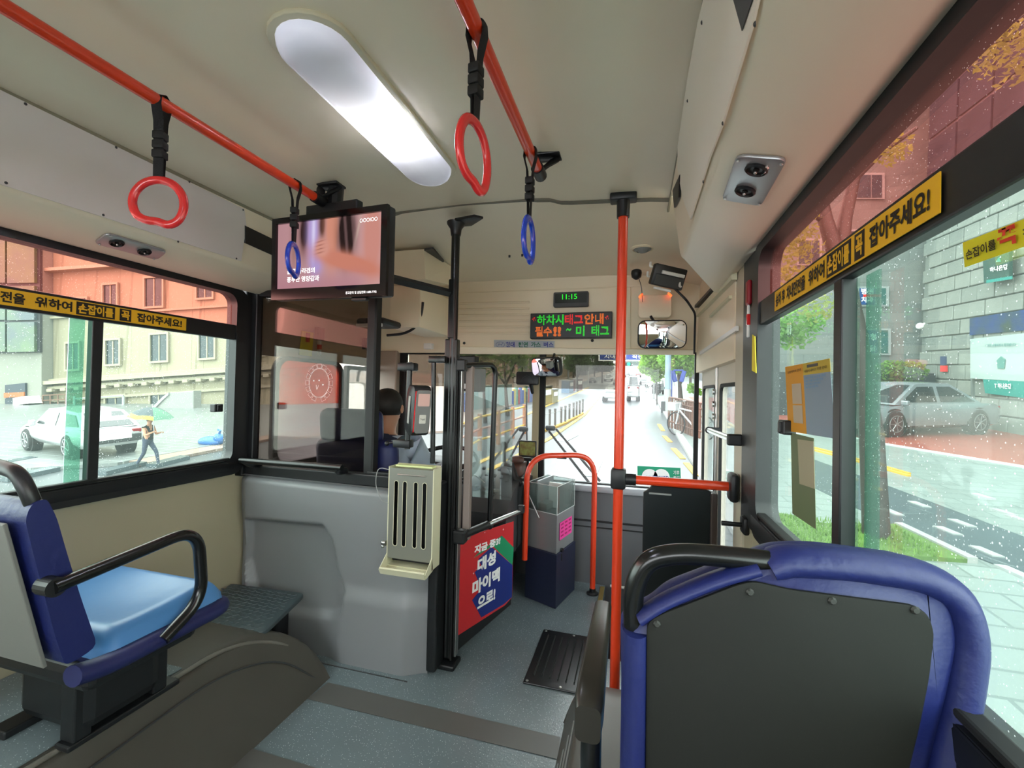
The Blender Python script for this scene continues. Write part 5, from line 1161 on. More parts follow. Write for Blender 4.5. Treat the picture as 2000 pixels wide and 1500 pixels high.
def hand(p, d, side, j, bones, fm, m, wrist, up=(0, 0, 1)):
    """palm, four fingers curled forward along d, thumb from the side"""
    p = V(p); d = V(d).normalized(); s = d.cross(V(up)).normalized()*side; u = V(up)
    j[wrist+'_palm'] = (p+d*.045, (.034, .018)); bones.append((wrist, wrist+'_palm')); fm[(wrist, wrist+'_palm')] = m
    for i, (o_2, L) in enumerate(((-.024, .062), (-.008, .072), (.008, .068), (.024, .052))):
        a = wrist+'_f%d' % i; q = p+d*.075+s*o_2
        j[a] = (q, .0085); j[a+'m'] = (q+d*L*.5-u*L*.30, .008); j[a+'e'] = (q+d*L*.30-u*L*.8, .0068)
        for x, y in ((wrist+'_palm', a), (a, a+'m'), (a+'m', a+'e')): bones.append((x, y)); fm[(x, y)] = m
    a = wrist+'_t'; j[a] = (p+d*.035-s*.038, .010); j[a+'e'] = (p+d*.075-s*.045-u*.02, .008)
    for x, y in ((wrist+'_palm', a), (a, a+'e')): bones.append((x, y)); fm[(x, y)] = m
def head_bits(parent, hc, fwd, r=.085, hair=hairm, face_skin=skin):
    """hair, ears, eyes, nose and mouth placed on the head; hc in the parent's space"""
    P = WM[parent.name]; hc = V(hc); f = V(fwd).normalized(); rt_ = f.cross(V((0, 0, 1))).normalized(); W_ = lambda v: P @ v
    b = B(); M = Matrix((rt_, f, V((0, 0, 1)))).transposed()
    ball(b, hc+V((0, 0, .022))-f*.014, r*1.04, (.92, 1.06, .98), 20, 14, M)
    bmesh.ops.delete(b, geom=[v for v in b.verts if (v.co-hc).dot(f) > .028 and (v.co-hc).z < .062 or (v.co-hc).z < -.045], context='VERTS'); b.transform(P); obj('hair', b, hair, parent, smooth=70)
    for s in (-1, 1):
        b = B(); ball(b, W_(hc+rt_*s*r*.92+f*.0), .02, (.4, .7, 1.2), 8, 6, P.to_3x3() @ M); obj('ear', b, face_skin, parent, smooth=70)
        b = B(); ball(b, W_(hc+rt_*s*.032+f*(r*.93)+V((0, 0, .008))), .010, (1.2, .6, .6), 8, 6, P.to_3x3() @ M); obj('eye', b, ink, parent, smooth=70)
    b = B(); tube(b, [W_(hc+f*r*.95+V((0, 0, .012))), W_(hc+f*(r*1.2)+V((0, 0, -.024))), W_(hc+f*r*.95+V((0, 0, -.030)))], [.006, .012, .007], 8); obj('nose', b, face_skin, parent, smooth=70)
    b = B(); tube(b, [W_(hc+f*r*.90+rt_*x+V((0, 0, -.052))) for x in (-.024, 0, .024)], [.003, .005, .003], 6); obj('mouth', b, mat('lips', '8c4b42', .5), parent)
# driver: seated, facing forward
J = {}; hx, hy = -1.27, 2.12
J['pelvis'] = ((hx, 2.06, .56), (.15, .12)); J['waist'] = ((hx, 2.05, .70), (.14, .11)); J['chest'] = ((hx, 2.05, .86), (.165, .12)); J['neckbase'] = ((hx, 2.07, .975), .07); J['neck'] = ((hx, 2.085, 1.02), .052); J['head'] = ((hx, 2.11, 1.10), (.074, .085)); J['crown'] = ((hx, 2.11, 1.17), (.066, .078))
bn = [('pelvis', 'waist'), ('waist', 'chest'), ('chest', 'neckbase'), ('neckbase', 'neck'), ('neck', 'head'), ('head', 'crown')]
fm = {'waist': vest, 'chest': vest, 'neckbase': vest, 'neck': skin, 'head': skin, 'crown': skin}
for s, n in ((-1, 'l'), (1, 'r')):
    J[n+'sh'] = ((hx+s*.19, 2.07, .92), .062); J[n+'el'] = ((hx+s*.25, 2.20, .70), .045); J[n+'wr'] = ((hx+s*.19+.06, 2.32, .80), .028)
    J[n+'hip'] = ((hx+s*.09, 2.12, .53), .085); J[n+'kn'] = ((hx+s*.13, 2.48, .55), .06); J[n+'an'] = ((hx+s*.12, 2.58, .14), .042); J[n+'to'] = ((hx+s*.12, 2.74, .08), .036)
    bn += [('chest', n+'sh'), (n+'sh', n+'el'), (n+'el', n+'wr'), ('pelvis', n+'hip'), (n+'hip', n+'kn'), (n+'kn', n+'an'), (n+'an', n+'to')]
    fm.update({n+'sh': shirt, n+'el': shirt, n+'wr': shirt, n+'hip': trous, n+'kn': trous, n+'an': trous, n+'to': ink})
    hand(J[n+'wr'][0], (0, .9, -.05), s, J, bn, fm, skin, n+'wr')
O0 = V((hx, 2.06, .48)); J = {k_: (V(v[0])-O0, v[1]) for k_, v in J.items()}
drv = figure('person', 'bus driver in navy vest and pale shirt holding the steering wheel', J, bn, fm, O0, Matrix.Translation(O0))
head_bits(drv, V((hx, 2.112, 1.115))-O0, (0, 1, 0))
# cab fittings on the left wall and ceiling
q = at(599, 670, X=XL+.01); b = B(); prism(b, [at(*p, X=XL+.012) for p in ((584, 693), (609, 696), (613, 650), (590, 646))], (-.002, 0, 0)); sk = obj('warning_sticker', b, yellow2, loc=q); sk['label'] = 'yellow warning sticker on the cab wall behind the smoked glass'; sk['category'] = 'sticker'
b = B(); prism(b, [at(*p, X=XL+.016) for p in ((597, 668), (605, 669), (606, 651), (598, 650))], (-.001, 0, 0)); obj('red_mark', b, red, sk)
q = at(624, 655, X=XL+.03); hm = thing('emergency_hammer', 'red emergency hammer beside the yellow sticker inside the cab', 'hammer', q)
b = B(); box(b, -.01, .015, -.035, .03, -.03, .045, .006, M=Matrix.Translation(q)); obj('head', b, mat('hammer_brown', '7d3020', .4), hm)
b = B(); box(b, -.006, .010, -.010, .010, -.12, -.03, .003, M=Matrix.Translation(q)); obj('handle', b, white, hm)
b = B(); box(b, -.007, .011, -.011, .011, -.085, -.055, .002, M=Matrix.Translation(q)); obj('red_band', b, red, hm)
for px, py, r_, lab in ((692, 612, .055, 'round ceiling speaker in the cab seen under the monitor'),):
    c = at(px, py, Z=1.90); sp_ = thing('ceiling_speaker', lab, 'speaker', (c.x, c.y, 1.97)); b = B(); lathe(b, (c.x, c.y, 1.985), (0, 0, -1), [(r_+.02, 0), (r_+.02, .01), (r_, .018), (r_*.8, .012), (r_*.4, .03), (.002, .032)], 24); obj('grille', b, grey, sp_, smooth=40)
# beige roof unit with a broken opening, and the cab's equipment box
q = [at(762, 492, Y=2.15), at(832, 487, Y=2.15), at(836, 545, Y=2.15), at(768, 545, Y=2.15)]
ru = thing('roof_box', 'cream equipment box under the cab ceiling right of the monitor', 'box', q[3])
b = B(); xa, xb_ = q[0].x-.12, q[1].x; za, zb2 = q[2].z, 1.97; loft(b, [[V((xa, 2.15, za+.0)), V((xb_, 2.15, za)), V((xb_-.01, 2.15, zb2)), V((xa, 2.15, zb2))], [V((xa, 2.5, za+.05)), V((xb_, 2.5, za+.05)), V((xb_, 2.5, zb2)), V((xa, 2.5, zb2))]]); obj('cover', b, cover_beige, ru)
b = B(); prism(b, fillet([at(*p, Z=1.962) for p in ((828, 489), (846, 486), (868, 512), (832, 513))], .01, 3, True), (0, 0, .01)); o = obj('broken_opening', b, dgrey, ru)
b = B(); q = at(840, 505, Z=1.955); tube(b, [q+V((.02*math.cos(a), 0, .012*math.sin(a))) for a in np.linspace(0, PI, 8)], .005, 6); obj('loose_cable', b, white, ru)
q = at(790, 610, Y=2.30); eb = thing('equipment_box', 'beige cabinet hanging in the cab corner with a trailing cable', 'box', q)
b = B(); box(b, q.x-.10, q.x+.10, 2.30, 2.75, q.z-.09, q.z+.16, .015); obj('cabinet', b, cover_beige, eb, smooth=30)
b = B(); box(b, q.x-.20, q.x-.02, 2.12, 2.32, q.z-.095, q.z-.055, .02); obj('tray', b, bplast, eb, smooth=30)
b = B(); box(b, q.x-.19, q.x-.03, 2.11, 2.125, q.z-.11, q.z-.09, .004); obj('lamp_strip', b, white, eb)
b = B(); c = [at(*p, Y=2.32) for p in ((756, 655), (790, 652), (815, 638), (824, 610), (826, 590))]; tube(b, fillet(c, .05), .008, 8); obj('cable', b, bplast, eb, smooth=50)
b = B(); q = at(836, 676, Y=2.8); box(b, q.x-.03, q.x+.03, 2.79, 2.83, q.z-.02, q.z+.02, .004); o = obj('wall_socket', b, white, loc=q); o['label'] = 'small white socket on the header left of the black pole'; o['category'] = 'socket'
b = B(); q = at(712, 672, X=XL+.02); box(b, q.x-.0, q.x+.03, q.y-.03, q.y+.03, q.z-.04, q.z+.04, .004); o = obj('black_box', b, bplast, loc=q); o['label'] = 'small black box on the cab wall near the centre post'; o['category'] = 'box'

# ------------------------------------------------------------------ YELLOW HANDHOLD NOTICES ON THE WINDOW RAILS
def strip_notice(s, p0, p1, X, label):
    """p0 left, p1 right pixel of the notice's middle line"""
    a, c = at(*p0, X=X), at(*p1, X=X); zm_ = 1.470; a.z = c.z = zm_; h = .050; n = V((-s*.0015, 0, 0)); up_ = V((0, 0, h))
    o = thing('notice_strip', label, 'notice', (a+c)/2); lo = -up_/2; L = c-a
    b = B(); prism(b, [a+lo, c+lo, c-lo, a-lo], n); obj('sheet', b, yellow, o)
    n2 = n*1.6
    def T(st, u0, u1, v0=.16, v1=.84, m=ink, bd=.035): text_on(st, a+lo+n2+L*u0+up_*v0, a+lo+n2+L*u1+up_*v0, a+lo+n2+L*u0+up_*v1, m, o, .0003, bd)
    def K(u0, u1): b = B(); prism(b, [a+lo+n*1.2+L*u0+up_*.06, a+lo+n*1.2+L*u1+up_*.06, a+lo+n*1.2+L*u1+up_*.94, a+lo+n*1.2+L*u0+up_*.94], n*.3); obj('black_block', b, ink, o)
    T('승차 후', .02, .13); T('차내안전을', .15, .335); T('위하여', .365, .49); K(.505, .655); T('손잡이를', .512, .648, m=yellow); K(.675, .725); T('꼭', .682, .718, m=yellow); T('잡아주세요!', .75, .975)
    return o
Xr = XR-.033; Xl = XL+.033
strip_notice(1, (1514, 606), (1838, 436), Xr, 'yellow Korean handhold notice strip across the right window rail')
pl_, pr2 = at(-215, 545, X=Xl), at(363, 640, X=Xl)
strip_notice(-1, (-215, 545), (363, 640), Xl, 'yellow Korean handhold notice strip across the left window rail')
q = [at(*p, X=XR-.012) for p in ((1886, 522), (2120, 440), (2112, 385), (1882, 474))]
nt_ = thing('handhold_notice', 'lime yellow notice with red word on the right window glass', 'notice', q[0]); b = B(); prism(b, q, (-.001, 0, 0)); obj('sheet', b, mat('lime_yellow', 'd6cf22', .5), nt_)
def on4(u, v, off=-.003): p = q[0].lerp(q[1], u).lerp(q[3].lerp(q[2], u), v); return V((p.x+off, p.y, p.z))
text_on('손잡이를', on4(.05, .22), on4(.36, .24), on4(.05, .62), ink, nt_, .0003, .02); text_on('꼭', on4(.38, .2), on4(.56, .2), on4(.38, .92), mat('red_ink', 'd03a22', .5), nt_, .0003, .05); text_on('잡아주세요', on4(.60, .22), on4(.97, .22), on4(.60, .62), ink, nt_, .0003, .02)
q = [at(*p, X=XR-.012) for p in ((1540, 842), (1632, 857), (1621, 700), (1534, 717))]
nb = thing('route_notice', 'orange and blue grey information sheet taped inside the right window', 'notice', q[0])
def on5(u, v, off=0): p = q[0].lerp(q[1], u).lerp(q[3].lerp(q[2], u), v); return V((p.x+off, p.y, p.z))
def patch(u0, u1, v0, v1, off, m, name): b = B(); prism(b, [on5(u0, v0, off), on5(u1, v0, off), on5(u1, v1, off), on5(u0, v1, off)], (-.0006, 0, 0)); obj(name, b, m, nb)
patch(0, .46, 0, 1, 0, mat('sheet_orange', 'c88a1e', .6), 'orange_half'); patch(.46, 1, 0, .83, 0, mat('sheet_grey', '7d8c98', .6), 'grey_half'); patch(.46, 1, .83, 1, 0, mat('sheet_olive', 'b39a35', .6), 'olive_header'); patch(.56, .78, .93, .97, -.001, dgrey, 'clip'); patch(.17, .40, .42, .72, -.001, mat('sheet_tan', 'b0a08a', .6), 'pale_field'); patch(.17, .40, .14, .40, -.001, mat('sheet_tan', 'b0a08a', .6), 'pale_field')
text_on('교통약자석 안내', on5(.08, .88, -.002), on5(.42, .90, -.002), on5(.08, .92, -.002), ink, nb, .0002, .01); text_on('서울시내버스 이용 안내', on5(.50, .86, -.002), on5(.95, .88, -.002), on5(.50, .90, -.002), ink, nb, .0002, .01)
bluet = mat('sheet_blue', '4d86b8', .6)
for k in range(4): text_on('버스 이용 시 안전 안내', on5(.52, .77-.045*k, -.002), on5(.92-.05*k, .78-.045*k, -.002), on5(.52, .80-.045*k, -.002), bluet, nb, .0002, .01)
q2 = [at(*p, X=XR-.010) for p in ((1548, 1003), (1594, 1034), (1590, 856), (1545, 845))]
b = B(); prism(b, q2, (-.0006, 0, 0)); o = obj('olive_sheet', b, mat('sheet_back_olive', '5f6b4a', .6), loc=q2[0]); o['label'] = 'narrow olive sheet hanging below the orange information sheet'; o['category'] = 'notice'
q3 = [at(*p, X=XR-.012) for p in ((1562, 945), (1592, 955), (1589, 862), (1558, 858))]
b = B(); prism(b, q3, (-.0006, 0, 0)); o = obj('tan_sheet', b, mat('sheet_tan2', '9a9277', .6), loc=q3[0]); o['label'] = 'small tan card over the narrow olive sheet on the right window'; o['category'] = 'notice'
# ------------------------------------------------------------------ THE STREET
_mat0 = mat; XALB = .42
def mat(name, col, *a, **k):
    if k.get('col2'): k['col2'] = tuple(x*XALB for x in lin(k['col2']))
    if k.get('brick'): br = list(k['brick']); br[1] = tuple(x*XALB for x in lin(br[1])); k['brick'] = br
    q = 1.5 if ('asphalt' in name or 'paving' in name or 'sidewalk' in name or 'road_' in name) else 1.0
    if q > 1 and k.get('brick'): k['brick'][1] = tuple(x*q for x in k['brick'][1])
    if q > 1 and k.get('col2'): k['col2'] = tuple(x*q for x in k['col2'])
    return _mat0(name, tuple(x*XALB*q for x in lin(col)), *a, **k)
def xstruct(name, bm, m, parent=None, smooth=None): return obj(name, bm, m, parent, kind='structure' if parent is None else None, smooth=smooth, ext=True)
asph = mat('wet_asphalt', '5b6165', .36, noise=.18, nscale=.7, bump=.25, bscale=25)
darkasph = mat('dark_wet_path', '66767d', .25, noise=.12, nscale=1.2)
pale = mat('pale_wet_paving', '93a09c', .35, noise=.16, nscale=2.5, col2='7d8986', brick=(1, '76827f', .6, .3))
paleL = mat('white_wet_paving', '858a88', .35, noise=.1, nscale=2, brick=(1, 'a6acaa', .6, .3))
redpv = mat('red_paving', 'a95142', .4, noise=.15, nscale=1.5)
grassm = mat('grass_green', '6f9a3a', .8, noise=.35, nscale=14)
brownpv = mat('brown_sidewalk', 'a28d80', .4, noise=.12, nscale=3, brick=(1, '8c796d', .4, .2))
kerbm = mat('kerb_stone', 'c9ccc8', .6); ylw = mat('road_yellow', 'e0b030', .6); wht = mat('road_white', 'e9ecea', .5)
b = B()
xs = [-90, -50, -25, -12, -6, -3, 0, 3, 6, 12, 25, 50, 90]; ys = [-20, -5, 0, 5, 10, 20, 30, 40, 60, 80, 110, 150, 200, 260, 340]
vv = [[b.verts.new((x, y, G(x, y)-.004)) for x in xs] for y in ys]
for j in range(len(ys)-1):
    for i in range(len(xs)-1): face(b, [vv[j][i], vv[j][i+1], vv[j+1][i+1], vv[j+1][i]])
gr = xstruct('road', b, asph)
def slab(name, pts, z, m, parent=gr, th=None):
    """level slab over a street-frame outline (x, y), its top z above the ground, cut so that it follows the slope"""
    b = B(); vs = [b.verts.new((p[0], p[1], 0)) for p in pts]; face(b, vs)
    y0_, y1_ = min(p[1] for p in pts), max(p[1] for p in pts)
    if y1_ > 40:
        for yc in (40, 60, 80, 110, 150, 200):
            if y0_ < yc < y1_: bmesh.ops.bisect_plane(b, geom=b.verts[:]+b.edges[:]+b.faces[:], plane_co=(0, yc, 0), plane_no=(0, 1, 0))
    for v in b.verts: v.co.z = G(v.co.x, v.co.y)
    r_ = bmesh.ops.extrude_face_region(b, geom=b.faces[:]); 
    for v in [g for g in r_['geom'] if isinstance(g, bmesh.types.BMVert)]: v.co.z += z
    bmesh.ops.recalc_face_normals(b, faces=b.faces[:]); return xstruct(name, b, m, parent)
def gp(*qs): return [(lambda p: (p.x, p.y))(egr(*q)) for q in qs]
def ribbon(name, qs, w, m, z=.012, world=None):
    P = world or gp(*qs); L = []; R_ = []
    for i, p in enumerate(P):
        a = V((*P[max(0, i-1)], 0)); c = V((*P[min(len(P)-1, i+1)], 0)); t_ = (c-a).normalized(); n = V((-t_.y, t_.x, 0))*w/2; L.append((p[0]+n.x, p[1]+n.y)); R_.append((p[0]-n.x, p[1]-n.y))
    return slab(name, L+R_[::-1], z, m)
# right hand side
k1, k2 = gp((1330, 850), (1300, 812)); XK = k2[0]
slab('right_pavement', [(k1[0]+.02, -12), (k1[0]+.02, 16), (XK+.1, 30), (XK+.1, 200), (40, 200), (40, -12)], .05, pale)
slab('kerb', [(k1[0]-.15, -12), (k1[0]-.15, 16), (XK-.05, 30), (XK-.05, 200), (XK+.1, 200), (XK+.1, 30), (k1[0]+.02, 16), (k1[0]+.02, -12)], .07, kerbm)
T_ = gp((1560, 893), (1709, 947), (2000, 1059)); B_ = gp((1560, 945), (1640, 985), (1731, 1029), (1907, 1100))
def ext_line(P, t): a, c = P[-2], P[-1]; return (c[0]+(c[0]-a[0])*t, c[1]+(c[1]-a[1])*t)
slab('side_lane', T_+[ext_line(T_, 1), ext_line(B_, 1)]+B_[::-1], .062, darkasph)
r = gp((1450, 842), (1520, 850), (1640, 852), (1705, 868), (2000, 918)); slab('red_paving', r+[ext_line(r, 2), (40, r[-1][1]-2), (40, 30), (r[0][0], 30)], .064, redpv)
ribbon('paving_edge', None, .12, wht, .075, world=r[1:]+[ext_line(r, 2)])
g_ = gp((1560, 1022), (1605, 1036), (1754, 1038), (1899, 1111), (1816, 1106)); slab('grass_bed', [(k1[0]+.1, g_[0][1]+.2)]+g_+[(k1[0]+.1, g_[-1][1]-.1)], .09, grassm)
ribbon('grass_kerb', None, .09, kerbm, .11, world=g_[2:4])
b = B(); rr_ = random.Random(3)
(ax, ay), (bx, by) = g_[2], g_[4]
for i in range(1600):
    t_ = rr_.random(); x = k1[0]+.12+(g_[2][0]-k1[0]-.2)*rr_.random(); y = g_[4][1]+(g_[0][1]-g_[4][1])*t_
    if y > g_[2][1]-.1 and x > g_[1][0]: continue
    h = .03+.04*rr_.random(); a = rr_.random()*PI; d = V((math.cos(a), math.sin(a), 0))*.008; p = V((x, y, .09)); face(b, [b.verts.new(p-d), b.verts.new(p+d), b.verts.new(p+V((rr_.uniform(-.02, .02), rr_.uniform(-.02, .02), h)))])
o = xstruct('grass_blades', b, mat('grass_blade', '86b548', .8), None); o['label'] = 'short green grass growing in the bed by the right windows'; o['category'] = 'grass'; o['kind'] = 'stuff'
for dy in (0, 5): ribbon('yellow_line', ((1560, 872+dy), (1640, 893+dy), (1700, 910+dy), (1775, 932+dy)), .07, ylw, .08)
# pale parallelogram marks
def mark(px, py, w, l, m, z=.075):
    p = egr(px, py); a = math.atan2(T_[1][1]-T_[0][1], T_[1][0]-T_[0][0]); u = V((math.cos(a), math.sin(a), 0))*l/2; v = V((1, 0, 0))*w/2
    slab('paint_mark', [(p.x+s*u.x+t_*v.x, p.y+s*u.y+t_*v.y) for s, t_ in ((-1, -1), (1, -1), (1, 1), (-1, 1))], z, m)
for q in ((1795, 995), (1742, 1010), (1878, 1032), (1850, 1048), (1925, 1090), (1640, 958), (1655, 938), (1980, 1130), (1990, 1023), (1920, 978), (1960, 1010)): mark(*q, .10, .26, mat('mark_pale', 'cfd6d4', .5))
# left hand side
l0 = gp((1040, 775), (880, 845), (540, 905)); ll = gp((900, 945), (1065, 860), (1141, 810), (1175, 770))
XLf = -3.6
slab('left_pavement', [(l0[0][0], 200), (l0[0][0], l0[0][1]), l0[1], (-9.0, 9.5), (-9.0, 6.4), (-60, 6.4), (-60, 200)], .06, brownpv)
pv = gp((0, 925), (260, 925), (430, 893)); slab('left_plaza', [(-9.5, 6.2), (-9.5, 14), (-40, 30), (-60, 20), (-60, -12), (-22, -12), (pv[0][0], pv[0][1])], .066, paleL)
for q in ((240, 918), (330, 905), (60, 930), (380, 918), (20, 908)): mark(*q, .25, .8, darkasph, .072)
ribbon('yellow_line', ((880, 957), (990, 902), (1072, 858), (1141, 811), (1172, 775)), .12, ylw)
ribbon('yellow_line', ((880, 930), (960, 893), (1010, 872)), .12, ylw)
ribbon('yellow_line', ((1010, 818), (1100, 779), (1150, 757)), .15, ylw)
for q0_, q1_ in (((1287, 829), (1295, 842)), ((1297, 852), (1309, 864)), ((1315, 876), (1334, 897)), ((1340, 905), (1362, 930))): ribbon('yellow_dash', (q0_, q1_), .12, ylw)
ribbon('white_arrow', ((1095, 862), (1120, 850)), .3, wht); ribbon('white_arrow', ((1165, 900), (1150, 930)), .25, wht); ribbon('white_line', ((1128, 820), (1200, 742)), .08, wht)

# ---- trees
def leaves(b, blobs, n, size, seed, flat=1.0):
    rg = random.Random(seed); tot = sum(r_**2 for _, r_ in blobs)
    for c, r_ in blobs:
        for _ in range(int(n*r_**2/tot)):
            d = V((rg.gauss(0, 1), rg.gauss(0, 1), rg.gauss(0, 1))).normalized()*r_*(rg.random()**.45); d.z *= flat; p = V(c)+d
            a, e = rg.random()*2*PI, rg.uniform(-.9, .9); u = V((math.cos(a)*math.cos(e), math.sin(a)*math.cos(e), math.sin(e))); v = u.cross(V((rg.gauss(0, 1), rg.gauss(0, 1), rg.gauss(0, 1)))).normalized(); s = size*rg.uniform(.6, 1.3)
            face(b, [b.verts.new(p-u*s), b.verts.new(p-v*s*.5), b.verts.new(p+u*s), b.verts.new(p+v*s*.5)])
leafm = {}
def leafmat(c):
    if c in leafm: return leafm[c]
    m = mat('leaf_'+c, c, .6, noise=.45, nscale=1.5); t = m.node_tree; p_ = t.nodes['Principled BSDF']; tr = t.nodes.new('ShaderNodeBsdfTranslucent'); tr.inputs[0].default_value = (*[min(1, x*1.3) for x in lin(c)], 1); mxn = t.nodes.new('ShaderNodeMixShader'); mxn.inputs[0].default_value = .4
    t.links.new(p_.outputs[0], mxn.inputs[1]); t.links.new(tr.outputs[0], mxn.inputs[2]); t.links.new(mxn.outputs[0], t.nodes['Material Output'].inputs[0]); leafm[c] = m; return m
bark = mat('bark', '5d5148', .9, noise=.4, nscale=12)
def tree(label, base, h, r_, blobs, n, size, col, seed, lean=(0, 0), fork=None, group='street trees'):
    o = thing('street_tree', label, 'tree', base, ext=True, group=group); bs = V(base)
    b = B(); top = bs+V((lean[0], lean[1], h)); tube(b, [bs, bs.lerp(top, .4)+V((lean[0]*.15, 0, 0)), top], [r_, r_*.8, r_*.55], 9)
    for f in (fork or []): tube(b, [bs.lerp(top, f[0]), bs+V(f[1])], [r_*.55, r_*.25], 7)
    obj('trunk', b, bark, o, smooth=60, ext=True)
    b = B(); leaves(b, [(bs+V(c), q) for c, q in blobs], n, size, seed); obj('foliage', b, leafmat(col), o, ext=True); return o
def up_to(base, px, py):   # height above base of a pixel at the base's camera depth
    d = (CM.transposed() @ (TX @ V(base)-EYE)); D = -d.z; return eat(px, py, D=D)
def tree_px(label, bq, topq, r_px, blobs_px, n, size, col, seed, **k):
    base = egr(*bq); d = CM.transposed() @ (TX @ base-EYE); D = -d.z; s = D/FPX
    top = eat(*topq, D=D); bl = [((eat(x, y, D=D)-base)+V((0, dz, 0)), rr2*s) for x, y, rr2, dz in blobs_px]
    return tree(label, base, top.z-base.z, r_px*s, bl, n, size, col, seed, lean=(top.x-base.x, top.y-base.y), fork=[(.9, tuple(bl[i][0])) for i in range(min(3, len(bl)))], **k)
tree_px('slender street tree on the left pavement, seen left of the interior mirror', (992, 812), (987, 745), 4.5, [(985, 700, 42, 0), (1010, 690, 40, .5), (955, 695, 40, -.4), (930, 690, 38, 0), (1020, 660, 50, 0), (960, 650, 50, 0)], 2600, .10, '8aa35a', 1)
tree_px('leaning street tree seen through the black gate loop', (948, 826), (945, 760), 4.5, [(930, 705, 36, 0), (905, 690, 40, 0), (940, 660, 45, 0), (890, 660, 45, 0)], 1800, .10, '7f9a58', 2)
tree_px('thin street tree trunk beside the black post of the gate', (923, 832), (921, 740), 3.5, [(915, 690, 34, 0), (895, 680, 30, 0), (915, 650, 40, 0)], 900, .10, '7f9a58', 3)
tree_px('dense street tree on the left right of the interior mirror', (1128, 765), (1127, 735), 2.5, [(1128, 705, 25, 0), (1115, 712, 15, 0), (1142, 712, 14, 0), (1128, 682, 25, 0)], 1600, .16, '5e7c45', 4)
tree_px('far street tree on the left just before the traffic lights', (1176, 748), (1176, 725), 1.8, [(1176, 712, 15, 0), (1165, 716, 10, 0), (1188, 716, 11, 0), (1176, 695, 18, 0)], 1200, .22, '55734a', 5)
tree_px('bright green street tree over the right kerb', (1283, 790), (1283, 745), 1.6, [(1280, 712, 26, 0), (1262, 716, 15, 0), (1282, 735, 12, 0), (1300, 700, 25, 0), (1275, 690, 26, 0)], 2200, .14, 'a3d05c', 6)
tree_px('broad bright green tree with thick trunk behind the wooden fence', (1332, 800), (1327, 745), 6, [(1320, 705, 28, 0), (1345, 712, 24, 0), (1335, 690, 30, 0), (1368, 700, 28, 0), (1352, 758, 10, 0), (1362, 765, 9, 0), (1300, 700, 18, 0)], 2800, .11, '98cc55', 7)
tb = egr(1712, 1062)
o = thing('street_tree', 'large forked tree with dark wet trunk outside the right window', 'tree', tb, ext=True)
dT = -(CM.transposed() @ (TX @ tb-EYE)).z
f_ = lambda x, y, k=1.0: eat(x, y, D=dT*k)
b = B(); s = dT/FPX; tube(b, [tb, f_(1702, 850), f_(1670, 650), f_(1636, 500)], [.13, .115, .11, .11], 12); tube(b, [f_(1640, 520), f_(1612, 430), f_(1590, 330)], [.09, .075, .06], 10); tube(b, [f_(1640, 520), f_(1650, 430), f_(1668, 350), f_(1680, 200)], [.085, .07, .06, .05], 10); tube(b, [f_(1612, 430), f_(1560, 400), f_(1520, 330)], [.05, .035, .02], 8); tube(b, [f_(1668, 350), f_(1720, 300), f_(1790, 250)], [.045, .03, .02], 8)
obj('trunk', b, mat('wet_bark', '4e3f3a', .6, noise=.4, nscale=10), o, smooth=60, ext=True)
b = B(); leaves(b, [(f_(1545, 450), .30), (f_(1530, 520), .26), (f_(1570, 480), .2), (f_(1755, 290), .16), (f_(1735, 300, .95), .13), (f_(1560, 560), .22), (f_(1600, 600), .2), (f_(1535, 380), .3), (f_(1640, 250), .5), (f_(1700, 180), .4)], 2600, .035, 8); obj('foliage', b, leafmat('9aa84a'), o, ext=True)
b = B(); leaves(b, [(eat(1965, 70, D=3.4), .28), (eat(1920, 110, D=3.4), .12), (eat(1990, 130, D=3.4), .12), (eat(2040, 60, D=3.4), .4)], 900, .028, 9); obj('near_foliage', b, leafmat('8c9a4a'), o, ext=True)
b = B(); rod(b, eat(2100, 20, D=3.4), eat(1930, 90, D=3.4), .012, 8, .005); rod(b, f_(1680, 200), eat(2100, 20, D=3.4), .03, 8, .02); obj('branch', b, bark, o, ext=True)
tb2 = eat(1550, 640, D=9); b = B(); leaves(b, [(tb2, .45), (eat(1590, 625, D=9), .25), (eat(1530, 650, D=9), .3)], 900, .06, 10); b2 = B(); tg = V((eat(1500, 700, D=9).x, eat(1500, 700, D=9).y, 0)); tube(b2, [tg, V((tg.x, tg.y, tb2.z)), tb2], [.06, .05, .02], 8)
o = thing('street_tree', 'light green branch reaching in at the left edge of the right window', 'tree', tg, ext=True); obj('foliage', b, leafmat('7cb04c'), o, ext=True); obj('trunk', b2, bark, o, ext=True)

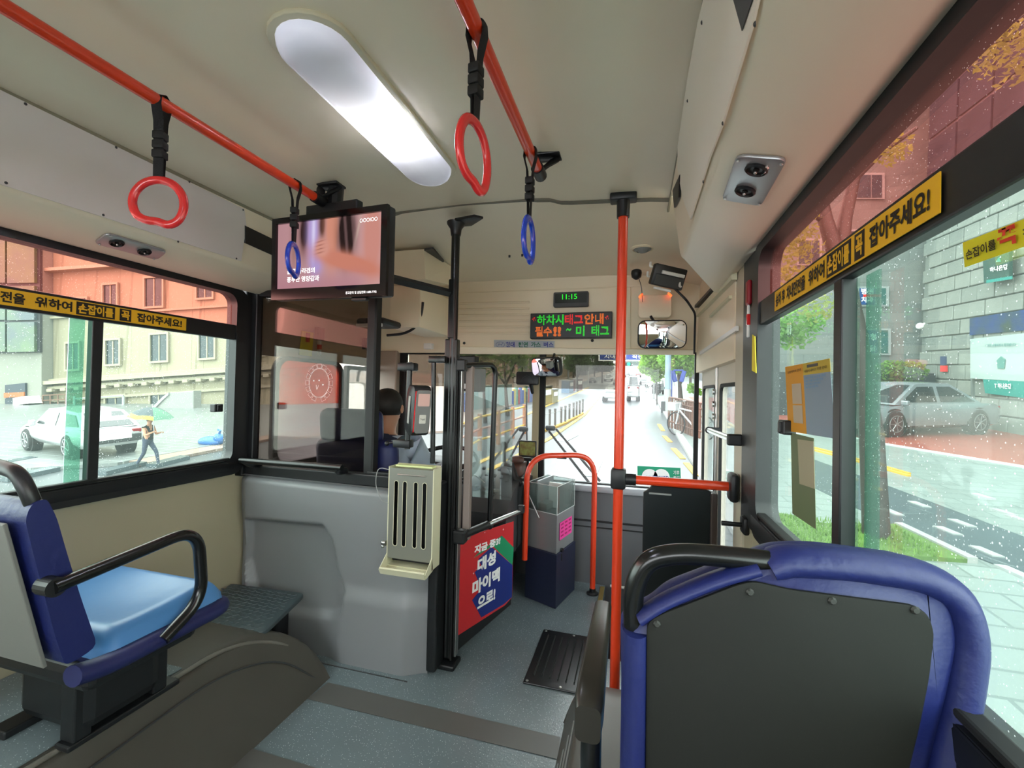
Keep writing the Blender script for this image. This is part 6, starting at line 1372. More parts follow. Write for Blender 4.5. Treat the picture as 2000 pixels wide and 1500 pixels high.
# ---- vehicles
def car(label, loc, heading, L, W, H, paint, kind='sedan', wy=(-.6, .6), group=None, tint_='20262c', name='car'):
    o = thing(name, label, 'car', loc, heading-PI/2, ext=True, group=group)   # local +y is forward
    zb = .20; belt = H*(.60 if kind != 'van' else .56); hood = H*(.50 if kind == 'sedan' else .58 if kind == 'suv' else .56); deck = H*(.60 if kind == 'sedan' else .64)
    h = L/2
    st = [(-h, .32, deck*.82, .80), (-h+.06, .24, deck*.96, .90), (-h+.35, zb, deck, 1), (-h*.35, zb, belt+.02, 1), (h*.32, zb, belt, 1), (h*.66, zb, hood+.03, 1), (h-.22, zb+.02, hood*.92, .95), (h-.05, .28, hood*.74, .82), (h, .34, hood*.62, .74)]
    def sec(y, z0_, z1_, w_):
        a = W/2*w_; pts = [(a*.80, z0_), (a*.97, z0_+.10), (a, z0_+(z1_-z0_)*.45), (a*.985, z0_+(z1_-z0_)*.8), (a*.90, z1_)]
        return [V((x, y, z)) for x, z in pts] + [V((0, y, z1_+.02))] + [V((-x, y, z)) for x, z in pts[::-1]]
    b = B(); loft(b, [sec(*q) for q in st]); obj('body', b, paint, o, local=True, smooth=35)
    if kind == 'sedan': pf_ = [(-h*.72, deck), (-h*.34, H), (h*.10, H*.985), (h*.44, belt)]
    elif kind == 'suv': pf_ = [(-h*.93, deck), (-h*.66, H*.97), (h*.16, H), (h*.48, belt)]
    else: pf_ = [(-h*.97, deck), (-h*.92, H), (h*.5, H*.98), (h*.75, belt)]
    wb_, wt = W/2*.90, W/2*.70
    wz = lambda z: wb_+(wt-wb_)*(z-belt)/(H-belt)
    mid = lambda n_: [pf_[0], (pf_[0][0]*.5+pf_[1][0]*.5, (deck+pf_[1][1])/2+.02), pf_[1], ((pf_[1][0]+pf_[2][0])/2, H+.01), pf_[2], pf_[3]]
    P_ = mid(0); b = B(); loft(b, [[V((s_*wz(z)*(.0 if s_ == 0 else 1), y, z+(.025 if s_ == 0 and z > H*.9 else 0))) for y, z in P_] for s_ in (-1, 0, 1)]); obj('cabin', b, paint, o, local=True, smooth=30)
    gm = mat('car_glass_'+tint_, tint_, .08, spec=.8)
    def gq(pts, off, name='window'): 
        b = B(); n = (pts[1]-pts[0]).cross(pts[2]-pts[0]).normalized(); c_ = sum(pts, V())/len(pts)
        if n.dot(c_-V((0, c_.y*.2, H*.5))) < 0: n = -n
        prism(b, [c_+(p-c_)*.86+n*.006 for p in pts], n*.006); obj(name, b, gm, o, local=True)
    A_, B2, C2, D2 = pf_
    sp3 = lambda s_, y, z: V((s_*wz(z), y, z)); ymid = (A_[0]+D2[0])*.5
    for s_ in (-1, 1):
        gq([sp3(s_, A_[0]*.96+.05, deck+.03), sp3(s_, ymid, belt+.03), sp3(s_, ymid, H*.96), sp3(s_, B2[0], B2[1]*.96)], .01, 'side_window'); gq([sp3(s_, ymid, belt+.03), sp3(s_, D2[0]*.9, belt+.03), sp3(s_, C2[0], H*.955), sp3(s_, ymid, H*.96)], .01, 'side_window')
    gq([V((-wb_, D2[0], D2[1])), V((wb_, D2[0], D2[1])), V((wz(C2[1]), C2[0], C2[1])), V((-wz(C2[1]), C2[0], C2[1]))], .01, 'windscreen')
    gq([V((-wb_*.92, A_[0], A_[1])), V((wb_*.92, A_[0], A_[1])), V((wz(B2[1])*.95, B2[0], B2[1])), V((-wz(B2[1])*.95, B2[0], B2[1]))], .01, 'rear_window')
    R_ = (.33 if kind != 'suv' else .36)*min(1.1, L/4.7)
    wx_ = W/2-.10
    for s_ in (-1, 1):
        for y in (h*wy[0], h*wy[1]):
            b = B(); lathe(b, (s_*(W/2-.02), y, R_), (s_, 0, 0), [(R_+.055, -.16), (R_+.055, .004), (R_+.02, .006), (R_, -.05)], 22); obj('wheel_arch', b, mat('arch_dark', '1c1e20', .7), o, local=True)
            b = B(); lathe(b, (s_*(W/2-.20), y, R_), (s_, 0, 0), [(R_*.7, 0), (R_*.96, .02), (R_, .06), (R_, .19), (R_*.9, .22), (R_*.66, .225)], 22); w_ = obj('wheel', b, rubber, o, local=True, smooth=40)
            b = B(); c_ = V((s_*(W/2+.018), y, R_)); disc(b, c_-V((s_*.03, 0, 0)), (s_, 0, 0), R_*.64, .012, 20); tube(b, [c_+V((0, R_*.62*math.cos(2*PI*k/20), R_*.62*math.sin(2*PI*k/20))) for k in range(20)], .016, 6, closed=True)
            for k in range(7): a = 2*PI*k/7; tube(b, [c_, c_+V((0, math.cos(a)*R_*.6, math.sin(a)*R_*.6))], .018, 5)
            obj('rim', b, mat('alloy', 'b8bcbe', .3, .7), w_, local=True)
    b = B(); box(b, -W*.42, W*.42, -h-.02, -h+.08, .30, .45, .02); obj('rear_bumper', b, mat('bumper_dark', '44484a', .6) if kind == 'suv' else paint, o, local=True)
    for s_ in (-1, 1):
        b = B(); box(b, min(s_*W*.27, s_*W*.43), max(s_*W*.27, s_*W*.43), -h+.0, -h+.16, deck*.78, deck*.92, .02); obj('tail_lamp', b, mat('tail_red', 'b02028', .25), o, local=True)
        b = B(); box(b, min(s_*W*.24, s_*W*.40), max(s_*W*.24, s_*W*.40), h-.20, h-.0, hood*.70, hood*.84, .03); obj('head_lamp', b, mat('head_lamp', 'dfe6ea', .15), o, local=True)
        b = B(); box(b, min(s_*W*.46, s_*(W*.56)), max(s_*W*.46, s_*W*.56), h*.34, h*.34+.10, belt+.0, belt+.13, .03); obj('wing_mirror', b, paint, o, local=True)
        b = B(); box(b, min(s_*W*.492, s_*W*.503), max(s_*W*.492, s_*W*.503), -h*.12, -h*.12+.17, belt*.86, belt*.89, .004); obj('door_handle', b, chrome, o, local=True)
    b = B(); box(b, -.26, .26, -h-.025, -h, deck*.62, deck*.62+.11, .004); obj('number_plate', b, white, o, local=True)
    b = B(); box(b, -W*.28, W*.28, h-.03, h+.012, .42, .52, .01); obj('grille', b, mat('arch_dark', '1c1e20', .7), o, local=True)
    return o
pw = mat('car_white', 'eceff0', .2, coat=.5); ps = mat('car_silver', 'b3bcc2', .25, .35, coat=.5); pr = mat('car_red', 'b02a30', .25, coat=.4); pk = mat('car_black', '2a2d30', .2, coat=.4); pgy = mat('car_grey', '8f9498', .25, coat=.4)
a, c = egr(1740, 858), egr(1903, 853); hd = math.atan2(a.y-c.y, a.x-c.x); m_ = (a+c)/2; sc_ = (a-c).length/2.8
off = V((-math.sin(hd), math.cos(hd), 0))*(-.85)
if off.dot(EE-m_) > 0: off = -off
fw = V((math.cos(hd), math.sin(hd), 0)); car('silver sedan parked on the red paving outside the right window', V((m_.x+off.x, m_.y+off.y, .064))+fw*.22, hd, 5.1*sc_, 1.82*sc_, 1.40*sc_, ps, wy=(-.635, .46))
a, c, r3 = egr(40, 888), egr(118, 906), egr(245, 892); hd = math.atan2(a.y-c.y, a.x-c.x); m_ = (a+c)/2; L_ = (a-c).length; sc_ = L_/2.75
nrm = V((-math.sin(hd), math.cos(hd), 0));  nrm = nrm if nrm.dot(EE-m_) < 0 else -nrm
car('white crossover parked on the plaza outside the left window', V((m_.x, m_.y, .066))+nrm*.9*sc_, hd, 4.6*sc_, 1.52*sc_, 1.36*sc_, pw, 'suv')
print('SCALE', sc_, hd)
def car_px(label, lq, rq, topy, paint, kind='sedan', W=1.8, heading=PI/2, **k):
    a, c = egr(*lq), egr(*rq); w_ = abs(c.x-a.x); y = (a.y+c.y)/2; d = -(CM.transposed() @ (TX @ V((0, y, 0))-EYE)).z; H = d/FPX*((lq[1]+rq[1])/2-topy)
    w_ = max(w_, H*1.15 if kind == 'sedan' else w_); L_ = w_*2.5; return car(label, V(((a.x+c.x)/2, y+L_/2, G(0, y))), heading, L_, w_, H, paint, kind, **k)
car_px('white saloon ahead in the left lane, left of the orange pole', (1181, 787), (1204, 786), 758, pw)
car_px('white van ahead in the right lane, just right of the orange pole', (1224, 785), (1249, 784), 735, pw, 'van')
for q0_, q1_, ty, pt, lb, hd_ in (((1229, 763), (1243, 763), 744, pw, 'second white car ahead in the right lane, past the van', PI/2), ((1252, 752), (1264, 752), 738, pgy, 'grey car far ahead at the right kerb', PI/2), ((1262, 757), (1276, 757), 743, pw, 'pale car parked far ahead at the right kerb', PI/2), ((1200, 752), (1209, 752), 740, pr, 'red car far ahead left of the orange pole', PI/2), ((1182, 745), (1193, 745), 731, pw, 'white oncoming car with red lamps beyond the left trees', -PI/2), ((1150, 748), (1162, 748), 737, pk, 'dark oncoming car on the far left side of the road', -PI/2), ((1232, 742), (1240, 742), 732, pk, 'dark car far ahead in the middle of the road', PI/2), ((1243, 737), (1250, 737), 728, pr, 'small red car far ahead in the middle of the road', PI/2), ((1222, 737), (1229, 737), 728, pgy, 'small grey car far ahead beside the orange pole', PI/2)):
    car_px(lb, q0_, q1_, ty, pt, 'sedan', heading=hd_)

# ---- street furniture ahead
postq = [(1058, 845, 806), (1073.5, 838, 809), (1084, 836, 807), (1096, 831, 805), (1104, 828, 802), (1112, 823, 799), (1120, 819, 797), (1126, 816, 795), (1132, 813, 791), (1138, 809, 789)]
bs = [egr(q[0], q[1]) for q in postq]; bf = thing('bollard_fence', 'row of thin dark bollards along the yellow median line', 'fence', bs[0], ext=True)
hs = .62
pieces('post', 'bollard', lambda b: (rod(b, (0, 0, 0), (0, 0, hs), .035, 8), rod(b, (0, 0, hs*.9), (0, 0, hs), .04, 8)), mat('bollard_dark', '6b625a', .6), bf, [TX @ Matrix.Translation(p) for p in bs])
b = B()
for p, q_ in zip(bs, bs[1:]): rod(b, p+V((0, 0, hs*.8)), q_+V((0, 0, hs*.8)), .008, 5)
obj('chain', b, grey, bf, ext=True)
b = B(); tube(b, [p+V((0, 0, .03)) for p in bs], .06, 6); obj('yellow_base', b, ylw, bf, ext=True)
# guard fence left
fq_ = [(898, 905, 858), (937, 880, 838), (973, 868, 832), (1001, 856, 826), (1024, 847, 822)]
bs = [egr(q[0], q[1]) for q in fq_]; gf = thing('guard_fence', 'low pedestrian guard fence with yellow rails on the left side of the road', 'fence', bs[0], ext=True)
pieces('post', 'guardpost', lambda b: rod(b, (0, 0, 0), (0, 0, .85), .055, 10), mat('guard_post', 'b9784a', .5), gf, [TX @ Matrix.Translation(p) for p in bs])
for z, m in ((.78, ylw), (.5, mat('rail_pink', 'd9a08c', .5)), (.25, ylw)):
    b = B(); tube(b, [p+V((0, 0, z)) for p in bs], .028, 6); obj('rail', b, m, gf, ext=True)
# wooden planter fence right
fa, fc = egr(1306, 833), egr(1352, 852)
wdm = mat('fence_brown', '8a5d48', .7, noise=.3, nscale=20)
wfn = thing('wooden_fence', 'brown wooden fence of upright slats on the right pavement', 'fence', fa, ext=True)
P_ = [egr(1306, 838), egr(1318, 842), egr(1338, 850), egr(1352, 856), egr(1372, 862)]; mws = []
for p, q_ in zip(P_, P_[1:]):
    n_ = max(2, int((q_-p).length/.16)); d_ = math.atan2(q_.y-p.y, q_.x-p.x)
    for i in range(n_): mws.append(TX @ Matrix.Translation(p.lerp(q_, i/n_)) @ Matrix.Rotation(d_, 4, 'Z'))
pieces('slat', 'fslat', lambda b: box(b, -.055, .055, -.015, .015, .05, .98), wdm, wfn, mws)
b = B()
for z in (.25, .85, 1.0): tube(b, [p+V((0, 0, z)) for p in P_], .03, 5)
obj('rail', b, wdm, wfn, ext=True)
# bicycle
def bicycle(loc, hd):
    o = thing('bicycle', 'white bicycle leaning beside the brown wooden fence', 'bicycle', loc, hd, ext=True)
    for x in (-.5, .5):
        b = B(); tube(b, [V((x+.32*math.cos(2*PI*k/24), 0, .33+.32*math.sin(2*PI*k/24))) for k in range(24)], .02, 6, closed=True)
        for k in range(8): a = 2*PI*k/8; rod(b, (x, 0, .33), (x+.32*math.cos(a), 0, .33+.32*math.sin(a)), .004, 4)
        obj('wheel', b, rubber, o, local=True)
    b = B()
    for p, q_ in (((-.5, 0, .33), (-.1, 0, .35)), ((-.1, 0, .35), (-.22, 0, .8)), ((-.5, 0, .33), (-.2, 0, .72)), ((-.1, 0, .35), (.36, 0, .72)), ((-.2, 0, .72), (.36, 0, .78)), ((.5, 0, .33), (.34, 0, .95))): rod(b, p, q_, .025, 8)
    obj('frame', b, pw, o, local=True)
    b = B(); tube(b, [(.28, -.26, 1.0), (.36, -.1, .98), (.36, .1, .98), (.28, .26, 1.0)], .016, 6); obj('handlebar', b, steel, o, local=True)
    b = B(); ball(b, (-.24, 0, .84), .1, (1.2, .6, .4)); obj('saddle', b, rubber, o, local=True)
    b = B(); M = Matrix.Translation((.56, 0, .82)); box(b, -.15, .15, -.14, .14, -.12, .12, .03, M=M); obj('basket', b, pw, o, local=True)
    return o
bp_ = egr(1347, 855); bicycle(bp_, 2.3)
# street poles
p = egr(1303, 806); dP = -(CM.transposed() @ (TX @ p-EYE)).z; sp = thing('street_pole', 'thick pole, grey below and pale blue above, right of the road', 'pole', p, ext=True)
t1 = eat(1303, 760, D=dP).z; b = B(); rod(b, p, V((p.x, p.y, t1)), 6.5*dP/FPX, 14); obj('grey_foot', b, grey, sp, ext=True)
b = B(); rod(b, V((p.x, p.y, t1)), V((p.x, p.y, t1+4.5)), 5.5*dP/FPX, 14); obj('blue_shaft', b, mat('pole_blue', 'a8c8dc', .5), sp, ext=True)
b = B(); q = eat(1296, 795, D=dP); box(b, q.x-.1, q.x+.06, q.y-.1, q.y+.1, q.z-.35, q.z+.25, .02); obj('cabinet', b, dgrey, sp, ext=True)
for px, yb_, yt, rp, lb in ((1277, 778, 695, 1.3, 'slim dark pole with a cross foot at the right kerb'), (1125, 765, 700, .9, 'thin grey pole on the left pavement'), (1149, 755, 705, .9, 'second thin grey pole further along the left pavement'), (1262, 765, 722, .8, 'thin far pole at the right kerb')):
    p = egr(px, yb_); d_ = -(CM.transposed() @ (TX @ p-EYE)).z; b = B(); rod(b, p, V((p.x, p.y, eat(px, yt, D=d_).z)), rp*d_/FPX, 8); disc(b, p, (0, 0, 1), rp*2.4*d_/FPX, .06, 8); o = obj('street_pole', b, grey, loc=p, ext=True); o['label'] = lb; o['category'] = 'pole'
# round blue traffic sign on the tree side
p = egr(1325, 802); d_ = 20.0; c = eat(1325, 733, D=-(CM.transposed() @ (TX @ p-EYE)).z*.97); k_ = -(CM.transposed() @ (TX @ p-EYE)).z/FPX
sg = thing('pavement_sign', 'blue rounded banner sign in front of the broad green tree', 'sign', V((c.x-12*k_, c.y-.1, 0)), ext=True)
sgm = mat('sign_blue', '2b55c8', .4)
for s_ in (-1, 1): b = B(); M = Matrix.Translation(c) @ Matrix.Rotation(s_*.25, 4, 'Y'); box(b, s_*8*k_-4*k_, s_*8*k_+4*k_, -.02, .02, -11*k_, 11*k_, .03, M=M); obj('wing_panel', b, sgm, sg, ext=True)
b = B(); box(b, c.x-9*k_, c.x+9*k_, c.y-.02, c.y+.02, c.z+8*k_, c.z+11*k_, .02); rod(b, V((c.x-12*k_, c.y-.1, 0)), V((c.x-12*k_, c.y-.1, c.z+9*k_)), .03, 6); obj('crossbar', b, sgm, sg, ext=True)
# overhead sign and signals
YG = 46.0
c0_, c1_, c2_ = eat(1169, 693, Y=YG), eat(1268, 690, Y=YG), eat(1170, 705, Y=YG)
gs = thing('overhead_sign', 'wide blue overhead road sign at the top of the windscreen view', 'sign', V((c1_.x+2.5, YG, 0)), ext=True)
b = B(); box(b, c0_.x, c1_.x, YG, YG+.1, c2_.z, c0_.z+1.2, .03); obj('board', b, sgm, gs, ext=True)
b = B(); ringplate(b, [V((x, YG-.01, z)) for x, z in ((c0_.x, c2_.z), (c1_.x, c2_.z), (c1_.x, c0_.z+1.2), (c0_.x, c0_.z+1.2))], [V((x, YG-.01, z)) for x, z in ((c0_.x+.12, c2_.z+.12), (c1_.x-.12, c2_.z+.12), (c1_.x-.12, c0_.z+1.08), (c0_.x+.12, c0_.z+1.08))], (0, .02, 0)); obj('white_border', b, whitep, gs, ext=True)
text_on('시내방면   직진', V((c0_.x+.6, YG-.03, c2_.z+.25)), V((c1_.x-.6, YG-.03, c2_.z+.25)), V((c0_.x+.6, YG-.03, c2_.z+.65)), whitep, gs, .01, .02, ext=True)
b = B(); rod(b, V((c0_.x+1, YG+.2, c0_.z+.8)), V((c1_.x+2.5, YG+.2, c0_.z+.8)), .09, 8); rod(b, V((c1_.x+2.5, YG+.2, 0)), V((c1_.x+2.5, YG+.2, c0_.z+1)), .14, 10); obj('gantry', b, steel, gs, ext=True)
YG2 = 62.0
sm_ = eat(1110, 712, Y=YG2); tl0 = thing('signal_mast', 'grey signal mast arm reaching over the left lanes', 'mast', V((sm_.x, YG2, 0)), ext=True)
b = B(); e_ = eat(1236, 711, Y=YG2); rod(b, V((sm_.x, YG2, sm_.z)), V((e_.x, YG2, sm_.z)), .09, 8); rod(b, V((sm_.x, YG2, G(0, YG2))), V((sm_.x, YG2, sm_.z+.3)), .14, 8); obj('arm', b, grey, tl0, ext=True)
for px, lb in ((1189, 'traffic signal with green light left of the orange pole'), (1228, 'traffic signal with green light right of the orange pole')):
    c = eat(px, 711, Y=YG2-.3); o = thing('traffic_light', lb, 'traffic light', c, ext=True, group='green traffic signals'); b = B(); box(b, c.x-1.4, c.x+.35, c.y, c.y+.2, c.z-.22, c.z+.22, .06); obj('housing', b, bplast, o, ext=True)
    b = B(); disc(b, c+V((0, 0, 0)), (0, -1, 0), .24, .05, 16); obj('green_lens', b, mat('signal_green', '18c9a0', .4, emit='12c8a0', es=1.2), o, ext=True)
    b = B(); disc(b, c+V((-1.1, 0, 0)), (0, -1, 0), .16, .05, 12); obj('dark_lens', b, dgrey, o, ext=True)
# hoardings and shopfronts left
def wall_px(name, label, cat, bl, br, topy, m, th=.1, base=None, extra=None):
    a, c = egr(*bl), egr(*br); d_ = -(CM.transposed() @ (TX @ a-EYE)).z; h = eat(bl[0], topy, D=d_).z-a.z; o = thing(name, label, cat, (a+c)/2, ext=True)
    n = V((-(c-a).y, (c-a).x, 0)).normalized()*th; return o, a, c, h, n
o, a, c, h, n = wall_px('hoarding', 'pale teal building-site hoarding behind the left street trees', 'hoarding', (900, 808), (1000, 792), 757, None)
for i in range(10):
    p, q_ = a.lerp(c, i/10), a.lerp(c, (i+.96)/10); b = B(); prism(b, [p, q_, q_+V((0, 0, h)), p+V((0, 0, h))], n); obj('panel', b, mat('hoarding_teal', 'b4d8d8', .5) if i % 3 else mat('hoarding_pale', 'd6e3e2', .5), o, ext=True)
o, a, c, h, n = wall_px('banner_wall', 'row of bright blue red and yellow banners left of the centre post', 'banner', (1000, 792), (1045, 784), 755, None)
for i in range(12):
    p, q_ = a.lerp(c, i/12), a.lerp(c, (i+.85)/12); hh_ = h*(.75+.25*((i*7) % 5)/5); b = B(); prism(b, [p, q_, q_+V((0, 0, hh_)), p+V((0, 0, hh_))], n)
    obj('banner', b, mat('banner_%d' % (i % 5), ('3a62c4', 'd8c045', '4aa38a', 'c8505a', '5b7fd6')[i % 5], .5), o, ext=True)
o, a, c, h, n = wall_px('banner_wall', 'red and white shop boards seen at the far left through the gate loop', 'banner', (880, 812), (915, 806), 762, None)
for i in range(8):
    p, q_ = a.lerp(c, i/8), a.lerp(c, (i+.8)/8); b = B(); prism(b, [p, q_, q_+V((0, 0, h*(.7+.3*((i*3) % 4)/4))), p+V((0, 0, h*.8))], n); obj('banner', b, mat('banner_%d' % ((i+3) % 5), '3a62c4', .5), o, ext=True)
for q0_, q1_, ty, cl_, lb in (((1062, 792), (1078, 788), 757, 'dcc25a', 'yellow post box stand right of the centre post'), ((1080, 788), (1090, 786), 762, 'e6d9a0', 'pale yellow sign stand right of the centre post'), ((1112, 768), (1120, 766), 744, '5f86a8', 'blue kiosk on the left pavement'), ((1126, 764), (1138, 762), 741, '7a3038', 'dark red stall on the left pavement')):
    o, a, c, h, n = wall_px('kiosk', lb, 'kiosk', q0_, q1_, ty, None); m = mat('kiosk_'+cl_, cl_, .5)
    b = B(); prism(b, [a, c, c+V((0, 0, h)), a+V((0, 0, h))], n*6, .03); obj('cabinet', b, m, o, ext=True)
    b = B(); prism(b, [a.lerp(c, .15)-n*.05+V((0, 0, h*.55)), a.lerp(c, .85)-n*.05+V((0, 0, h*.55)), a.lerp(c, .85)-n*.05+V((0, 0, h*.85)), a.lerp(c, .15)-n*.05+V((0, 0, h*.85))], -n*.2); obj('notice_board', b, whitep, o, ext=True)
    b = B(); prism(b, [a-n*.5+V((0, 0, h)), c-n*.5+V((0, 0, h)), c+n*6.5+V((0, 0, h)), a+n*6.5+V((0, 0, h))], (0, 0, .06)); obj('roof', b, grey, o, ext=True)
for q in ((1290, 772), (1283, 770)):
    p = egr(*q); o = thing('motorcycle', 'dark scooter parked by the right kerb, %s' % ('nearer one' if q[0] == 1290 else 'further one'), 'motorcycle', p, 1.2, ext=True)
    for x in (-.6, .6): b = B(); lathe(b, (x, -.06, .28), (0, 1, 0), [(.2, 0), (.28, .02), (.28, .1), (.2, .12)], 14); obj('wheel', b, rubber, o, local=True)
    b = B(); loft(b, [[V((x, y*w_, z)) for y, z in ((-.14, .35), (-.16, .6), (-.1, .8), (.1, .8), (.16, .6), (.14, .35))] for x, w_ in ((-.75, .5), (-.4, 1), (.1, .9), (.4, .7))]); obj('body', b, pk, o, local=True)
    b = B(); rod(b, (.6, 0, .3), (.42, 0, 1.0), .04, 6); rod(b, (.42, -.3, 1.02), (.42, .3, 1.02), .02, 6); obj('fork', b, steel, o, local=True)

# ---- buildings along the street ahead
def building(label, x0, x1, y0, y1, h, m, floors, cols, face_x=None, face_y=None, wm_=None, roof=True):
    o = thing('building', label, 'building', ((x0+x1)/2, (y0+y1)/2, G(0, y0)-.2), ext=True); z0_ = G(0, y0)-.2
    b = B(); box(b, x0, x1, y0, y1, z0_, z0_+h); obj('wall', b, m, o, ext=True)
    wm_ = wm_ or mat('far_window', '56646c', .15)
    if face_x is not None:
        for i in range(cols):
            for j in range(floors):
                ya = y0+(y1-y0)*(i+.22)/cols; yb2 = y0+(y1-y0)*(i+.78)/cols; za = z0_+1+(h-1.5)*(j+.2)/floors; zb3 = z0_+1+(h-1.5)*(j+.72)/floors; b = B(); box(b, face_x-.06, face_x+.06, ya, yb2, za, zb3); obj('window', b, wm_, o, ext=True)
    if roof: b = B(); box(b, x0-.3, x1+.3, y0-.3, y1+.3, z0_+h, z0_+h+.4); obj('cornice', b, m, o, ext=True)
    return o
fc1, fc2, fc3, fc4 = mat('facade_pink', 'c2a396', .7), mat('facade_tan', 'b59c7c', .7), mat('facade_grey', '9aa0a2', .7), mat('facade_brick', '8f5f50', .7)
building('pinkish building on the left side of the road beyond the hoarding', -24, -13.5, 44, 62, 14, fc1, 4, 6, face_x=-13.5)
building('tan building further along the left side of the road', -22, -11.5, 66, 84, 16, fc2, 4, 6, face_x=-11.5)
building('grey building far along the left side of the road', -24, -9.5, 88, 120, 20, fc3, 5, 8, face_x=-9.5)
building('brick building furthest along the left side of the road', -22, -8.5, 125, 170, 18, fc4, 4, 8, face_x=-8.5)
building('grey block far along the right side of the road', 8.5, 24, 60, 95, 16, fc3, 4, 8, face_x=8.5)
building('tan block furthest along the right side of the road', 9, 24, 100, 160, 18, fc2, 4, 8, face_x=9)
building('green-grey hill-like block closing the far end of the road', -12, 14, 300, 320, 26, mat('far_green', '7f9088', .9), 1, 1)
# rear trees masses along the verge
for i, (x, y, s_, lb) in enumerate(((-8.2, 60, 2.4, 'left verge tree opposite the tan building'), (-7.4, 82, 2.6, 'left verge tree beyond the signals'), (5.2, 48, 2.3, 'right verge tree beyond the blue pole'), (5.4, 72, 2.6, 'right verge tree beyond the signals'), (5.6, 100, 2.8, 'right verge tree far up the road'))):
    z0_ = G(0, y); tree(lb, (x, y, z0_), 3.2, .14, [((0, 0, 4.2), s_), ((.8, .5, 5.4), s_*.8), ((-.7, 0, 5.0), s_*.8)], 900, .30, ('5f7d48', '8dbb55')[i > 1], 20+i, fork=[(.8, (.6, 0, 4.5))])

# ---- left: pale stone building seen through the left window
DF = 21.0
fr = (CM @ V((1, .068, 0))).normalized(); fu = (CM @ V((-.068, 1, 0))).normalized(); fn = fr.cross(fu)   # fn points back to the bus
F0 = cam_at(300, 750, DF); fs2 = DF/FPX
def fp(px, py, off=0):
    p = onplane(px, py, F0, fn); return p+fn*off
stone = mat('cream_stone', 'cdc2a2', .75, noise=.12, nscale=.8, brick=(1, 'b3a88a', 1.1, .45))
stone2 = mat('cream_trim', 'd6ccae', .7, noise=.1, nscale=2); wgl = mat('dark_window', '3f5358', .12, noise=.5, nscale=2)
lb_ = thing('building', 'cream stone building with carved cornice outside the left window', 'building', fp(300, 880), kind=None)
def bslab(name, qs, off, th, m, par, bev=0): b = B(); prism(b, [fp(*q, off) for q in qs], fn*th, bev); return obj(name, b, m, par)
bslab('wall', ((104, 885), (640, 885), (640, 250), (104, 250)), -1.0, 1.0, stone, lb_)
def row(y300, dy, h, x0, x1): return [(x0, y300-.068*(x0-300)+dy), (x1, y300-.068*(x1-300)+dy), (x1, y300-.068*(x1-300)+dy-h), (x0, y300-.068*(x0-300)+dy-h)]
for y_, h_, th_ in ((738, 7, .45), (748, 6, .25), (772, 5, .15), (690+40, 3, .2), (548-28, 6, .4), (610, 4, .15)): bslab('cornice', row(y_, 0, h_, 100, 640), 0, th_, stone2, lb_)
b0 = fp(0, 0); cs = (fp(100, 750-.068*-200)-fp(126, 750-.068*-174)).length
mws = []
for k in range(20):
    x = 112+k*26; p = fp(x, 747-.068*(x-300)); mws.append(Matrix.Translation(p) @ Matrix((fr, fu, fn)).transposed().to_4x4())
pieces('cornice_bracket', 'modillion', lambda b: box(b, -.13, .13, -.14, .02, 0, .4, .03), stone2, lb_, mws)
wins = [(w_, 560, 597) for w_ in (218,)] and [(218, 26, 558, 598), (303, 34, 545, 600), (402, 30, 545, 583), (500, 30, 538, 578), (145, 24, 672, 722), (223, 26, 666, 712), (313, 32, 655, 706), (406, 29, 655, 700), (505, 30, 648, 694), (228, 36, 775, 830), (312, 30, 772, 818), (374, 30, 768, 800), (160, 24, 585, 620), (218, 26, 440, 490), (303, 30, 425, 475), (402, 30, 415, 465)]
for x, w_, y0_, y1_ in wins:
    q = ((x-w_/2, y1_), (x+w_/2, y1_-.068*w_), (x+w_/2, y0_-.068*w_), (x-w_/2, y0_)); pw_ = bslab('window', q, .01, .04, wgl, lb_)
    b = B(); O_ = [fp(a_, c_, .03) for a_, c_ in ((x-w_/2-3, y1_+4), (x+w_/2+3, y1_+4-.068*w_), (x+w_/2+3, y0_-4-.068*w_), (x-w_/2-3, y0_-4))]; I_ = [fp(a_, c_, .03) for a_, c_ in q]; ringplate(b, O_, I_, fn*.10); obj('surround', b, stone2, pw_)
    bslab('glazing_bar', ((x-1, y1_-1), (x+1, y1_-1), (x+1, y0_), (x-1, y0_)), .05, .03, stone2, pw_)
gb = thing('building', 'plain grey building with a large dark glazed bay at the left window edge', 'building', fp(50, 885))
bslab('wall', ((-260, 890), (103, 890), (103, 250), (-260, 250)), -.5, 1.0, mat('grey_render', 'b4b4a6', .75, noise=.1, nscale=1), gb)
for x0_, x1_ in ((-90, -28), (-24, 45), (49, 100)):
    for y0_, y1_ in ((478, 560), (566, 630), (634, 690)):
        bslab('bay_pane', ((x0_, y1_), (x1_, y1_-1), (x1_, y0_-1), (x0_, y0_)), .5, .25, mat('bay_glass_reflection', '54606a', .08, noise=.5, nscale=.9, col2='6d8a52'), gb)  # green blotches paint the reflected trees into the glass colour
bslab('bay_frame', ((-100, 694), (105, 690), (105, 472), (-100, 474)), .5, .12, mat('bay_frame', '3a3c42', .5), gb)
bslab('shop_sign', ((38, 805), (76, 803), (76, 748), (38, 752)), .5, .1, mat('dark_sign', '3b4656', .5), gb); bslab('shop_sign_band', ((38, 776), (76, 774), (76, 765), (38, 767)), .6, .05, mat('orange_band', 'e07a3c', .5), gb)
bslab('shop_sign_text', ((46, 793), (70, 792), (70, 788), (46, 789)), .6, .05, whitep, gb); bslab('awning', ((76, 790), (106, 786), (100, 772), (76, 776)), .5, .6, ltgrey, gb); bslab('doorway', ((92, 815), (104, 814), (104, 790), (92, 791)), .5, .05, dgrey, gb)
q = [fp(*p, .5) for p in ((105, 840), (178, 835), (178, 768), (105, 772))]; o = thing('lattice_fence', 'brown lattice screen in front of the cream building', 'fence', q[0])
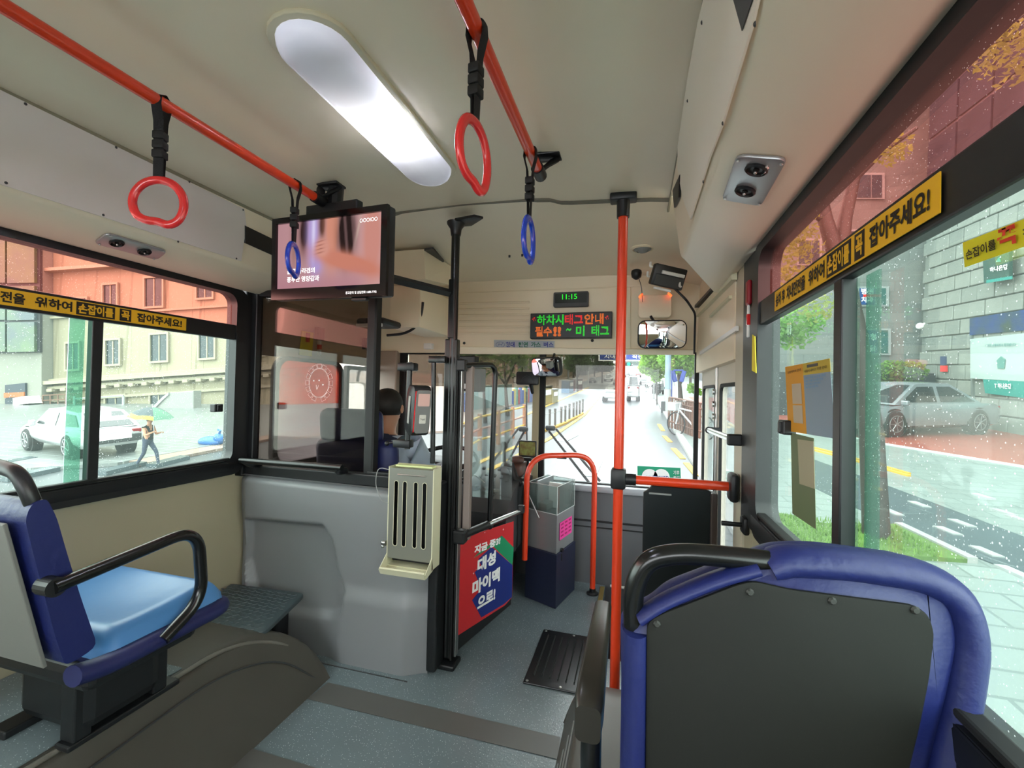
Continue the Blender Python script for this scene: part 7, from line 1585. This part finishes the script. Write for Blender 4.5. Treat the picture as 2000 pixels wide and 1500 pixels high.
for k in range(8): p_, r_ = q[0].lerp(q[3], k/7), q[1].lerp(q[2], k/7); b = B(); rod(b, p_, r_, .03, 5); obj('rail', b, mat('lattice_brown', '9c7560', .6), o)
for k in range(6): p_, r_ = q[0].lerp(q[1], k/5), q[3].lerp(q[2], k/5); b = B(); rod(b, p_, r_, .03, 5); obj('upright', b, mat('lattice_brown', '9c7560', .6), o)
q = [(178, 832), (268, 826)]; o = thing('railing', 'thin grey railing in front of the cream building beside the umbrella', 'railing', fp(220, 835, .5))
for k in range(4): b = B(); rod(b, fp(178, 832-18*k, .8), fp(270, 826-18*k, .8), .035, 5); obj('rail', b, grey, o)
for x in (178, 222, 270): b = B(); rod(b, fp(x, 850, .8), fp(x, 773, .8), .05, 6); obj('upright', b, grey, o)
rp = [(316, 868), (312, 848), (388, 772), (398, 765), (440, 762), (440, 866)]; DR = 1.6
o = thing('ramp_wall', 'pale concrete ramp wall with sloping top outside the left window', 'wall', fp(380, 868, DR)); b = B(); prism(b, [fp(*p, DR) for p in rp], fn*.5, .03); obj('slab', b, mat('concrete_pale', 'c0c2ba', .7, noise=.08, nscale=1.5), o)
b = B(); prism(b, [fp(*p, DR+.5) for p in ((312, 848), (388, 772), (398, 765), (398, 769), (389, 777), (314, 853))], fn*.06); obj('coping', b, kerbm, o)
for x0_, y0_, w_, c_ in ((398, 808, 8, 'e08a4a'), (410, 806, 12, 'dfe3e0'), (350, 806, 18, '6f8fb0'), (354, 803, 14, 'd8b24a')): b = B(); prism(b, [fp(x0_, y0_, DR+.5), fp(x0_+w_, y0_, DR+.5), fp(x0_+w_, y0_-5, DR+.5), fp(x0_, y0_-5, DR+.5)], fn*.03); obj('sticker_patch', b, mat('patch_'+c_, c_, .6), o)
p = egr(412, 872); o = thing('blue_bag', 'bright blue sack lying by the ramp wall', 'bag', p, ext=True); b = B(); ball(b, p+V((0, 0, .12)), .22, (1.5, .9, .55)); ball(b, p+V((.25, 0, .2)), .14, (1, .8, .9)); ball(b, p+V((-.2, .1, .12)), .16, (1, 1, .6)); obj('sack', b, mat('sack_blue', '3c86dc', .5), o, smooth=60, ext=True)
b = B(); tube(b, [p+V((.25, 0, .3)), p+V((.33, -.03, .4)), p+V((.27, -.05, .42))], .025, 6); obj('tie', b, mat('sack_blue', '3c86dc', .5), o, ext=True)
# pedestrian with umbrella
pb = egr(290, 912); Dp = -(CM.transposed() @ (TX @ pb-EYE)).z; Hp = Dp/FPX*99; hd_ = math.atan2(-fr.y, -fr.x)   # walking to the right
kx = Hp/1.70
PM = TX @ Matrix.Translation(pb) @ Matrix.Rotation(math.atan2(fr.y, fr.x)-PI/2, 4, 'Z') @ Matrix.Scale(kx, 4)
J = {'pelvis': ((0, 0, .90), (.15, .14)), 'waist': ((0, .01, 1.06), (.14, .13)), 'chest': ((0, .04, 1.26), (.17, .15)), 'neck': ((0, .06, 1.43), .05), 'head': ((0, .08, 1.54), (.07, .08)), 'crown': ((0, .08, 1.61), .06),
     'lhip': ((-.09, 0, .84), .09), 'lkn': ((-.10, .20, .50), .06), 'lan': ((-.10, .26, .09), .042), 'lto': ((-.10, .40, .04), .036), 'rhip': ((.09, 0, .84), .09), 'rkn': ((.10, -.06, .48), .06), 'ran': ((.10, -.30, .12), .042), 'rto': ((.10, -.17, .03), .036),
     'lsh': ((-.19, .04, 1.34), .055), 'lel': ((-.23, .10, 1.08), .04), 'lwr': ((-.16, .30, 1.14), .028), 'rsh': ((.19, .04, 1.34), .055), 'rel': ((.23, .12, 1.10), .04), 'rwr': ((.14, .30, 1.20), .028)}
bn = [('pelvis', 'waist'), ('waist', 'chest'), ('chest', 'neck'), ('neck', 'head'), ('head', 'crown'), ('pelvis', 'lhip'), ('lhip', 'lkn'), ('lkn', 'lan'), ('lan', 'lto'), ('pelvis', 'rhip'), ('rhip', 'rkn'), ('rkn', 'ran'), ('ran', 'rto'), ('chest', 'lsh'), ('lsh', 'lel'), ('lel', 'lwr'), ('chest', 'rsh'), ('rsh', 'rel'), ('rel', 'rwr')]
tee = mat('black_tee', '1d1f24', .8); jean = mat('blue_jeans', '47546e', .8)
fm = {k_: tee for k_ in ('waist', 'chest', 'lsh', 'rsh')}; fm.update({k_: skin for k_ in ('neck', 'head', 'crown', 'lel', 'rel', 'lwr', 'rwr')}); fm.update({k_: jean for k_ in ('lhip', 'lkn', 'lan', 'rhip', 'rkn', 'ran')}); fm.update(lto=ink, rto=ink)
for n_, s_ in (('lwr', -1), ('rwr', 1)): hand(J[n_][0], (0, .8, .25), s_, J, bn, fm, skin, n_)
ped = figure('person', 'pedestrian in black top and blue jeans walking under an umbrella outside the left window', J, bn, fm, None, PM)
head_bits(ped, (0, .085, 1.565), (0, 1, 0), .078)
ctr = PM @ V((.10, .22, 1.72))
um = thing('umbrella', 'grey green umbrella with yellow rim held by the pedestrian', 'umbrella', ctr)
ux, uy, uz = (PM.to_3x3() @ V((1, 0, 0))).normalized(), (PM.to_3x3() @ V((0, 1, 0))).normalized(), (PM.to_3x3() @ V((0, 0, 1))).normalized()
Ru = .62*kx; tilt = (uz+uy*.12).normalized(); e1_ = (uy-tilt*uy.dot(tilt)).normalized(); e2_ = tilt.cross(e1_); apex = ctr+tilt*.30*kx
cols = [mat('umb_grey', '3f5057', .6), mat('umb_green', '4f8f6e', .6), mat('umb_yellow', 'd9cf3a', .6)]
def dome(r_, a): return apex+(e1_*math.cos(a)+e2_*math.sin(a))*r_*Ru - tilt*(.34*kx*(r_**1.8)) + (tilt*.0)
for k in range(8):
    for r0_, r1_, m in ((0, .8, cols[0] if k not in (0, 7) else cols[1]), (.8, 1, (cols[2], cols[1])[k in (7, 0, 1)])):
        b = B(); n_ = 4
        vv = [[b.verts.new(dome(r0_+(r1_-r0_)*j/n_, 2*PI*(k+i/3)/8)+tilt*(.03*kx*math.sin(PI*i/3)*(r0_+(r1_-r0_)*j/n_))) for i in range(4)] for j in range(n_+1)]
        for j in range(n_):
            for i in range(3): face(b, [vv[j][i], vv[j][i+1], vv[j+1][i+1], vv[j+1][i]])
        obj('canopy_panel', b, m, um, smooth=60)
b = B(); hnd = PM @ V((.14, .36, 1.18)); rod(b, hnd-tilt*.1, apex+tilt*.06, .010*kx, 8); obj('shaft', b, steel, um)
# ---- right: stone wall, recessed block, hedges
WX = egr(1795, 852); dW = -(CM.transposed() @ (TX @ WX-EYE)).z*1.36; XW = eat(1795, 800, D=dW).x; YW0 = eat(1795, 800, D=dW).y
def wp(px, py, off=0): p = eat(px, py, X=XW-off); return p
rw = thing('building', 'pale rough stone building wall beyond the silver sedan with billboard and banner', 'building', (XW, YW0, 0), ext=True)
bstone = mat('mortar', '98a09a', .8)
b = B(); box(b, XW, XW+9, 2, YW0, -.3, 22); obj('wall', b, bstone, rw, ext=True)
sm2 = [mat('rough_stone_a', 'bcc3ba', .8, noise=.18, nscale=3, bump=.5, bscale=14), mat('rough_stone_b', 'aeb6ae', .8, noise=.18, nscale=3, bump=.5, bscale=14)]
ycw = wp(1876, 300).y; rg = random.Random(5); bw, bh = .74, .52; mw = [[], []]
zt_ = wp(1795, 120).z
nr, nc = int(zt_/bh)+1, int((YW0-wp(2010, 600).y)/bw)+2; cnt = 0
for j in range(nr):
    for i in range(nc):
        y = YW0-bw*(i+(.5 if j % 2 else 0)); z = j*bh
        if y-bw/2 < wp(2030, 600).y: continue
        if z > wp(1900, 345).z-.2 and y < ycw: continue
        if cnt >= 300: break
        cnt += 1; mw[rg.random() < .4].append(TX @ Matrix.Translation((XW-.04-.03*rg.random(), y-bw/2, z)) @ Matrix.Diagonal((1, 1, 1, 1)))
for k in (0, 1): pieces('stone_block', ('blk', k), lambda b: box(b, -.03, .12, -bw/2+.02, bw/2-.02, .02, bh-.02, .02, seg=1), sm2[k], rw, mw[k])
def wq(name, qs, m, off=.1, th=.06, par=None, bev=0): b = B(); prism(b, [wp(*q, off) for q in qs], (-th, 0, 0), bev); return obj(name, b, m, par or rw, ext=True)
# curtain wall above
gl_ = mat('curtain_glass', '4c4f60', .08, noise=.4, nscale=.6)
cwz = wp(1880, 348).z; y1_, y2_ = ycw, 4.0
b = B(); box(b, XW-.9, XW+.2, y2_, y1_, cwz, 22); obj('curtain_wall', b, mat('curtain_frame', '77707a', .5), rw, ext=True)
mws = []; 
for j in range(9):
    for i in range(10):
        y = y1_-.75-1.5*i
        if y < y2_: continue
        mws.append(TX @ Matrix.Translation((XW-.93, y, cwz+.75+1.35*j)))
pieces('glass_panel', 'cwp', lambda b: box(b, -.03, .02, -.70, .70, -.62, .62), gl_, rw, mws)
# billboard and shop window
wq('shop_window', ((1898, 655), (2060, 640), (2060, 596), (1898, 622)), mat('shop_glass', '4d6158', .1, noise=.5, nscale=1.5, col2='2f55b0'), .08)
bb = wq('billboard', ((1901, 739), (2060, 748), (2060, 645), (1901, 662)), mat('billboard_white', 'd8ece8', .5), .16, .08)
wq('billboard_base', ((1930, 768), (2060, 784), (2060, 748), (1926, 741)), mat('billboard_teal', '24b0a4', .5), .16, .08)
def wtext(s, bl, br, tl, m, off=.27): text_on(s, wp(*bl, off), wp(*br, off), wp(*tl, off), m, rw, .01, .02, ext=True)
wtext('우리의 금융파트너 함께합니다', (1925, 678), (1985, 676), (1925, 672), mat('billboard_print', '58a8a0', .5)); wtext('T 하나은행', (1943, 758), (1975, 760), (1943, 748), whitep)
wq('billboard_figure', ((1950, 720), (1962, 720), (1964, 702), (1956, 696), (1948, 704)), mat('billboard_print', '58a8a0', .5), .25, .02)
ban = wq('vertical_banner', ((1928, 553), (1978, 545), (1978, 478), (1925, 490)), mat('banner_darkgreen', '1f5a50', .5), .3, .08)
wq('banner_foot', ((1928, 553), (1978, 545), (1978, 539), (1928, 547)), mat('billboard_teal', '24b0a4', .5), .39, .02); wtext('하나은행', (1934, 532), (1968, 526), (1934, 522), whitep, .42); wq('banner_emblem', ((1946, 512), (1956, 511), (1952, 502)), mat('billboard_teal', '24b0a4', .5), .39, .02)
sg_ = wq('wall_sign', ((1840, 713), (1849, 713), (1849, 696), (1840, 696)), mat('small_blue', '4a5f8c', .5), .1); wq('wall_sign', ((1840, 726), (1851, 726), (1851, 714), (1840, 714)), red, .1)
b = B(); p = wp(1797, 637, .15); ball(b, p, .13); rod(b, p, p+V((.15, 0, .1)), .04, 6); obj('wall_lamp', b, white, rw, ext=True)
wq('alcove', ((1898, 655), (1901, 800), (1905, 800), (1901, 655)), mat('alcove_grey', '8b9693', .7), .1)
# recessed block facing back
YR0 = YW0+.5; 
def rp_(px, py, off=0): return eat(px, py, Y=YR0-off)
XR0 = rp_(1500, 700).x
rb = thing('building', 'grey stone block with sign-filled windows behind the street tree', 'building', (XR0, YR0, 0), ext=True)
rst = mat('grey_ashlar', 'a3aaa6', .75, noise=.15, nscale=1.2, brick=(1, '8d9490', .9, .42, (PI/2, 0, 0)))
b = B(); box(b, XR0, XW+3, YR0, YR0+14, -.3, 20); obj('wall', b, rst, rb, ext=True)
def rq(name, qs, m, off=.02, th=.05, par=None): b = B(); prism(b, [rp_(*q, off) for q in qs], (0, -th, 0)); return obj(name, b, m, par or rb, ext=True)
wfm = mat('window_white', 'cfd6d4', .5)
for (x0_, y0_, x1_, y1_, s1, s2) in ((1683, 645, 1734, 690, '보험', '상담'), (1678, 563, 1730, 595, '병원', '치과'), (1668, 342, 1722, 386, '', ''), (1648, 452, 1732, 500, '', ''), (1560, 470, 1600, 515, '', ''), (1745, 180, 1775, 225, '', '')):
    f_2 = rq('window_frame', ((x0_-3, y1_+4), (x1_+4, y1_+4), (x1_+4, y0_-3), (x0_-3, y0_-3)), wfm, .02, .08)
    xm = x0_+(x1_-x0_)*.62
    g1 = rq('pane', ((x0_, y1_), (xm-1, y1_), (xm-1, y0_), (x0_, y0_)), mat('pane_blue', '3566b8', .3) if s1 else mat('pane_dark', '5b6670', .1), .11, .02, f_2); rq('pane', ((xm+1, y1_), (x1_, y1_), (x1_, y0_), (xm+1, y0_)), mat('pane_teal', '3f7f78', .2) if s1 else mat('pane_dark', '5b6670', .1), .11, .02, f_2)
    if s1:
        for k, s_ in enumerate((s1, s2)): text_on(s_, rp_(x0_+4, y1_-4-(y1_-y0_)*.5*(1-k), .15), rp_(xm-4, y1_-4-(y1_-y0_)*.5*(1-k), .15), rp_(x0_+4, y1_-4-(y1_-y0_)*.5*(1-k)-12, .15), whitep if k or y0_ > 600 else whitep, rb, .005, .03, ext=True)
b = B(); c_ = rp_(1728, 470, .1); prism(b, [rp_(1686, 575, .16), rp_(1720, 575, .16), rp_(1720, 580, .16), rp_(1686, 580, .16)], (0, -.02, 0)); obj('red_band', b, red, rb, ext=True)
b = B(); x0w, x1w = rp_(1480, 760).x, XW-.2; yh = YR0-1.5; box(b, x0w, x1w, yh-.3, yh+1.3, 0, eat(1700, 728, Y=yh).z); o = obj('dark_wall', b, mat('dark_granite', '3d4448', .5, speck='8f9a9c', spscale=6, spcut=.15), loc=(x0w, yh, 0), ext=True); o['label'] = 'low dark granite wall behind the hedges'; o['category'] = 'wall'
def hedge(label, x0_, x1_, y0_, y1_, Yh, seed):
    b = B(); bl = []; n_ = 7
    for i in range(n_):
        x = x0_+(x1_-x0_)*(i+.5)/n_; bl.append((eat(x, (y0_+y1_)/2+rg.uniform(-3, 3), Y=Yh), abs(eat(x, y0_, Y=Yh).z-eat(x, y1_, Y=Yh).z)*.55))
    leaves(b, bl, 2600, .07, seed, .9); p = eat((x0_+x1_)/2, y1_, Y=Yh); o = thing('hedge', label, 'hedge', V((p.x, p.y, .06)), ext=True); obj('foliage', b, leafmat('7fae3e'), o, ext=True)
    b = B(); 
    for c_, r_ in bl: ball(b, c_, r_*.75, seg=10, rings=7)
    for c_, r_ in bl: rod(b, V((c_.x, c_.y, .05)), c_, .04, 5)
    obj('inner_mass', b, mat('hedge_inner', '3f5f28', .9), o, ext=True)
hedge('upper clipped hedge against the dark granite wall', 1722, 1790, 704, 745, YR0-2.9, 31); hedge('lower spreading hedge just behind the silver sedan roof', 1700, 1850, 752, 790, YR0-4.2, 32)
# ---- driver's exterior mirror
mm = cam_at(692, 780, 3.75); M_ = frame_of(mm, (CM @ V((1, 0, 0))), (0, 0, 1)); em_ = thing('wing_mirror', "bus's white-framed outside mirror beyond the cab quarter window", 'mirror', mm)
b = B(); plate(b, M_ @ V((0, 0, -.03)), M_.to_3x3() @ V((1, 0, 0)), (0, 0, 1), .20, .30, .03, .05, .01); obj('housing', b, ltgrey, em_, smooth=40)
b = B(); plate(b, M_ @ V((0, 0, .002)), M_.to_3x3() @ V((1, 0, 0)), (0, 0, 1), .17, .27, .003, .04); obj('mirror_glass', b, mirrorm, em_)
b = B(); tube(b, fillet([M_ @ V((.02, .15, -.02)), M_ @ V((.03, .24, -.02)), V((XL-.05, 2.98, 1.42))], .05), .012, 8); obj('arm', b, bplast, em_)
